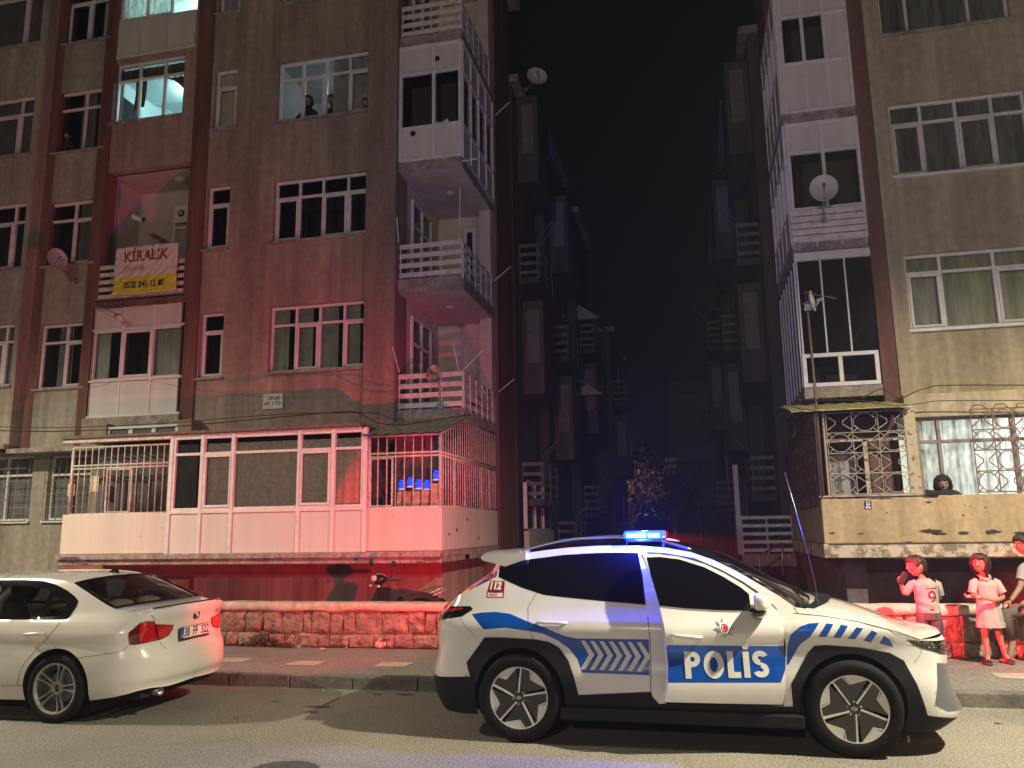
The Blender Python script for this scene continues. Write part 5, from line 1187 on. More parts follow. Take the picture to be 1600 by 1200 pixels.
glass_s = smoothpoly(S((779, 901.5), (781, 885), (806, 878), (830, 873.5), (880, 867), (930, 864), (965, 863.3), (997, 863.5)), 1)+S((1004, 900), (1009, 945), (950, 940), (880, 933), (850, 929.5), (815, 918))
car.table(car.u0, car.u1, .16, 1.62)
clad = S((722, 1112), (735, 1057), (729, 1035), (757, 996), (783, 996), (835, 999), (858, 1003), (874, 1012), (888, 1032), (897, 1058), (904, 1086), (1017, 1081), (1023, 1088))+S((1228, 1104), (1240, 1104), (1236, 1069), (1262, 1020), (1273, 1009), (1290, 1008), (1345, 1012), (1390, 1020), (1412, 1032), (1432, 1068), (1449, 1118), (1480, 1118))+[(uF-.3, .30), (uF, .30), (uF, .16), (0, .16), (uR, .16), (uR, .46)]+S((683, 1036), (700, 1045), (735, 1057))
clad = S((735, 1057), (729, 1035), (757, 996), (783, 996), (835, 999), (858, 1003), (874, 1012), (888, 1032), (897, 1058), (904, 1086), (1017, 1081), (1025, 1092), (1226, 1104), (1239, 1104), (1236, 1069), (1262, 1020), (1273, 1009), (1290, 1008), (1345, 1012), (1390, 1020), (1412, 1032), (1432, 1068), (1449, 1118), (1475, 1118))+[(uF-.35, .33), (uF, .33), (uF, .10), (0, .10), (uR, .10), (uR, .50)]+S((684, 1037), (700, 1045))
archR = arch(uRw, RW+.01, .405)+[(uRw-.36, .10), (uRw+.36, .10)]
archF = arch(uFw, RW+.01, .405)+[(uFw-.36, .10), (uFw+.36, .10)]
archR = [(uRw+.405, .10)]+arch(uRw, RW+.01, .405, 0, 180)+[(uRw-.405, .10)]
archF = [(uFw+.405, .10)]+arch(uFw, RW+.01, .405, 0, 180)+[(uFw-.405, .10)]
opening = S((1001, 861), (1040, 864), (1085, 872), (1125, 889), (1160, 908), (1190, 928), (1213, 950), (1222, 975), (1228, 1010), (1227, 1060), (1225, 1103), (1030, 1100), (1019, 1088), (1017, 1040), (1014, 985), (1009, 945), (1004, 900))
jamb_w = S((1001, 861), (1010, 862), (1022, 900), (1035, 950), (1044, 1000), (1046, 1060), (1040, 1099), (1030, 1100), (1019, 1088), (1017, 1040), (1014, 985), (1009, 945), (1004, 900))
tail = S((735, 947), (739, 952), (722, 963), (700, 974))+[(-2.42, .885), (-2.65, .88), (-2.65, 1.075), (-2.42, 1.08)]+S((700, 944),)
tr1 = [(-2.6, 1.065), (-2.3, 1.062)]+S((722, 948.5), (724, 951.5))+[(-2.3, 1.03), (-2.6, 1.03)]
tr2 = [(-2.6, 1.01)]+S((712, 954), (694, 971))+[(-2.45, .905), (-2.6, .90)]
head = S((1417, 1000.5), (1476, 999), (1488, 1008), (1484, 1022), (1470, 1022), (1440, 1013), (1425, 1007))
fog = S((1464, 1036), (1476, 1036), (1480, 1058), (1489, 1055), (1500, 1068), (1499, 1103), (1481, 1111), (1461, 1101))
car.table(-2.05, 2.05, .16, 1.62)
blueA = S((737, 959), (770, 957), (795, 960), (825, 970), (855, 985), (885, 993), (905, 997), (1014, 998), (1015, 1056), (908, 1052), (903, 1030), (893, 1015), (872, 999), (845, 991), (800, 979), (756, 983.5))
blueA = S((737, 959.5), (752, 957), (775, 956), (797, 959), (822, 970), (850, 980), (880, 993), (900, 997.5), (1014, 999), (1015, 1055), (909, 1051), (902, 1030), (890, 1014), (872, 1001), (848, 990), (826, 986), (790, 981), (756, 983.5))
blueF0 = S((1229, 1040), (1230, 1010), (1235, 992), (1250, 979), (1264, 974), (1280, 973), (1265, 996), (1250, 1007), (1232, 1038))
bl = [((1291, 974), (1302, 975), (1291, 995.5), (1278, 995)), ((1314, 976), (1325, 978), (1313, 997), (1301, 996.5)), ((1338, 980), (1349, 982), (1336, 999), (1324, 998)), ((1362, 985), (1371, 989), (1361, 1004), (1349, 1001)), ((1381, 993), (1390, 999), (1396, 1011), (1374, 1005.5))]
regs = [('clad', clad), ('glass', glass_s), ('blue', blueA), ('blue', blueF0)]+[('blue', S(*q)) for q in bl]
# chevrons
for k in range(7):
    x = 906.5+k*14.6; y0 = 1001+k*.45; y1 = 1046+k*.55; ym = 1023+k*.55
    regs.append(('chev', S((x+1, y0), (x+7.5, y0), (x+22.5, ym), (x+8, y1), (x+.5, y1), (x+13.5, ym))))
regs += [('stk', S((766, 907), (789, 908), (787, 934.5), (759.5, 934), (760.5, 926))), ('stw', S((762.5, 926), (785.5, 926.5), (784.8, 932.5), (761.3, 932.5)))]
regs += [('opening', opening), ('jamb', jamb_w), ('tail', tail), ('tailr', tr1), ('tailr', tr2), ('head', head), ('fog', fog), ('none', archR), ('none', archF)]
car.table(car.u0, car.u1, .16, 1.62)
0 and print('DBG top', [(round(a,2),round(b,3)) for a,b in top], 'hood', [(round(a,2),round(b,3)) for a,b in hood], 'fog', [(round(a,2),round(b,3)) for a,b in fog], 'head', [(round(a,2),round(b,3)) for a,b in head], 'uF', round(uF,2), 'uR', round(uR,2), 'tail', [(round(a,2),round(b,3)) for a,b in tail])
vo, FS = partition(outer, regs, .055)
g = lambda k: FS.get(k, [])
body = skin(car, vo, [g('body'), g('blue'), g('chev'), g('opening'), g('jamb'), g('stk'), g('stw')], 'body', None, PC, mis=[0, 1, 2, 3, 0, 4, 5], mats=[CWHITE, PBLUE, REFW, DARK, mat('dark_red_vinyl', (.30, .01, .015), .4), WHI])
skin(car, vo, g('clad'), 'cladding', PLAST, PC, off=.006)
skin(car, vo, g('glass'), 'side_window', TINT, PC, off=.002)
for nm, k, mm in (('tail_light', 'tail', GLOSSB), ('tail_lens', 'tailr', REDL), ('headlight', 'head', GLOSSB), ('bumper_grille', 'fog', mat('grey_grille_plastic', (.16, .17, .19), .3, .4))): skin(car, vo, g(k), nm, mm, PC, off=.003)
# arch lips and wheel wells
b = MB()
for cx in (uRw, uFw):
    for sg in (-1, 1):
        pts = arch(cx, RW+.01, .405, -25, 205, 40)
        for (a, c) in zip(pts, pts[1:]):
            p, q = car(a[0], a[1], .006), car(c[0], c[1], .006); p2, q2 = Vector((p.x, -.5, p.z)), Vector((q.x, -.5, q.z)); L_ = [p, q, q2, p2]
            if sg > 0: L_ = [Vector((v.x, -v.y, v.z)) for v in L_]
            b.add(L_, [(0, 1, 2, 3)])
b.box(-2.0, 1.95, -.72, .72, .22, .62); b.build('underbody', mat('underbody_black', (.012, .012, .012), .9), PC)
b = MB(); b.box(-1.0, .98, -.925, -.80, .20, .31); b.box(-1.0, .98, .80, .925, .20, .31); b.build('sill', PLAST, PC, bevel=.02)
# upper surfaces: hood, windscreen, roof, rear window
edge = []; crown = []; bow = []; idx = {}
def addE(L_, c0, c1, b0, b1, n=3):
    P = [car(u, z) for u, z in L_]; P = crv(P, n); k0 = len(edge)
    for i, p in enumerate(P): t = i/max(1, len(P)-1); edge.append(p); crown.append(c0+(c1-c0)*t); bow.append(b0+(b1-b0)*t)
    return k0, len(edge)-1
i_top = [t for t in top]
k1 = addE([(uR, 1.06), (uR+.3, 1.062), (uR+.52, 1.065)]+[top[0]], .0, .01, -.0, -.16)
k2 = addE([top[0], top[1]], .01, .02, -.16, -.20)
k2b = addE([top[1], top[2]], .02, .03, -.20, -.10)
k3 = addE(top[2:12], .05, .055, -.0, .05)
k4 = addE(top[11:]+[hood[0]], .05, .02, .05, .20)
k5 = addE(hood, .045, .035, .10, .03)
k6 = addE([hood[-1], (uF-.35, .885), (uF, .885)], .035, .0, .03, .0)
loft(car, edge, crown, bow, 'roof', [mat('black_roof', (.010, .010, .012), .15, coat=1)], PC, [(k3[0], k3[1], 0)])
loft(car, edge, crown, bow, 'windscreen', TINT, PC, [(k4[0], k4[1], 0)])
loft(car, edge, crown, bow, 'rear_window', TINT, PC, [(k1[0], k2b[1], 0)])
loft(car, edge, crown, bow, 'bonnet', CWHITE, PC, [(k5[0], k6[1], 0)])
# wipers and cowl
b = MB(); c0 = car.W.inverted() @ at(1243, 949, 7.35)
b.grid(lambda u, v: (edge[k4[1]].x-.06+.22*(1-(2*v-1)**2)+.13*u, edge[k4[1]].y*(1-2*v)*.97, edge[k4[1]].z+.012+.03*(1-(2*v-1)**2)), 3, 16); b.build('cowl', PLAST, PC, smooth=True)
b = MB(); b.tube([(edge[k4[1]].x+.05, -.35, edge[k4[1]].z+.06), (edge[k4[1]].x-.35, -.05, edge[k4[1]].z+.24)], .009, 6); b.tube([(edge[k4[1]].x+.08, .25, edge[k4[1]].z+.06), (edge[k4[1]].x-.30, .55, edge[k4[1]].z+.22)], .009, 6); b.build('wiper', BLACKM, PC)
# spoiler
sp = [(745, 872), (790, 861)]
wi = car.W.inverted(); prof = [wi @ at(px, py, 7.40) for px, py in ((744, 871), (746, 875.5), (770, 881), (786, 885), (822, 874), (822, 863.5), (798, 866), (775, 868))]
b = MB(); n = len(prof); ys_ = [-.70+1.40*k/16 for k in range(17)]
for k, y in enumerate(ys_):
    t = abs(2*k/16-1); ex = .10*t**3; 
    for p in prof: b.v.append((p.x+ex*max(0, (prof[4].x-p.x)), y, p.z+.045*(1-t*t)))
for k in range(16):
    for q in range(n): b.f.append((k*n+q, (k+1)*n+q, (k+1)*n+(q+1) % n, k*n+(q+1) % n)); b.m.append(0)
b.f.append(tuple(range(n))); b.m.append(0); b.f.append(tuple(16*n+q for q in range(n))); b.m.append(0)
b.build('spoiler', CWHITE, PC, auto=35)
# roof side strip glow line + rails
b = MB()
for sg in (-1, 1):
    pts = [Vector((q.x, sg*(abs(q.y)-.05), q.z+.02+.05*min(1, 4*t, 4*(1-t)))) for q, t in ((car(*p), i/(len(top[3:11])-1)) for i, p in enumerate(top[3:11]))]
    b.tube(crv(pts, 4), .014, 8)
b.build('roof_rail', mat('silver_rail', (.35, .35, .37), .3, .8), PC, smooth=True)
b = MB(); q = car.W.inverted() @ at(820, 855, 8.0); b.prism([(q.x-.10, q.z-.05), (q.x+.10, q.z-.05), (q.x-.07, q.z+.03)], q.y-.015, q.y+.015); b.build('shark_fin', GLOSSB, PC, bevel=.008)
# panel gaps
b = MB()
line(b, car, S((839, 926), (825, 949), (825, 970), (834, 1001)))
line(b, car, S((719, 966), (737, 988), (744, 996)), .003)
line(b, car, S((1240, 958), (1290, 963), (1340, 971), (1390, 984), (1437, 1000)), .005)
line(b, car, S((1441, 1013), (1437, 1024), (1428, 1036)), .003)
line(b, car, S((1012, 962), (1016, 1000), (1017, 1050), (1017, 1085)), .006)
line(b, car, S((1240, 949), (1247, 958)), .004)
b.build('panel_gaps', GAP, PC)
# rear door handle, crease highlight
def handle(px0, px1, py, M=None, parent=PC):
    u0, z0 = car.inv(px0, py); u1, z1 = car.inv(px1, py+1); b = MB(); P = [car(u0+(u1-u0)*t, z0+(z1-z0)*t, .03 if 0 < t < 1 else .0) for t in (0, .12, .3, .5, .7, .88, 1)]
    if M is not None: P = [M @ p for p in P]
    b.tube(P, [.011, .015, .016, .016, .016, .015, .011], 10); c = P[3]; 
    return b.build('door_handle', CWHITE, parent, smooth=True)
handle(840, 886, 972)
# wheels
RIMr = .255
for (cx, ph, nm) in ((uRw, 84, 'r'), (uFw, 54, 'f')):
    disc_wheel(PC, cx, -.805, RW, RIMr, .235, suv_spokes(ph), -1)
    disc_wheel(PC, cx, .805, RW, RIMr, .235, suv_spokes(ph), 1)
# --- ajar front passenger door
PH = radians(13); hinge = car(*car.inv(1226, 1030)); hinge = Vector((hinge.x, hinge.y+.02, 0))
DM = Matrix.Translation(hinge) @ Matrix.Rotation(PH, 4, 'Z') @ Matrix.Translation(-hinge)
car.extra = DM; car.table(-.75, .95, .2, 1.62, 50, 40)
D = lambda *L: car.pts(L)
dout = D((1003, 866), (1030, 866), (1062, 870), (1100, 881), (1130, 895), (1160, 912), (1180, 926), (1200, 940), (1215, 955), (1223, 977), (1228, 1010), (1227, 1060), (1224, 1101), (1120, 1099), (1038, 1097), (1043, 1078), (1044, 1040), (1041, 1005), (1037, 975), (1030, 945), (1020, 910), (1010, 880))
dwin = D((1010, 871), (1030, 870), (1062, 874), (1100, 886), (1130, 901), (1158, 918), (1170, 928), (1174, 955), (1120, 954), (1070, 951), (1029, 947), (1018, 905))
dblue = D((1042, 1008), (1231, 1009.5), (1229, 1040), (1220, 1067), (1030, 1067))
dvo, DF = partition(dout, [('blue', dblue), ('win', dwin)], .05)
door = skin(car, dvo, [DF['body'], DF['blue']], 'front_door', None, PC, mirror=False, M=DM, mis=[0, 1], mats=[CWHITE, PBLUE])
skin(car, dvo, DF['win'], 'pane', TINT, door, mirror=False, M=DM, off=.002)
b = MB(); dd = densify(dout, .04)
for a, c in zip(dd, dd[1:]+dd[:1]):
    b.add([DM @ car(a[0], a[1]), DM @ car(c[0], c[1]), DM @ (car(c[0], c[1], -.05)+Vector((.0, .06, 0))), DM @ (car(a[0], a[1], -.05)+Vector((.0, .06, 0)))], [(0, 1, 2, 3)])
b.build('door_edge', CWHITE, door)
skin(car, dvo, DF['body']+DF['blue'], 'door_lining', mat('door_lining', (.03, .03, .03), .8), door, mirror=False, M=DM, off=-.10)
b = MB(); line(b, car, D((1031, 947.5), (1070, 951.5), (1120, 954.5), (1174, 955.5)), .010, .004, DM, False); b.build('belt_trim', CHROME, door)
uh0, zh0 = car.inv(1049, 992); uh1, zh1 = car.inv(1097, 996)
b = MB(); P = [DM @ car(uh0+(uh1-uh0)*t, zh0+(zh1-zh0)*t, .03 if 0 < t < 1 else .0) for t in (0, .12, .3, .5, .7, .88, 1)]; b.tube(P, [.011, .015, .017, .017, .017, .015, .011], 10); b.build('door_handle', CWHITE, door, smooth=True)
def skin_text(body, size, px, py, m_, off, sx, bold, name='lettering', parent=door, M=DM, shear=0):
    u0, z0 = car.inv(px, py); me = text_mesh(name, body, size, None, None, None, off=bold, sx=sx, ret=True); bm = bmesh.new(); bm.from_mesh(me)
    bmesh.ops.triangulate(bm, faces=bm.faces)
    bmesh.ops.subdivide_edges(bm, edges=bm.edges, cuts=1)
    for v in bm.verts: v.co = (M @ car(u0+v.co.x, z0+v.co.y, off)) if M is not None else car(u0+v.co.x, z0+v.co.y, off)
    bm.to_mesh(me); bm.free(); me.materials.clear(); me.materials.append(m_); o = bpy.data.objects.new(name, me); COL.objects.link(o); o.parent = parent; return o
# POLIS lettering as solid letter shapes
def letters(parent, M, cpx, cpy, H, m_):
    u0, z0 = car.inv(cpx, cpy); w = H*.24; b = MB(); x = 0; s_ = H
    def q(poly, holes=()):
        segs = poly; b0 = [M @ car(u0+px_, z0+pz, .004) for px_, pz in segs]; b.add(b0, [tuple(range(len(b0)))])
    def bar(x0, x1, y0, y1): q([(x0, y0), (x1, y0), (x1, y1), (x0, y1)])
    def arcs(cx, cy, rx, ry, a0, a1, wd, n=18):
        for k in range(n):
            t0, t1 = radians(a0+(a1-a0)*k/n), radians(a0+(a1-a0)*(k+1)/n)
            q([(cx+(rx-wd)*cos(t0), cy+(ry-wd)*sin(t0)), (cx+rx*cos(t0), cy+ry*sin(t0)), (cx+rx*cos(t1), cy+ry*sin(t1)), (cx+(rx-wd)*cos(t1), cy+(ry-wd)*sin(t1))])
    W_ = [H*.62, H*.80, H*.50, w, H*.62]; gap = H*.13; tot = sum(W_)+4*gap; x = -tot/2; h = H/2
    # P
    bar(x, x+w, -h, h); r_ = H*.29; arcs(x+W_[0]-r_, h-r_, r_, r_, -90, 90, w*.85); bar(x+w, x+W_[0]-r_, h-w*.85, h); bar(x+w, x+W_[0]-r_, h-2*r_, h-2*r_+w*.85); x += W_[0]+gap
    # O
    arcs(x+W_[1]/2, 0, W_[1]/2, h*1.03, 0, 360, w, 36); x += W_[1]+gap
    # L
    bar(x, x+w, -h, h); bar(x+w, x+W_[2], -h, -h+w*.9); x += W_[2]+gap
    # dotted I
    bar(x, x+w, -h, h*.94); arcs(x+w/2, h*1.34, w*.55, w*.55, 0, 360, w*.54, 16); x += w+gap
    # S
    W5 = W_[4]; rr_ = H*.275; cx = x+W5/2; wd = w*.88
    arcs(cx, h-rr_, W5*.5, rr_, 20, 270, wd); arcs(cx, -h+rr_, W5*.5, rr_, -160, 90, wd)
    return b.build('lettering', m_, parent)
letters(door, DM, 1135, 1038, .205, REFW)
# star badge
u0, z0 = car.inv(1131.5, 981); b = MB(); n = 16
star = [((.088 if k % 2 == 0 else .045)*cos(2*pi*k/n+pi/2), (.088 if k % 2 == 0 else .045)*sin(2*pi*k/n+pi/2)) for k in range(n)]
b.add([DM @ car(u0, z0, .014)]+[DM @ car(u0+x, z0+z, .010) for x, z in star], [(0, k+1, (k+1) % n+1) for k in range(n)], 0)
for r_, mi, o_ in ((.036, 1, .0150), (.029, 2, .0165)):
    b.add([DM @ car(u0+r_*cos(2*pi*k/20), z0+r_*1.15*sin(2*pi*k/20), o_) for k in range(20)], [tuple(range(20))], mi)
def cresc(cx, r1, r2, d, o_, mi):
    A = [(cx+r1*cos(radians(a)), r1*sin(radians(a))) for a in range(40, 321, 14)]; B_ = [(cx+d+r2*cos(radians(a)), r2*sin(radians(a))) for a in range(320, 39, -14)]
    for i in range(len(A)-1): b.add([DM @ car(u0+A[i][0], z0+A[i][1], o_), DM @ car(u0+A[i+1][0], z0+A[i+1][1], o_), DM @ car(u0+B_[-2-i][0], z0+B_[-2-i][1], o_), DM @ car(u0+B_[-1-i][0], z0+B_[-1-i][1], o_)], [(0, 1, 2, 3)], mi)
cresc(-.005, .019, .015, .006, .0178, 0)
b.build('badge', [mat('silver_vinyl', (.55, .55, .56), .3, .5), WHI, mat('red_enamel', (.45, .01, .03), .35)], door)
# mirror
mc = DM @ car(*car.inv(1183, 945)); b = MB()

def mir(u, v):
    a = 2*pi*u; p = pi*v; sg = lambda q, e: (1 if q > 0 else -1)*abs(q)**e
    x, y, z = sg(sin(p)*cos(a), .55), sg(cos(p), .7), sg(sin(p)*sin(a), .6)
    v_ = Vector((x*.062*(1+.25*y), y*.115, z*.068*(1-.12*x))); return Matrix.Rotation(radians(-12), 3, 'Z') @ v_ + Vector((mc.x+.03, mc.y-.13, mc.z+.035))
b.grid(mir, 28, 16); o = b.build('mirror', CWHITE, door, smooth=True)
b = MB(); b.ell((mc.x+.005, mc.y-.10, mc.z-.045), (.065, .12, .05), Matrix.Rotation(radians(-14), 4, 'Z'), 14); b.box(mc.x-.03, mc.x+.05, mc.y-.10, mc.y+.03, mc.z-.07, mc.z-.02); b.build('mirror_base', GLOSSB, door, smooth=True)
car.extra = Matrix.Identity(4); car.table(car.u0, car.u1, .16, 1.62)
# 112 sticker
def sticker(cpx, cpy, w, h):
    u0, z0 = car.inv(cpx, cpy); sh = .10
    f = lambda x, y, o_: car(u0+x+y*sh, z0+y, o_)
    o = bpy.data.objects.new('emergency_sticker', None); COL.objects.link(o); o.parent = PC
    for body, size, dy, m_, sx, bo in (("112", .088, .022, WHI, .92, .005), ("ACİL", .036, -h*.335, mat('dark_red_vinyl', (.30, .01, .015), .4), 1.1, .001)):
        me = text_mesh('lettering', body, size, None, None, None, off=bo, sx=sx, ret=True)
        for v in me.vertices: v.co = f(v.co.x, v.co.y+dy, .010)
        me.materials.clear(); me.materials.append(m_); q = bpy.data.objects.new('lettering', me); COL.objects.link(q); q.parent = o
sticker(773.5, 919.5, .138, .145)
# taillight inner details, headlamp glints
b = MB()
for poly in (((697, 960), (711, 953), (714, 954), (692, 972)),):
    q = [car(*car.inv(*p), .006) for p in poly]; b.add(q, [(0, 1, 2, 3)])
b.build('reflector', mat('pale_red_reflector', (.75, .25, .2), .2, coat=1), PC)
b = MB(); rnd = random.Random(2)
for k in range(40):
    u_, z_ = car.inv(rnd.uniform(1432, 1484), rnd.uniform(1002, 1012)); s_ = .005; b.add([car(u_-s_, z_, .007), car(u_, z_-s_, .007), car(u_+s_, z_, .007), car(u_, z_+s_, .007)], [(0, 1, 2, 3)])
b.build('lamp_facets', CHROME, PC)
# whip antenna on the bonnet edge
a0 = car.W.inverted() @ at(1279, 962, 7.42); b = MB(); b.lathe([(.022, -.02), (.02, .02), (.012, .05), (.012, .12), (.004, .13)], Matrix.Translation(a0), 12); b.build('antenna_base', BLACKM, PC, smooth=True)
a1 = car.W.inverted() @ at(1226, 738, 7.42); b = MB(); b.tube([a0, a0+Vector((-.004, 0, .25)), (a0+a1)/2+Vector((.03, 0, 0)), a1], .0028, 6); b.build('whip_antenna', mat('grey_whip', (.3, .3, .35), .3, .8), PC, smooth=True)
# light bar across the roof
lb = at(1011, 838, 7.95); LBAR = bpy.data.objects.new('light_bar', None); COL.objects.link(LBAR); LBAR.parent = PC; lbl = car.W.inverted() @ lb; LBAR.location = lbl
b = MB(); b.box(-.16, .16, -.46, .46, -.045, -.018); b.box(-.05, .05, -.35, -.25, -.10, -.045); b.box(-.05, .05, .25, .35, -.10, -.045); b.build('bar_base', BLACKM, LBAR, bevel=.008)
BLUEE = mat('lit_blue_lens', (.01, .02, .5), .1, emit=(.006, .03, 1.0), estr=16)
b = MB(); b.box(-.175, .175, -.47, -.02, -.018, .052); b.build('blue_lens', BLUEE, LBAR, bevel=.02)
b = MB()
for x in (-.12, -.06, 0, .07, .12): b.box(x-.022, x+.022, -.476, -.4701, -.002, .030)
b.build('blue_diodes', mat('blue_white_diode', (.4, .6, 1), .2, emit=(.30, .80, 1.0), estr=14), LBAR)
b = MB(); b.box(-.175, .175, .02, .40, -.018, .052); b.build('red_lens', mat('red_bar_lens', (.5, .01, .01), .1, emit=(1, .02, .02), estr=.3), LBAR, bevel=.02)
b = MB(); b.box(-.15, .15, -.019, .019, -.018, .048); b.build('bar_divider', BLACKM, LBAR)
l = lamp_spot('haze_column_light', (0, .02, .10), 1300, (.02, .03, 1), 26, 1.0, .05); l.parent = LBAR; l.rotation_euler = Vector((-.06, 1, .62)).to_track_quat('-Z', 'Y').to_euler()  # spot added to light a blue column in the haze
l = lamp_point('blue_beacon_light', (0, -.25, .10), 200, (.02, .04, 1), .05); l.parent = LBAR
l = lamp_point('blue_beacon_light', (-.02, -.51, .03), 230, (.02, .04, 1), .04); l.parent = LBAR
def red_spot(name, parent, loc, wdir, power, size, blend):
    l = lamp_spot(name, loc, power, (1, .02, .04), size, blend, .04); l.parent = parent; l.rotation_euler = Vector(wdir).to_track_quat('-Z', 'Y').to_euler(); l.scale = (1, .58, 1); return l
red_spot('red_beacon_light', LBAR, (.05, .47, .03), (.82, .57, -.24), 9500, 44, .8)
b = MB(); b.box(-2.29, -2.10, .52, .86, 1.005, 1.02); b.build('strobe_light_shield', BLACKM, PC, bevel=.004); b = MB(); b.box(-2.22, -2.16, .55, .80, 1.022, 1.045); b.build('rear_strobe', mat('red_bar_lens', (.5, .01, .01), .1, emit=(1, .02, .02), estr=1.5), PC, bevel=.004)  # plate added below the strobe to block its downward light
red_spot('red_strobe_light', PC, (-2.26, .72, 1.06), (-.83, .54, .19), 1350, 116, .6)
# ================================================================== WHITE SALOON
hb = at(85.6, 1078.7, 7.20)
BX, BY, BR = hb.x, 8.06, .325
BW = empty('saloon_car', (BX, BY, 0), 'white saloon car with red tail lights, seen from behind at the left edge', 'car')
plan = [(-3.55, 0), (-3.50, -.45), (-3.35, -.70), (-3.0, -.84), (-2.3, -.895), (-1.4, -.905), (-.7, -.908), (0, -.905), (.35, -.895), (.62, -.86), (.82, -.77), (.93, -.60), (.99, -.35), (1.01, 0)]
plan = [(-x, y) for x, y in plan]
# build with rear at -x then turn the car round: near side stays toward the viewer, so mirror x
class CarR(Car):
    """same skin, but the rear points to +x and the near side still faces -y"""
    def world(s, u, z): return s.W @ s.extra @ s(u, z)
planr = [(1.01, 0), (.99, -.35), (.935, -.58), (.84, -.74), (.66, -.845), (.38, -.89), (0, -.905), (-.7, -.908), (-1.4, -.905), (-2.3, -.895), (-3.0, -.84), (-3.35, -.70), (-3.50, -.45), (-3.55, 0)]
sideb = [(.15, .09), (.22, .05), (.32, .015), (.45, .0), (.6, .0), (.74, .018), (.82, .004), (.90, .03), (.955, .05), (.99, .09), (1.06, .13), (1.2, .20), (1.33, .275), (1.40, .34), (1.5, .45)]
rearb = [(.15, .16), (.22, .10), (.27, .04), (.33, .05), (.38, .0), (.50, .0), (.60, .015), (.66, .055), (.75, .075), (.85, .075), (.93, .06), (1.0, .03), (1.05, .02), (1.08, .04), (1.12, .12), (1.5, .8)]
class Flip(Car):
    def base(s, u):                                # outline runs rear(+x) -> near -> front(-x): outward normal is the other side
        p, n = Car.base(s, u); return p, -n
    def __call__(s, u, z, off=0.0):
        p, n = s.base(u); ws = n.y*n.y; wr = max(0, n.x)**2; wf = max(0, -n.x)**2
        ins = ws*interp(s.side, z)+wr*interp(s.rear, z)+wf*interp(s.front, z); q = p-n*(ins-off)
        if q.y > 0: q.y = 0
        return Vector((q.x, q.y, z))
bc = Flip(planr, sideb, rearb, front, (BX, BY, 0), 0)
if not hasattr(bc, 'chk'):
    p, n = bc.base(0)
    if n.y > 0: Flip.base = lambda s, u: Car.base(s, u)
bc.table(bc.u0, 3.6, .16, 1.44, 110, 40)
B = lambda *L: bc.pts(L)
vR, vF = bc.u0, bc.u1
topb = bc.pts([(230, 956.5), (212, 956), (192, 955), (179, 951), (168, 945.5), (144, 930), (117, 912), (100, 907), (75, 904), (40, 903.5), (2, 904.5)])
lip = [(vR, 1.075), (vR+.35, 1.07), (vR+.62, 1.05)]
last = topb[-1]
front_top = [(last[0]+.35, last[1]-.01), (last[0]+.75, last[1]-.06), (last[0]+1.1, last[1]-.20), (last[0]+1.45, last[1]-.36), (2.55, .90), (3.1, .82), (vF-.5, .74), (vF, .72)]
outerb = [(vR, .25)]+B((217, 1079), (180, 1089), (144, 1094))+[(.35, .2), (-.1, .17), (.45, .17)]+[(.5, .19), (2.3, .19), (3.4, .2), (vF, .2)]+list(reversed(front_top))+list(reversed(topb))+list(reversed(lip))
q1 = B((352, 1044), (262, 1072), (217, 1079), (180, 1089), (144, 1094))
outerb = [(vR, .30), (vR+.4, .285)]+B((235, 1075), (217, 1079), (180, 1089), (144, 1094))+[(.0, .21), (.4, .20), (2.3, .19), (3.4, .2), (vF, .2)]+list(reversed(front_top))+list(reversed(topb))+list(reversed(lip))
uw = bc.inv(85.6, 1078.7)[0]
def archb(c): return [(c-.37, .10)]+[(c-.37*cos(radians(a)), BR+.01+.37*sin(radians(a))) for a in range(0, 181, 6)]+[(c+.37, .10)]
trim = smoothpoly(B((122.5, 939), (117.5, 932), (106, 923), (87, 913), (69, 908), (37, 906), (2, 906)), 1)
xf = last[0]+.9
trim = trim+[(last[0]+.35, last[1]-.03), (last[0]+.70, last[1]-.10), (last[0]+1.0, last[1]-.25), (last[0]+1.25, .965)]+B((2, 968), (60, 968), (106, 967), (120, 947))
gl1 = B((81, 921), (50, 917), (2, 914))+[(bc.inv(2, 914)[0]+.12, 1.26), (bc.inv(2, 968)[0]+.10, .975)]+B((2, 967), (60, 965.5))
gl2 = B((89, 925), (102, 934), (107, 941), (99, 955), (92, 962), (69, 964))
gl3u = bc.inv(2, 914)[0]; gl3 = [(gl3u+.22, 1.30), (last[0]+.40, last[1]-.07), (last[0]+.68, last[1]-.14), (last[0]+.95, last[1]-.27), (last[0]+1.12, .98), (gl3u+.20, .98)]
tlb = B((201, 994), (201.5, 988), (210, 981), (219, 973), (230, 970.5), (241, 971), (243, 975.3), (255, 975.7), (271, 976.3), (268.5, 985), (263, 993), (252.5, 999), (230, 1004), (210, 1007.5), (203, 1007))
tlr = B((219, 974), (230, 971.5), (240, 972), (245, 1000), (230, 1003), (219, 1005.5), (218, 990))
tlr2 = B((245, 977), (269, 977), (266, 987), (261, 993), (252, 998), (248, 999))
recess = [(vR, .93), (vR+.34, .935), (vR+.36, .76), (vR, .75)]
regs = [('trim', trim), ('glass', gl1), ('glass', gl2), ('glass', gl3), ('tail', tlb), ('tailr', tlr), ('tailr', tlr2), ('none', archb(uw)), ('none', archb(uw+2.76))]
vb, FB = partition(outerb, regs, .05)
gb = lambda k: FB.get(k, [])
bb_ = skin(bc, vb, gb('body'), 'body', CWH2, BW)
skin(bc, vb, gb('trim'), 'window_trim', GLOSSB, BW, off=.004)
SGL = glass('saloon_glass', (.62, .64, .60), 1.0)
skin(bc, vb, gb('glass'), 'side_window', SGL, BW, off=.001)
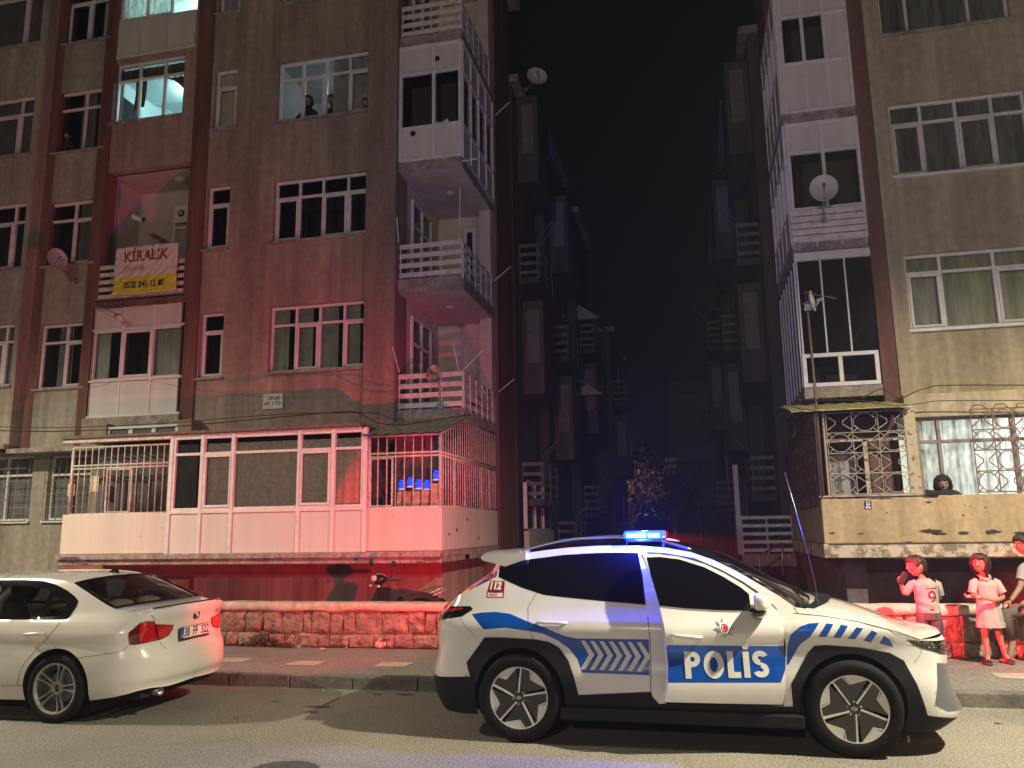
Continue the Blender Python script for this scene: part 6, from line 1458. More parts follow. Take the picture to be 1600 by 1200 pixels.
skin(bc, vb, gb('tail'), 'tail_light', REDD, BW, off=.006); skin(bc, vb, gb('tailr'), 'tail_lens', REDL, BW, off=.007)
edge = []; crown = []; bow = []
def addB(L_, c0, c1, b0, b1, n=4):
    P = crv([bc(u, z) for u, z in L_], n); k0 = len(edge)
    for i, p in enumerate(P): t = i/max(1, len(P)-1); edge.append(p); crown.append(c0+(c1-c0)*t); bow.append(b0+(b1-b0)*t)
    return k0, len(edge)-1
r1 = addB(lip+topb[:4], .0, .02, 0, .02)
r2 = addB(topb[3:7], .02, .05, .06, .12)
r3 = addB(topb[6:], .05, .06, .12, .0)
ft = [topb[-1]]+front_top
r4 = addB(ft[:3], .06, .05, 0, -.06); r5 = addB(ft[2:6], .05, .04, -.06, -.20); r6 = addB(ft[5:], .04, 0, -.1, 0)
loft(bc, edge, crown, bow, 'boot_lid', CWH2, BW, [(r1[0], r1[1], 0)])
loft(bc, edge, crown, bow, 'rear_window', SGL, BW, [(r2[0], r2[1], 0)])
loft(bc, edge, crown, bow, 'roof', CWH2, BW, [(r3[0], r4[1], 0)])
loft(bc, edge, crown, bow, 'windscreen', SGL, BW, [(r5[0], r5[1], 0)])
loft(bc, edge, crown, bow, 'bonnet', CWH2, BW, [(r6[0], r6[1], 0)])
# black border of the rear window and boot lip line
b = MB()
for (i0, i1) in (r2,):
    for sg in (-1, 1):
        P = [Vector((edge[i].x, sg*(abs(edge[i].y)-.02), edge[i].z+.006)) for i in range(i0, i1+1)]; b.tube(P, .016, 6)
i = r2[0]; P = [Vector((edge[i].x+bow[i]*(1-t*t), abs(edge[i].y)*t, edge[i].z+crown[i]*(1-abs(t)**3)+.004)) for t in [k/10-1 for k in range(21)]]; b.tube(P, .016, 6)
i = r2[1]; P = [Vector((edge[i].x+bow[i]*(1-t*t), abs(edge[i].y)*t, edge[i].z+crown[i]*(1-abs(t)**3)+.002)) for t in [k/10-1 for k in range(21)]]; b.tube(P, .012, 6)
b.build('window_seal', GLOSSB, BW)
b = MB(); P = [bc(vR+.62*k/12, 1.073-.018*(k/12)**3) for k in range(13)]; 
for sg in (-1, 1): b.tube([Vector((p.x-.035, sg*p.y, p.z+.010)) for p in P], .009, 6)
b.build('boot_lip_line', GLOSSB, BW)
b = MB()
line(b, bc, B((97.5, 969), (86, 983), (75, 996), (60, 1011), (50, 1022.5), (40, 1034), (35, 1042.5), (30, 1055), (27, 1070.5)), .005)
line(b, bc, B((2, 1072), (35, 1071)), .004); line(b, bc, B((113, 1029), (150, 1024), (185, 1019), (193, 1016), (200, 1009)), .004)
line(b, bc, B((227, 957), (237, 962), (240, 965), (241.5, 972)), .005); line(b, bc, B((249, 1001), (253, 1008), (262, 1015), (266, 1015.5)), .005)
u_, z_ = bc.inv(266, 1015.5); line(b, bc, [(u_, z_), (vR+.3, z_+.002), (vR, z_+.003)], .006)
b.build('panel_gaps', GAP, BW)
b = MB()
for c in (uw, uw+2.76):
    for sg in (-1, 1):
        pts = archb(c)
        for (a, d) in zip(pts, pts[1:]):
            p, q = bc(a[0], a[1]), bc(d[0], d[1]); L_ = [p, q, Vector((q.x, -.5, q.z)), Vector((p.x, -.5, p.z))]
            if sg > 0: L_ = [Vector((v.x, -v.y, v.z)) for v in L_]
            b.add(L_, [(0, 1, 2, 3)])
b.box(-3.3, .80, -.62, .62, .2, .55); b.build('underbody', mat('underbody_black', (.012, .012, .012), .9), BW)
# interior: parcel shelf, seats, headrests
INT = mat('car_interior_grey', (.10, .095, .085), .8)
b = MB(); e0 = edge[r2[0]]; b.box(-.55, e0.x-.05, -.62, .62, e0.z-.06, e0.z-.02); b.box(-3.0, -.5, -.62, .62, .40, .50); b.build('parcel_shelf', INT, BW)
b = MB()
for yy in (-.38, .38): b.ell((-1.75, yy, .78), (.13, .25, .40), Matrix.Rotation(radians(-12), 4, 'Y')); b.ell((-1.68, yy, 1.20), (.07, .14, .10))
b.ell((-.62, 0, .72), (.13, .60, .34), Matrix.Rotation(radians(-14), 4, 'Y'))
for yy in (-.32, .32): b.ell((-.50, yy, 1.06), (.06, .13, .07))
b.build('seats', mat('seat_fabric', (.13, .115, .10), .9), BW, smooth=True)
b = MB()
for yy in (-.25, .2): b.ell((e0.x-.32, yy, e0.z+.0), (.11, .17, .055))
b.build('rear_cushion', mat('beige_cushion', (.42, .36, .28), .9), BW, smooth=True)
# handle, plate, roundel, exhaust, fin
u0, z0 = bc.inv(38, 991); u1, z1 = bc.inv(70, 989.5); b = MB(); P = [bc(u0+(u1-u0)*t, z0+(z1-z0)*t, .028 if 0 < t < 1 else 0) for t in (0, .12, .3, .5, .7, .88, 1)]; b.tube(P, [.010, .015, .016, .016, .016, .016, .010], 10); b.build('door_handle', CWH2, BW, smooth=True)
def onrear(y, z, o_=0):                            # point on the rear face at lateral position y
    lo, hi = vR, vR+.9
    for _ in range(24):
        m_ = (lo+hi)/2
        if abs(bc(m_, z).y) < abs(y): lo = m_
        else: hi = m_
    p = bc(lo, z, o_); return Vector((p.x, -abs(p.y) if y < 0 else abs(p.y), z))
pc = bc.W.inverted() @ at(301, 986, 8.06); zc_ = .795; b = MB()
pa = onrear(0, zc_); xr_ = pa.x+.012
zc_ = (bc.W.inverted() @ (lambda r: Vector((0, 0, CAMH))+r*((BX+xr_)/r.x))(ray(301.5, 986))).z
b.box(xr_, xr_+.012, -.265, .265, zc_-.072, zc_+.062); pl_ = b.build('number_plate_frame', BLACKM, BW, bevel=.003)
b = MB(); b.box(xr_+.0121, xr_+.0145, -.255, .255, zc_-.05, zc_+.056); b.build('plate', mat('plate_white', (.72, .70, .66), .35), pl_)
b = MB(); b.box(xr_+.0146, xr_+.016, -.255, -.212, zc_-.05, zc_+.056); b.build('plate_band', mat('plate_blue', (.01, .05, .40), .35), pl_)
MT = Matrix.Translation((xr_+.0152, .02, zc_+.002)) @ Matrix.Rotation(pi/2, 4, 'Z') @ Matrix.Rotation(pi/2, 4, 'X')
text_mesh('plate_number', "38  FF  322", .122, mat('plate_black', (.01, .01, .01), .5), pl_, MT, off=.003, sx=.80)
text_mesh('plate_letters', "TR", .035, WHI, pl_, Matrix.Translation((xr_+.017, -.233, zc_-.03)) @ Matrix.Rotation(pi/2, 4, 'Z') @ Matrix.Rotation(pi/2, 4, 'X'))
zr_ = zc_+.175; p = onrear(0, zr_); b = MB(); MR = Matrix.Translation((p.x, 0, zr_)) @ Matrix.Rotation(pi/2, 4, 'Y')
b.lathe([(.048, -.005), (.048, .008), (.044, .011), (.0435, .009)], MR, 28, 0); b.lathe([(.044, .007), (.001, .0075)], MR, 28, 0); b.lathe([(.030, .0085), (.001, .009)], MR, 28, 1)
for a0 in (90, 270):
    b.add([MR @ Vector((0, 0, .0105))]+[MR @ Vector((.029*cos(radians(a0+a)), .029*sin(radians(a0+a)), .0102)) for a in range(0, 91, 15)], [(0, k+1, k+2) for k in range(6)], 2)
b.build('roundel', [BLACKM, WHI, mat('roundel_blue', (.01, .12, .45), .3)], BW)
p = onrear(.42, zr_+.0); text_mesh('model_badge', "320d", .06, mat('dull_chrome', (.25, .22, .20), .3, .6), BW, Matrix.Translation((p.x+.008, .44, zr_)) @ Matrix.Rotation(radians(8), 4, 'Z') @ Matrix.Rotation(pi/2, 4, 'Z') @ Matrix.Rotation(pi/2, 4, 'X'), off=.001)
ex = bc.W.inverted() @ at(247, 1079, 7.62); b = MB(); b.lathe([(.035, -.25), (.042, -.05), (.048, .03), (.044, .032), (.038, -.1), (.001, -.12)], Matrix.Translation((ex.x, ex.y, ex.z)) @ Matrix.Rotation(pi/2, 4, 'Y') @ Matrix.Rotation(radians(0), 4, 'X'), 20); b.build('exhaust_pipe', STEEL, BW, smooth=True)
fn_ = bc.W.inverted() @ at(175, 896, 8.06); b = MB(); b.prism([(fn_.x-.12, fn_.z-.03), (fn_.x+.09, fn_.z-.03), (fn_.x+.075, fn_.z+.05), (fn_.x+.03, fn_.z+.06)], fn_.y-.018, fn_.y+.018); b.build('roof_antenna', GLOSSB, BW, bevel=.008)
disc_wheel(BW, bc(uw, BR).x, -.79, BR, .243, .23, twin_spokes(3), -1); disc_wheel(BW, bc(uw, BR).x, .79, BR, .243, .23, twin_spokes(3), 1)
disc_wheel(BW, bc(uw+2.76, BR).x, -.79, BR, .243, .23, twin_spokes(20), -1); disc_wheel(BW, bc(uw+2.76, BR).x, .79, BR, .243, .23, twin_spokes(20), 1)
# ================================================================== PEOPLE
SKIN_ = mat('skin', (.27, .16, .11), .75, var=.08, vscale=8)
SKIN2 = mat('skin_dim', (.40, .24, .17), .6)
HAIR = mat('dark_hair', (.018, .012, .010), .5)
EYE = mat('eye_dark', (.015, .01, .01), .2); LIP = mat('lips', (.38, .12, .10), .5); EYEW = mat('eye_white', (.6, .58, .55), .3)
def skinned(name, nodes, edges, m, parent, sub=2, root=0):
    """nodes: [(point, radius or (rx, ry))]; one continuous limb surface"""
    me = bpy.data.meshes.new(name); me.from_pydata([tuple(n[0]) for n in nodes], edges, []); o = bpy.data.objects.new(name, me); COL.objects.link(o)
    sk = o.modifiers.new('skin', 'SKIN'); sk.use_smooth_shade = True; sk.branch_smoothing = .6
    for i, n in enumerate(nodes):
        r = n[1] if isinstance(n[1], tuple) else (n[1], n[1]); me.skin_vertices[0].data[i].radius = r; me.skin_vertices[0].data[i].use_root = (i == root)
    s = o.modifiers.new('sub', 'SUBSURF'); s.levels = sub; s.render_levels = sub
    dg = bpy.context.evaluated_depsgraph_get(); dg.update(); nm = bpy.data.meshes.new_from_object(o.evaluated_get(dg)); nm.name = name
    bpy.data.objects.remove(o); nm.materials.clear(); nm.materials.append(m); nm.polygons.foreach_set('use_smooth', [True]*len(nm.polygons))
    q = bpy.data.objects.new(name, nm); COL.objects.link(q); q.parent = parent; return q
def head(parent, c, face, s=1.0, tilt=0, skin=None, hair=HAIR, style='short', body_mesh=None):
    """c centre of the skull, face = direction the face looks (local), s=1 -> head height 0.23"""
    skin = skin or SKIN_; f = Vector(face).normalized(); Z = Vector((0, 0, 1)); Z = (Z-f*Z.dot(f)).normalized(); X = f.cross(Z) if False else Z.cross(f); 
    M = Matrix((X, f, Z)).transposed().to_4x4(); M.translation = Vector(c)     # local: x side, y forward, z up
    b = MB(); H = .115*s
    def hd(u, v):
        a = 2*pi*u; p = pi*v; x, y, z = sin(p)*cos(a), sin(p)*sin(a), -cos(p)
        w = .76*(1-.22*max(0, -z)**1.4); d = .90
        px_, py_, pz = x*w*H, y*d*H, z*H*1.0
        if z < 0 and y > 0: py_ *= 1-.10*(-z); 
        if y > 0: py_ *= 1-.10*abs(x)
        # brow, cheeks, chin
        if y > .3: py_ += H*(.05*math.exp(-((z-.12)/.10)**2)*math.exp(-(x/.5)**2) - .05*math.exp(-((z+.02)/.09)**2)*math.exp(-((abs(x)-.38)/.16)**2) + .05*math.exp(-((z+.82)/.14)**2)*math.exp(-(x/.28)**2))
        if y < 0 and z < -.3: py_ *= 1-.35*(-z-.3)
        return M @ Vector((px_, py_, pz))
    b.grid(hd, 36, 24)
    # nose
    n0 = [(0, .86*H, .14*H), (0, 1.0*H, -.16*H), (0, .88*H, -.28*H)]; b.tube([M @ Vector(p) for p in n0], [.06*H, .13*H, .07*H], 8)
    for sg in (-1, 1): b.ell((0, 0, 0), (1, 1, 1), M @ Matrix.Translation((sg*.74*H, -.05*H, -.05*H)) @ Matrix.Diagonal((.07*H, .17*H, .26*H, 1)), 10)
    o = b.build('face', skin, parent, smooth=True)
    b = MB()
    for sg in (-1, 1): b.ell((0, 0, 0), (1, 1, 1), M @ Matrix.Translation((sg*.30*H, .76*H, .0*H)) @ Matrix.Diagonal((.12*H, .06*H, .055*H, 1)), 8, 0); b.ell((0, 0, 0), (1, 1, 1), M @ Matrix.Translation((sg*.30*H, .80*H, .0)) @ Matrix.Diagonal((.055*H, .04*H, .055*H, 1)), 8, 1); b.tube([M @ Vector((sg*.16*H, .84*H, .15*H)), M @ Vector((sg*.32*H, .83*H, .19*H)), M @ Vector((sg*.48*H, .70*H, .13*H))], .028*H, 6, 1)
    b.tube([M @ Vector((-.22*H, .80*H, -.48*H)), M @ Vector((0, .90*H, -.47*H)), M @ Vector((.22*H, .80*H, -.48*H))], [.02*H, .045*H, .02*H], 8, 2)
    b.build('features', [EYEW, EYE, LIP], o)
    b = MB()
    def hr(u, v):
        a = 2*pi*u; th = abs(((a-pi/2+pi) % (2*pi))-pi)      # 0 = straight ahead
        def ss(e0, e1, x): t_ = max(0, min(1, (x-e0)/(e1-e0))); return t_*t_*(3-2*t_)
        if style == 'short': zl = .45-.50*ss(.75, 1.05, th)+.30*ss(1.25, 1.5, th)-.85*ss(1.7, 2.2, th)
        elif style == 'pony': zl = .50-.35*ss(.7, 1.2, th)-.55*ss(1.7, 2.3, th)
        else: zl = .50-1.42*ss(.72, 1.12, th)
        zl += .05*noise.noise(Vector((cos(a)*4, sin(a)*4, s*9)))
        p0 = math.acos(-max(-.98, min(.98, zl))); p = p0+(pi-p0)*v; x, y, z = sin(p)*cos(a), sin(p)*sin(a), -cos(p)
        r = 1.12+.05*noise.noise(Vector((x*6, y*6, z*3+s)))
        if v < .02: r = .98
        w = .80 if style == 'short' else .86
        flare = .10*max(0, -z) if style in ('bob', 'long') else 0
        return M @ Vector((x*(w+flare)*H*r, y*.93*H*r-.02*H, z*H*r*.99))
    b.grid(hr, 40, 14)
    if style == 'pony':
        b.tube([M @ Vector(p) for p in ((0, -.95*H, .2*H), (0, -1.35*H, .0), (0, -1.4*H, -.7*H), (0, -1.25*H, -1.3*H))], [.12*H, .22*H, .2*H, .06*H], 10)
    rs = random.Random(int(s*1000)+len(style))
    for k in range(150):
        u = rs.random(); v0 = rs.uniform(.35, .8); du = rs.uniform(-.02, .02); P = []
        for q in range(6):
            v = v0*(1-q/5)-.0; p = Vector(hr(u+du*q, max(.021, v))); cc = M @ Vector((0, 0, 0)); P.append(cc+(p-cc)*(1.015+.02*rs.random()))
        if style != 'short': P[-1] = P[-1]+Vector((rs.uniform(-.01, .01), rs.uniform(-.01, .01), -rs.uniform(0, .03)))
        b.tube(P, [.004, .005, .005, .0045, .0035, .0012], 5)
    b.build('hair', hair, parent, smooth=True)
    return M
def hand(parent, wrist, dirv, palm_n, s, m, curl=.6, left=False, name='hand'):
    """palm with five curled fingers; dirv = pointing direction, palm_n = direction the palm faces"""
    d = Vector(dirv).normalized(); n = Vector(palm_n); n = (n-d*n.dot(d)).normalized(); x = d.cross(n)*(1 if left else -1); w = Vector(wrist)
    L = .085*s; b = MB()
    M = Matrix((x, d, n)).transposed().to_4x4(); M.translation = w
    b.ell((0, 0, 0), (1, 1, 1), M @ Matrix.Translation((0, L*.45, 0)) @ Matrix.Diagonal((.034*s, .052*s, .015*s, 1)), 12)
    for i, (ox, ln) in enumerate(((-.026, .060), (-.009, .070), (.009, .066), (.026, .052))):
        P = [M @ Vector((ox*s, L*.75, 0))]; a = .15; p = Vector((ox*s, L*.85, 0)); 
        for k in range(3): a += curl*(.55+.1*i); p = p+Vector((0, cos(a), sin(a)))*ln*s*(.45, .32, .25)[k]; P.append(M @ p)
        b.tube(P, [.0095*s, .0085*s, .0075*s, .006*s], 7)
    b.tube([M @ Vector((-.022*s, L*.2, .004*s)), M @ Vector((-.045*s, L*.5, .018*s)), M @ Vector((-.042*s, L*.8, .030*s))], [.012*s, .010*s, .0075*s], 7)
    return b.build(name, m, parent, smooth=True)
# ---- girl in the long polo shirt
gp = at(1553, 1030, 11.0); G = empty('person', (gp.x, 11.0, .145), 'girl in long pale polo shirt and sandals standing at the stone wall', 'person', 'people at the wall'); k = 1.27/1.27
JW = mat('pale_polo_cotton', (.30, .295, .25), .9, var=.1, vscale=10)
body = skinned('body', [((0, 0, .62), (.085, .07)), ((-.05, .0, .60), .062), ((-.065, .0, .33), .042), ((-.06, .0, .08), .027), ((-.085, -.07, .03), .025), ((.055, .03, .60), .062), ((.10, .05, .33), .042), ((.15, .08, .09), .027), ((.19, .05, .03), .025),
    ((0, 0, .80), (.085, .06)), ((0, 0, .93), (.10, .06)), ((-.01, 0, 1.01), .035), ((-.02, -.01, 1.08), .033),
    ((-.12, -.01, .93), .036), ((-.15, -.05, .77), .029), ((-.21, -.15, .79), .022), ((.12, .0, .93), .036), ((.17, -.03, .76), .030), ((.05, -.15, .74), .025), ((-.12, -.17, .78), .020)],
    [(0, 1), (1, 2), (2, 3), (3, 4), (0, 5), (5, 6), (6, 7), (7, 8), (0, 9), (9, 10), (10, 11), (11, 12), (10, 13), (13, 14), (14, 15), (10, 16), (16, 17), (17, 18), (18, 19)], SKIN_, G)
head(G, (-.035, -.02, 1.165), (-.55, -.80, -.05), .98, style='bob')
hand(G, (-.21, -.15, .79), (-.8, -.3, -.1), (.2, -.5, .8), .85, SKIN_, .7, True); hand(G, (-.12, -.17, .78), (-.95, -.1, .1), (0, -.6, .8), .85, SKIN_, .7)
b = MB()
def dress(u, v):
    a = 2*pi*u; z = .42+.54*v; t = v
    rx = .150-.035*min(1, t*1.3)+(.01 if t < .1 else 0)+(.02*max(0, (t-.75)/.25)); ry = .115-.03*t
    fold = .006*sin(a*7+z*6)*(1-t)+.004*noise.noise(Vector((cos(a)*3, sin(a)*3, z*9)))
    if t > .93: k_ = (t-.93)/.07; rx = rx*(1-.62*k_); ry = ry*(1-.35*k_)
    return (.005+cos(a)*(rx+fold), sin(a)*(ry+fold), z+.03*(t > .93)*(t-.93)/.07)
b.grid(dress, 48, 34)
for sg in (-1, 1): b.tube([(sg*.085, 0, .955), (sg*.125, -.005, .93), (sg*.155, -.03, .85), (sg*.165, -.035, .82)], [.045, .052, .048, .050], 14, caps=False)
b.build('polo_shirt', JW, G, smooth=True)
b = MB(); b.tube([(-.055, -.055, 1.00), (.0, -.075, .965), (.05, -.055, 1.00), (.06, .02, 1.02), (0, .05, 1.03), (-.065, .02, 1.02)], .014, 8, closed=True); b.build('collar', mat('polo_collar', (.26, .24, .21), .9), G, smooth=True)
b = MB()
for (x, y) in ((-.085, -.05), (.185, .06)): b.ell((x, y, .012), (.05, .10, .014)); b.tube([(x-.045, y-.01, .015), (x, y-.03, .06), (x+.045, y-.01, .015)], .010, 6); b.tube([(x-.04, y+.05, .015), (x, y+.05, .09), (x+.04, y+.05, .015)], .008, 6)
b.build('sandals', mat('dark_sandal', (.05, .03, .03), .6), G, smooth=True)
# ---- boy in the number 9 shirt, back to the viewer, head turned left
bp_ = at(1456, 1030, 10.85); K = empty('person', (bp_.x, 10.85, .145), 'boy in pale shirt number nine, back turned, standing beyond the police car bonnet', 'person', 'people at the wall')
skinned('body', [((.02, 0, .62), (.10, .075)), ((-.05, 0, .58), .062), ((-.06, .0, .32), .045), ((-.06, 0, .06), .032), ((-.07, .07, .03), .03), ((.08, 0, .58), .062), ((.09, .0, .32), .045), ((.10, 0, .06), .032), ((.10, .07, .03), .03),
    ((.02, 0, .80), (.09, .065)), ((.02, .01, .92), (.105, .06)), ((-.01, .01, 1.0), .036), ((-.04, .0, 1.06), .034),
    ((-.12, .02, .93), .038), ((-.22, .06, .80), .032), ((-.25, .02, .93), .024), ((.14, .02, .92), .038), ((.18, .08, .74), .032), ((.04, .22, .82), .024)],
    [(0, 1), (1, 2), (2, 3), (3, 4), (0, 5), (5, 6), (6, 7), (7, 8), (0, 9), (9, 10), (10, 11), (11, 12), (10, 13), (13, 14), (14, 15), (10, 16), (16, 17), (17, 18)], SKIN_, K)
head(K, (-.075, -.005, 1.145), (-.93, -.38, -.10), 1.04, style='short')
hand(K, (-.25, .02, .92), (-.3, -.3, .9), (.6, .5, .1), .85, SKIN_, .9); hand(K, (.04, .22, .82), (-.9, .1, .2), (0, -.6, .6), .85, SKIN_, .8)
JB = mat('pale_jersey', (.30, .28, .25), .85, var=.12, vscale=9)
def jr(u, v, o_=0):
    a = 2*pi*u; z = .60+.36*v; t = v; rx = .135-.012*sin(pi*t)+.012*t; ry = .098-.01*t
    fold = .006*sin(z*60+a*2)*max(0, 1-abs(t-.25)*3)+.005*noise.noise(Vector((cos(a)*3, sin(a)*3, z*12)))
    if t > .90: k_ = (t-.90)/.10; rx *= 1-.60*k_; ry *= 1-.40*k_
    return (.02-.015*t+cos(a)*(rx+fold+o_), sin(a)*(ry+fold+o_), z+.035*max(0, (t-.9)/.1))
b = MB(); b.grid(jr, 48, 30)
b.tube([(-.08, .01, .945), (-.125, .02, .925), (-.18, .045, .86), (-.21, .055, .82)], [.045, .054, .052, .052], 14, caps=False); b.tube([(.11, .01, .945), (.145, .02, .92), (.17, .05, .84), (.175, .06, .80)], [.045, .054, .050, .050], 14, caps=False)
jo = b.build('shirt', JB, K, smooth=True)
def on_jersey(x, z, o_=.004):
    u = .75+(x-.02)/(2*pi*.115); return Vector(jr(u, (z-.60)/.36, o_))
b = MB()
for k_ in range(22):                                # the numeral as a bent stroke
    pass
num = [(.040, .735), (.062, .742), (.082, .765), (.090, .80), (.082, .835), (.060, .852), (.038, .842), (.026, .815), (.032, .788), (.052, .775), (.074, .785), (.086, .80)]
P = crv([Vector((x+.0, 0, z)) for x, z in num], 4); b.tube([on_jersey(p.x, p.z) for p in P], .0085, 6)
for k_ in range(7): x = .008+k_*.016; b.tube([on_jersey(x, .878+.004*(k_ % 2)), on_jersey(x+.008, .893), on_jersey(x+.012, .878)], .0028, 5)
b.build('shirt_number', mat('jersey_print', (.03, .02, .05), .7), jo, smooth=True)
b = MB()
def tr(u, v):
    a = 2*pi*u; return (.02+cos(a)*(.128-.01*v), sin(a)*(.10-.005*v), .52+.13*v)
b.grid(tr, 30, 6)
for sg, x in ((-1, -.055), (1, .09)): b.tube([(x*.8, 0, .60), (x, 0, .45), (x, 0, .25), (x, 0, .05)], [.082, .075, .062, .055], 16)
b.build('trousers', mat('dark_trousers', (.045, .035, .05), .85), K, smooth=True)
b = MB(); b.box(-.045, .045, -.015, .015, -.08, .08, M=Matrix.Translation((-.235, -.02, 1.00)) @ Matrix.Rotation(.6, 4, 'Y') @ Matrix.Rotation(.5, 4, 'Z')); tho = b.build('black_bottle', BLACKM, None, bevel=.012); tho.location = K.location; prop(tho, 'small black object held up near the chin of the boy in the number nine shirt', 'held object')
b = MB(); 
for x in (-.06, .10): b.ell((x, .02, .03), (.045, .10, .04))
b.build('shoes', BLACKM, K, smooth=True)
# ---- person seated on the wall at the right edge
sp_ = at(1598, 900, 11.45); PS = empty('person', (sp_.x+.14, 11.42, .65), 'dark haired person in pale top seated on the wall at the right edge', 'person', 'people at the wall')
skinned('body', [((0, 0, .10), (.13, .10)), ((0, -.02, .35), (.12, .085)), ((-.01, -.03, .58), (.15, .08)), ((-.05, -.03, .70), .045), ((-.07, -.03, .76), .042), ((-.20, -.20, .08), .075), ((-.46, -.22, .06), .055), ((-.44, -.25, -.30), .045), ((-.50, -.28, -.47), .035), ((.02, -.24, .08), .075), ((-.15, -.42, .06), .055), ((-.12, -.44, -.30), .045), ((-.20, -.47, -.47), .035), ((-.15, -.05, .57), .045), ((-.24, -.14, .36), .036), ((-.40, -.24, .20), .026), ((.16, -.05, .57), .045), ((.12, -.24, .36), .036), ((-.22, -.34, .22), .026)],
    [(0, 1), (1, 2), (2, 3), (3, 4), (0, 5), (5, 6), (6, 7), (7, 8), (0, 9), (9, 10), (10, 11), (11, 12), (2, 13), (13, 14), (14, 15), (2, 16), (16, 17), (17, 18)], SKIN_, PS)
head(PS, (-.115, -.05, .865), (-.95, -.30, -.05), 1.08, style='pony')
hand(PS, (-.40, -.24, .20), (-.8, -.1, -.3), (0, 0, -1), .95, SKIN_, .4); hand(PS, (-.22, -.34, .22), (-.9, 0, -.2), (0, 0, -1), .95, SKIN_, .4, True)
b = MB()
def tp(u, v):
    a = 2*pi*u; z = .04+.62*v; rx = .165-.03*sin(pi*v*.9)+.01*v; ry = .125-.02*v
    if v > .9: k_ = (v-.9)/.1; rx *= 1-.65*k_; ry *= 1-.45*k_
    f = .006*noise.noise(Vector((cos(a)*4, sin(a)*4, z*9))); return (-.02*v+cos(a)*(rx+f), -.02*v+sin(a)*(ry+f), z)
b.grid(tp, 40, 26); b.tube([(-.12, -.04, .60), (-.165, -.07, .56), (-.215, -.11, .44)], [.055, .062, .058], 14, caps=False); b.tube([(.12, -.04, .60), (.165, -.08, .56), (.16, -.15, .46)], [.055, .062, .058], 14, caps=False); b.build('top', mat('pale_top', (.27, .25, .24), .9), PS, smooth=True)
b = MB(); b.tube([(0, -.05, .10), (-.22, -.20, .09), (-.46, -.22, .07), (-.45, -.24, -.25)], [.11, .095, .075, .06], 14); b.tube([(.03, -.08, .10), (.0, -.25, .09), (-.15, -.42, .07), (-.13, -.43, -.25)], [.11, .095, .075, .06], 14); b.build('trousers', mat('brown_grey_trousers', (.12, .09, .08), .9), PS, smooth=True)
b = MB(); b.ell((-.53, -.30, -.48), (.10, .045, .035)); b.ell((-.23, -.49, -.48), (.10, .045, .035)); b.build('shoes', mat('pink_shoe', (.45, .06, .10), .6), PS, smooth=True)
# ---- people at windows: busts cut by the sill
def bust(px, py, Y, s, face, label, cloth, style='short', skin=SKIN2, scarf=None, lean=0, down=.35):
    c = at(px, py, Y); t = empty('person', (c.x, Y, c.z), label, 'person')
    skinned('body', [((0, .05, -down*s), (.13*s, .10*s)), ((0, .03, -.27*s), (.15*s, .09*s)), ((0, .01, -.14*s), .05*s), ((0, 0, -.08*s), .045*s), ((-.17*s, .03, -.27*s), .055*s), ((-.24*s, -.06, -.42*s), .045*s), ((.17*s, .03, -.27*s), .055*s), ((.24*s, -.06, -.42*s), .045*s)], [(0, 1), (1, 2), (2, 3), (1, 4), (4, 5), (1, 6), (6, 7)], cloth, t)
    head(t, (0, 0, 0), face, s, skin=skin, style=style)
    if scarf:
        b = MB(); H = .115*s; f = Vector(face).normalized(); Z = Vector((0, 0, 1)); Z = (Z-f*Z.dot(f)).normalized(); X = Z.cross(f); M = Matrix((X, f, Z)).transposed().to_4x4()
        def sc(u, v):
            a = 2*pi*u; p = .28*pi+(pi*.985-.28*pi)*v; x, y, z = sin(p)*cos(a), -cos(p), sin(p)*sin(a)      # opening faces forward
            r = 1.16; zz = z*H*r*1.05; return M @ Vector((x*H*r*.92*(1+.35*max(0, -z)), -y*0+(-(-cos(p)))*0 + (-1)*(-cos(p))*0 + (cos(p))*H*r*.98, zz-.0))
        b.grid(sc, 36, 16); b.tube([(0, .02, -.09*s), (0, .04, -.20*s), (0, .05, -.33*s)], [.085*s, .14*s, .17*s], 16); b.build('headscarf', scarf, t, smooth=True)
    return t
BLK = mat('black_cloth', (.012, .012, .014), .9)
bust(1473, 756, T+.27, 1.05, (-.15, -1, -.15), 'smiling woman in a black headscarf leaning on the ochre parapet by the lit window', BLK, 'bob', SKIN_, BLK, down=.24)
b = MB(); c_ = at(1473, 757, T+.10); b.tube([(c_.x, T+.1, c_.z-.19), (c_.x-.22, T+.04, c_.z-.14), (c_.x-.27, T-.02, c_.z-.12), (c_.x-.10, T-.03, c_.z-.13)], [.07, .06, .05, .035], 12); b.ell((c_.x+.05, T+.1, c_.z-.16), (.19, .10, .09)); q_ = b.build('sleeve', BLK, None, smooth=True); q_.parent = [o for o in COL.objects if o.name.startswith('person') and 'headscarf' in o.get('label', '')][0]; q_.matrix_parent_inverse = Matrix.Translation(-q_.parent.location)
bust(482, 158, F+.22, 1.0, (.1, -1, -.3), 'dark clothed person with long hair at the third floor window, second pane', BLK, 'bob', SKIN2, None, down=.32)
bust(521, 156, F+.30, .95, (-.7, -.8, -.1), 'person turned sideways in the middle of the third floor window', BLK, 'bob', SKIN2, down=.36)
bust(571, 160, F+.13, .72, (-.1, -1, -.2), 'small child looking out at the right end of the third floor window', mat('dusky_cloth', (.10, .06, .05), .9), 'short', SKIN2, down=.25)
bust(106, 213, F+.20, .85, (.3, -1, -.4), 'person in a dull red top at the far left third floor window', mat('dull_red_cloth', (.20, .04, .04), .9), 'short', SKIN2, down=.3)
# ================================================================== SCOOTER
so_ = at(612, 925, 12.15); SCT = empty('motor_scooter', (so_.x, 12.15, .06), 'black motor scooter with two round mirrors parked behind the stone wall', 'scooter', rz=radians(-38))
BLKP = mat('black_scooter_plastic', (.01, .01, .014), .18, coat=1)
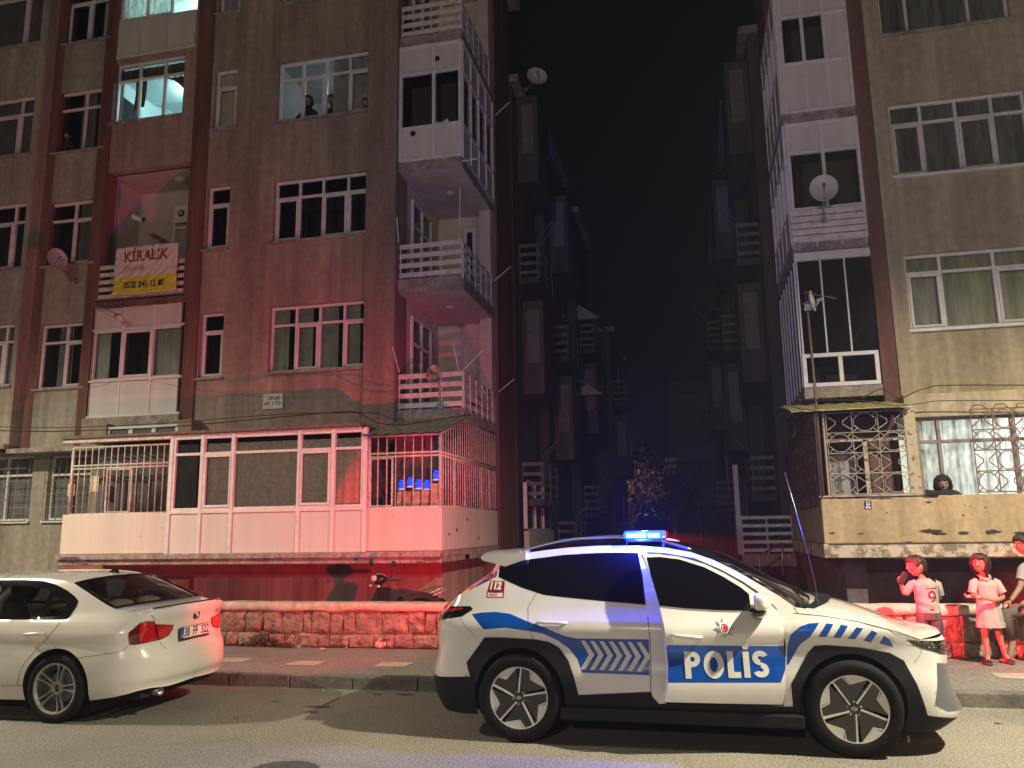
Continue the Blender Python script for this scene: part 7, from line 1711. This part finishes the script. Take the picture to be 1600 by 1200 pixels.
# local: front toward -y
b = MB()
b.grid(lambda u, v: ((u-.5)*(.40-.16*abs(v-.45)-.10*v)*1.0, -.42+.30*v*.6+.22*(2*u-1)**2*.6, .28+.62*v), 14, 12)
b.grid(lambda u, v: ((u-.5)*(.36-.14*abs(v-.45)-.10*v), -.37+.30*v*.6+.22*(2*u-1)**2*.6, .28+.60*v), 14, 12); b.build('leg_shield', BLKP, SCT, smooth=True)
b = MB(); b.ell((0, -.22, 1.02), (.13, .12, .085)); b.build('headlamp_cowl', BLKP, SCT, smooth=True)
b = MB(); b.ell((0, -.31, 1.03), (.075, .045, .05)); b.build('headlamp', mat('clear_lamp_glass', (.5, .42, .40), .08, coat=1), SCT, smooth=True)
b = MB(); b.tube([(-.36, -.05, 1.02), (-.2, -.14, 1.01), (0, -.17, 1.0), (.2, -.14, 1.01), (.36, -.05, 1.02)], .014, 8)
for sg in (-1, 1): b.tube([(sg*.36, -.05, 1.02), (sg*.25, -.115, 1.015)], .02, 8)
b.build('handlebar', BLACKM, SCT, smooth=True)
for sg in (-1, 1):
    b = MB(); b.tube([(sg*.20, -.14, 1.02), (sg*.27, -.16, 1.14), (sg*.33, -.17, 1.22)], .008, 6); b.lathe([(.001, -.02), (.05, -.012), (.062, .004), (.055, .008), (.001, .008)], Matrix.Translation((sg*.34, -.17, 1.25)) @ Matrix.Rotation(radians(90), 4, 'X') @ Matrix.Diagonal((1.2, .8, 1, 1)), 20); b.build('mirror', BLACKM, SCT, smooth=True)
    b = MB(); b.ell((sg*.12, -.30, .92), (.035, .02, .022)); b.build('indicator', mat('pale_indicator', (.6, .45, .4), .2, coat=1), SCT, smooth=True)
b = MB(); b.box(-.14, .14, -.28, .25, .22, .28); b.ell((0, .50, .50), (.16, .40, .20)); b.ell((0, .85, .60), (.11, .16, .08)); b.build('rear_body', BLKP, SCT, smooth=True)
b = MB(); b.grid(lambda u, v: ((u-.5)*.28*(1-.35*v), .16+.66*v, .74+.05*sin(v*pi*1.4)-.10*(2*u-1)**2+.04*v), 12, 16); b.grid(lambda u, v: ((u-.5)*.28*(1-.35*v), .16+.66*v, .66+.04*v), 4, 4); b.build('saddle', mat('dark_vinyl', (.03, .022, .025), .4), SCT, smooth=True)
b = MB(); b.tube([(-.10, .70, .72), (-.11, .95, .80), (0, 1.02, .81), (.11, .95, .80), (.10, .70, .72)], .012, 8); b.build('grab_rail', CHROME, SCT, smooth=True)
for y in (-.55, .72):
    b = MB(); b.lathe([(.14, -.04), (.19, -.05), (.23, -.03), (.235, 0), (.23, .03), (.19, .05), (.14, .04)], Matrix.Translation((0, y, .24)) @ Matrix.Rotation(pi/2, 4, 'Y'), 32); b.build('wheel', TYRE, SCT, smooth=True)
b = MB(); b.tube([(0, -.20, .95), (0, -.40, .55), (0, -.55, .24)], .03, 8); b.ell((0, -.55, .40), (.07, .22, .10)); b.build('front_mudguard', BLKP, SCT, smooth=True)
# ================================================================== WEEDS AND LITTER
def weed(px, py, w, h, n, label, seed, dark=False):
    rnd = random.Random(seed); c = atz(px, py, .145); t = empty('weed_clump', c, label, 'plant', 'weeds along the stone wall'); b = MB(); st = MB()
    for k_ in range(n):
        x = rnd.gauss(0, w*.4); y = rnd.uniform(-.05, .03); hh = h*rnd.uniform(.4, 1)*(1-min(.8, abs(x)/w*.7)); lean = Vector((rnd.uniform(-.3, .3), rnd.uniform(-.5, .1), 1)).normalized(); p = Vector((x, y, 0)); e = p+lean*hh; st.tube([p, e], [.003, .0015], 4)
        for j in range(7):
            q = p.lerp(e, rnd.uniform(.2, 1)); u = Vector((rnd.uniform(-1, 1), rnd.uniform(-1, 1), rnd.uniform(-.3, .8))).normalized()*rnd.uniform(.02, .045); v = u.cross(Vector((rnd.uniform(-1, 1), rnd.uniform(-1, 1), 1))).normalized()*u.length*.35
            b.add([q, q+u*.5+v, q+u, q+u*.5-v], [(0, 1, 2, 3)], rnd.randint(0, 1))
    st.build('stems', mat('weed_stem', (.10, .09, .04), .8), t); b.build('leaves', [mat('weed_leaf', (.07, .085, .03), .8), mat('weed_leaf_dry', (.16, .13, .07), .9)], t); return t
weed(412, 1010, .30, .26, 90, 'bushy weed clump growing at the foot of the stone wall behind the saloon', 3)
weed(446, 1012, .12, .12, 26, 'small weed tuft beside the bushy clump at the wall foot', 4)
weed(300, 1006, .2, .15, 40, 'weeds at the wall foot hidden by the saloon boot', 5)
c = atz(595, 1012, .145); b = MB(); b.grid(lambda u, v: (c.x+.085*cos(2*pi*u)*sin(pi*v)*(1+.35*noise.noise(Vector((u*9, v*7, 1)))), c.y-.04+.06*sin(2*pi*u)*sin(pi*v)*(1+.3*noise.noise(Vector((u*8, v*9, 2)))), .19+(-.05*cos(pi*v) if v < .5 else .05*(v-.5)*2+.05*noise.noise(Vector((u*8, v*6, 5))))), 24, 12)
b.tube([(c.x, c.y-.04, .22), (c.x+.01, c.y-.05, .27), (c.x+.025, c.y-.05, .29)], [.02, .012, .02], 8)
o = b.build('litter_bag', [mat('red_white_plastic', (.62, .50, .48), .3, col2=(.55, .03, .03), vscale=22, lo=.44, hi=.5)], smooth=True); prop(o, 'crumpled red and white plastic bag on the pavement by the wall', 'litter')
PAP = mat('scrap_paper', (.55, .50, .46), .9)
for px, py, w, h, lab in ((467, 1011, .03, .02, 'white scrap of paper below the middle of the stone wall'), (504, 1014, .05, .012, 'flat pale strip of litter right of the paper scrap'), (541, 1012, .02, .01, 'tiny bit of litter left of the plastic bag'), (504, 1079, .012, .01, 'small pebble like scrap on the road below the kerb'), (445, 1076, .012, .008, 'tiny scrap on the road near the saloon')):
    c = atz(px, py, .15 if py < 1050 else .005); z = .146 if py < 1050 else .003; b = MB(); b.add([(c.x-w, c.y-h, z), (c.x+w*.7, c.y-h*1.4, z+.012), (c.x+w, c.y+h, z), (c.x, c.y+h*.5, z+.022), (c.x-w*.9, c.y+h, z+.004)], [(0, 1, 3), (1, 2, 3), (0, 3, 4)]); o = b.build('paper_scrap', PAP); prop(o, lab, 'litter'); s_ = o.modifiers.new('t', 'SOLIDIFY'); s_.thickness = .002

# ================================================================== thin haze added to give the blue light bar a halo
hz = MB(); hz.box(-35, 32, -20, 64, -1.2, 22); HM = bpy.data.materials.new('halo_haze'); HM.use_nodes = True; nt = HM.node_tree; nt.nodes.remove(nt.nodes['Principled BSDF'])
pv = nt.nodes.new('ShaderNodeVolumePrincipled'); pv.inputs['Density'].default_value = .0011; pv.inputs['Color'].default_value = (.9, .93, 1, 1); pv.inputs['Anisotropy'].default_value = .2
nt.links.new(pv.outputs[0], nt.nodes['Material Output'].inputs['Volume']); prop(hz.build('added_haze', HM), kind='stuff')

# every loose panel, post or sash of these names becomes a part of its own
def split_islands(o):
    me = o.data; bm = bmesh.new(); bm.from_mesh(me); bm.verts.ensure_lookup_table(); seen = [-1]*len(bm.verts); isl = []
    for v in bm.verts:
        if seen[v.index] >= 0: continue
        k = len(isl); st = [v]; seen[v.index] = k; grp = []
        while st:
            w = st.pop(); grp.append(w.index)
            for e in w.link_edges:
                q = e.other_vert(w)
                if seen[q.index] < 0: seen[q.index] = k; st.append(q)
        isl.append(grp)
    bm.free()
    if len(isl) < 2 or len(isl) > 40: return
    P = [tuple(v.co) for v in me.vertices]; F_ = [(tuple(p.vertices), p.material_index, p.use_smooth) for p in me.polygons]
    for k, grp in enumerate(isl):
        mp = {g: i for i, g in enumerate(grp)}; fs = [f for f in F_ if seen[f[0][0]] == k]
        if not fs: continue
        nm = bpy.data.meshes.new(me.name); nm.from_pydata([P[g] for g in grp], [], [tuple(mp[i] for i in f[0]) for f in fs])
        for m_ in me.materials: nm.materials.append(m_)
        nm.polygons.foreach_set('material_index', [f[1] for f in fs]); nm.polygons.foreach_set('use_smooth', [f[2] for f in fs]); nm.update()
        if k == 0: o.data = nm; first = o
        else:
            c = first.copy(); c.data = nm; COL.objects.link(c)
            for m_ in o.children: pass
for o in [x for x in COL.objects if x.type == 'MESH' and x.name.split('.')[0] in ('terrace_parapet', 'balcony_panel', 'sill', 'side_window', 'cage_post', 'terrace_panel', 'wiper', 'pilaster', 'balcony_column', 'bumper_grille', 'headlight', 'sandals', 'shoes', 'wall', 'tail_light', 'tail_lens', 'window_trim', 'roof_rail', 'panel_gaps', 'sill', 'seats', 'rear_cushion')]:
    if len(o.children) == 0: split_islands(o)
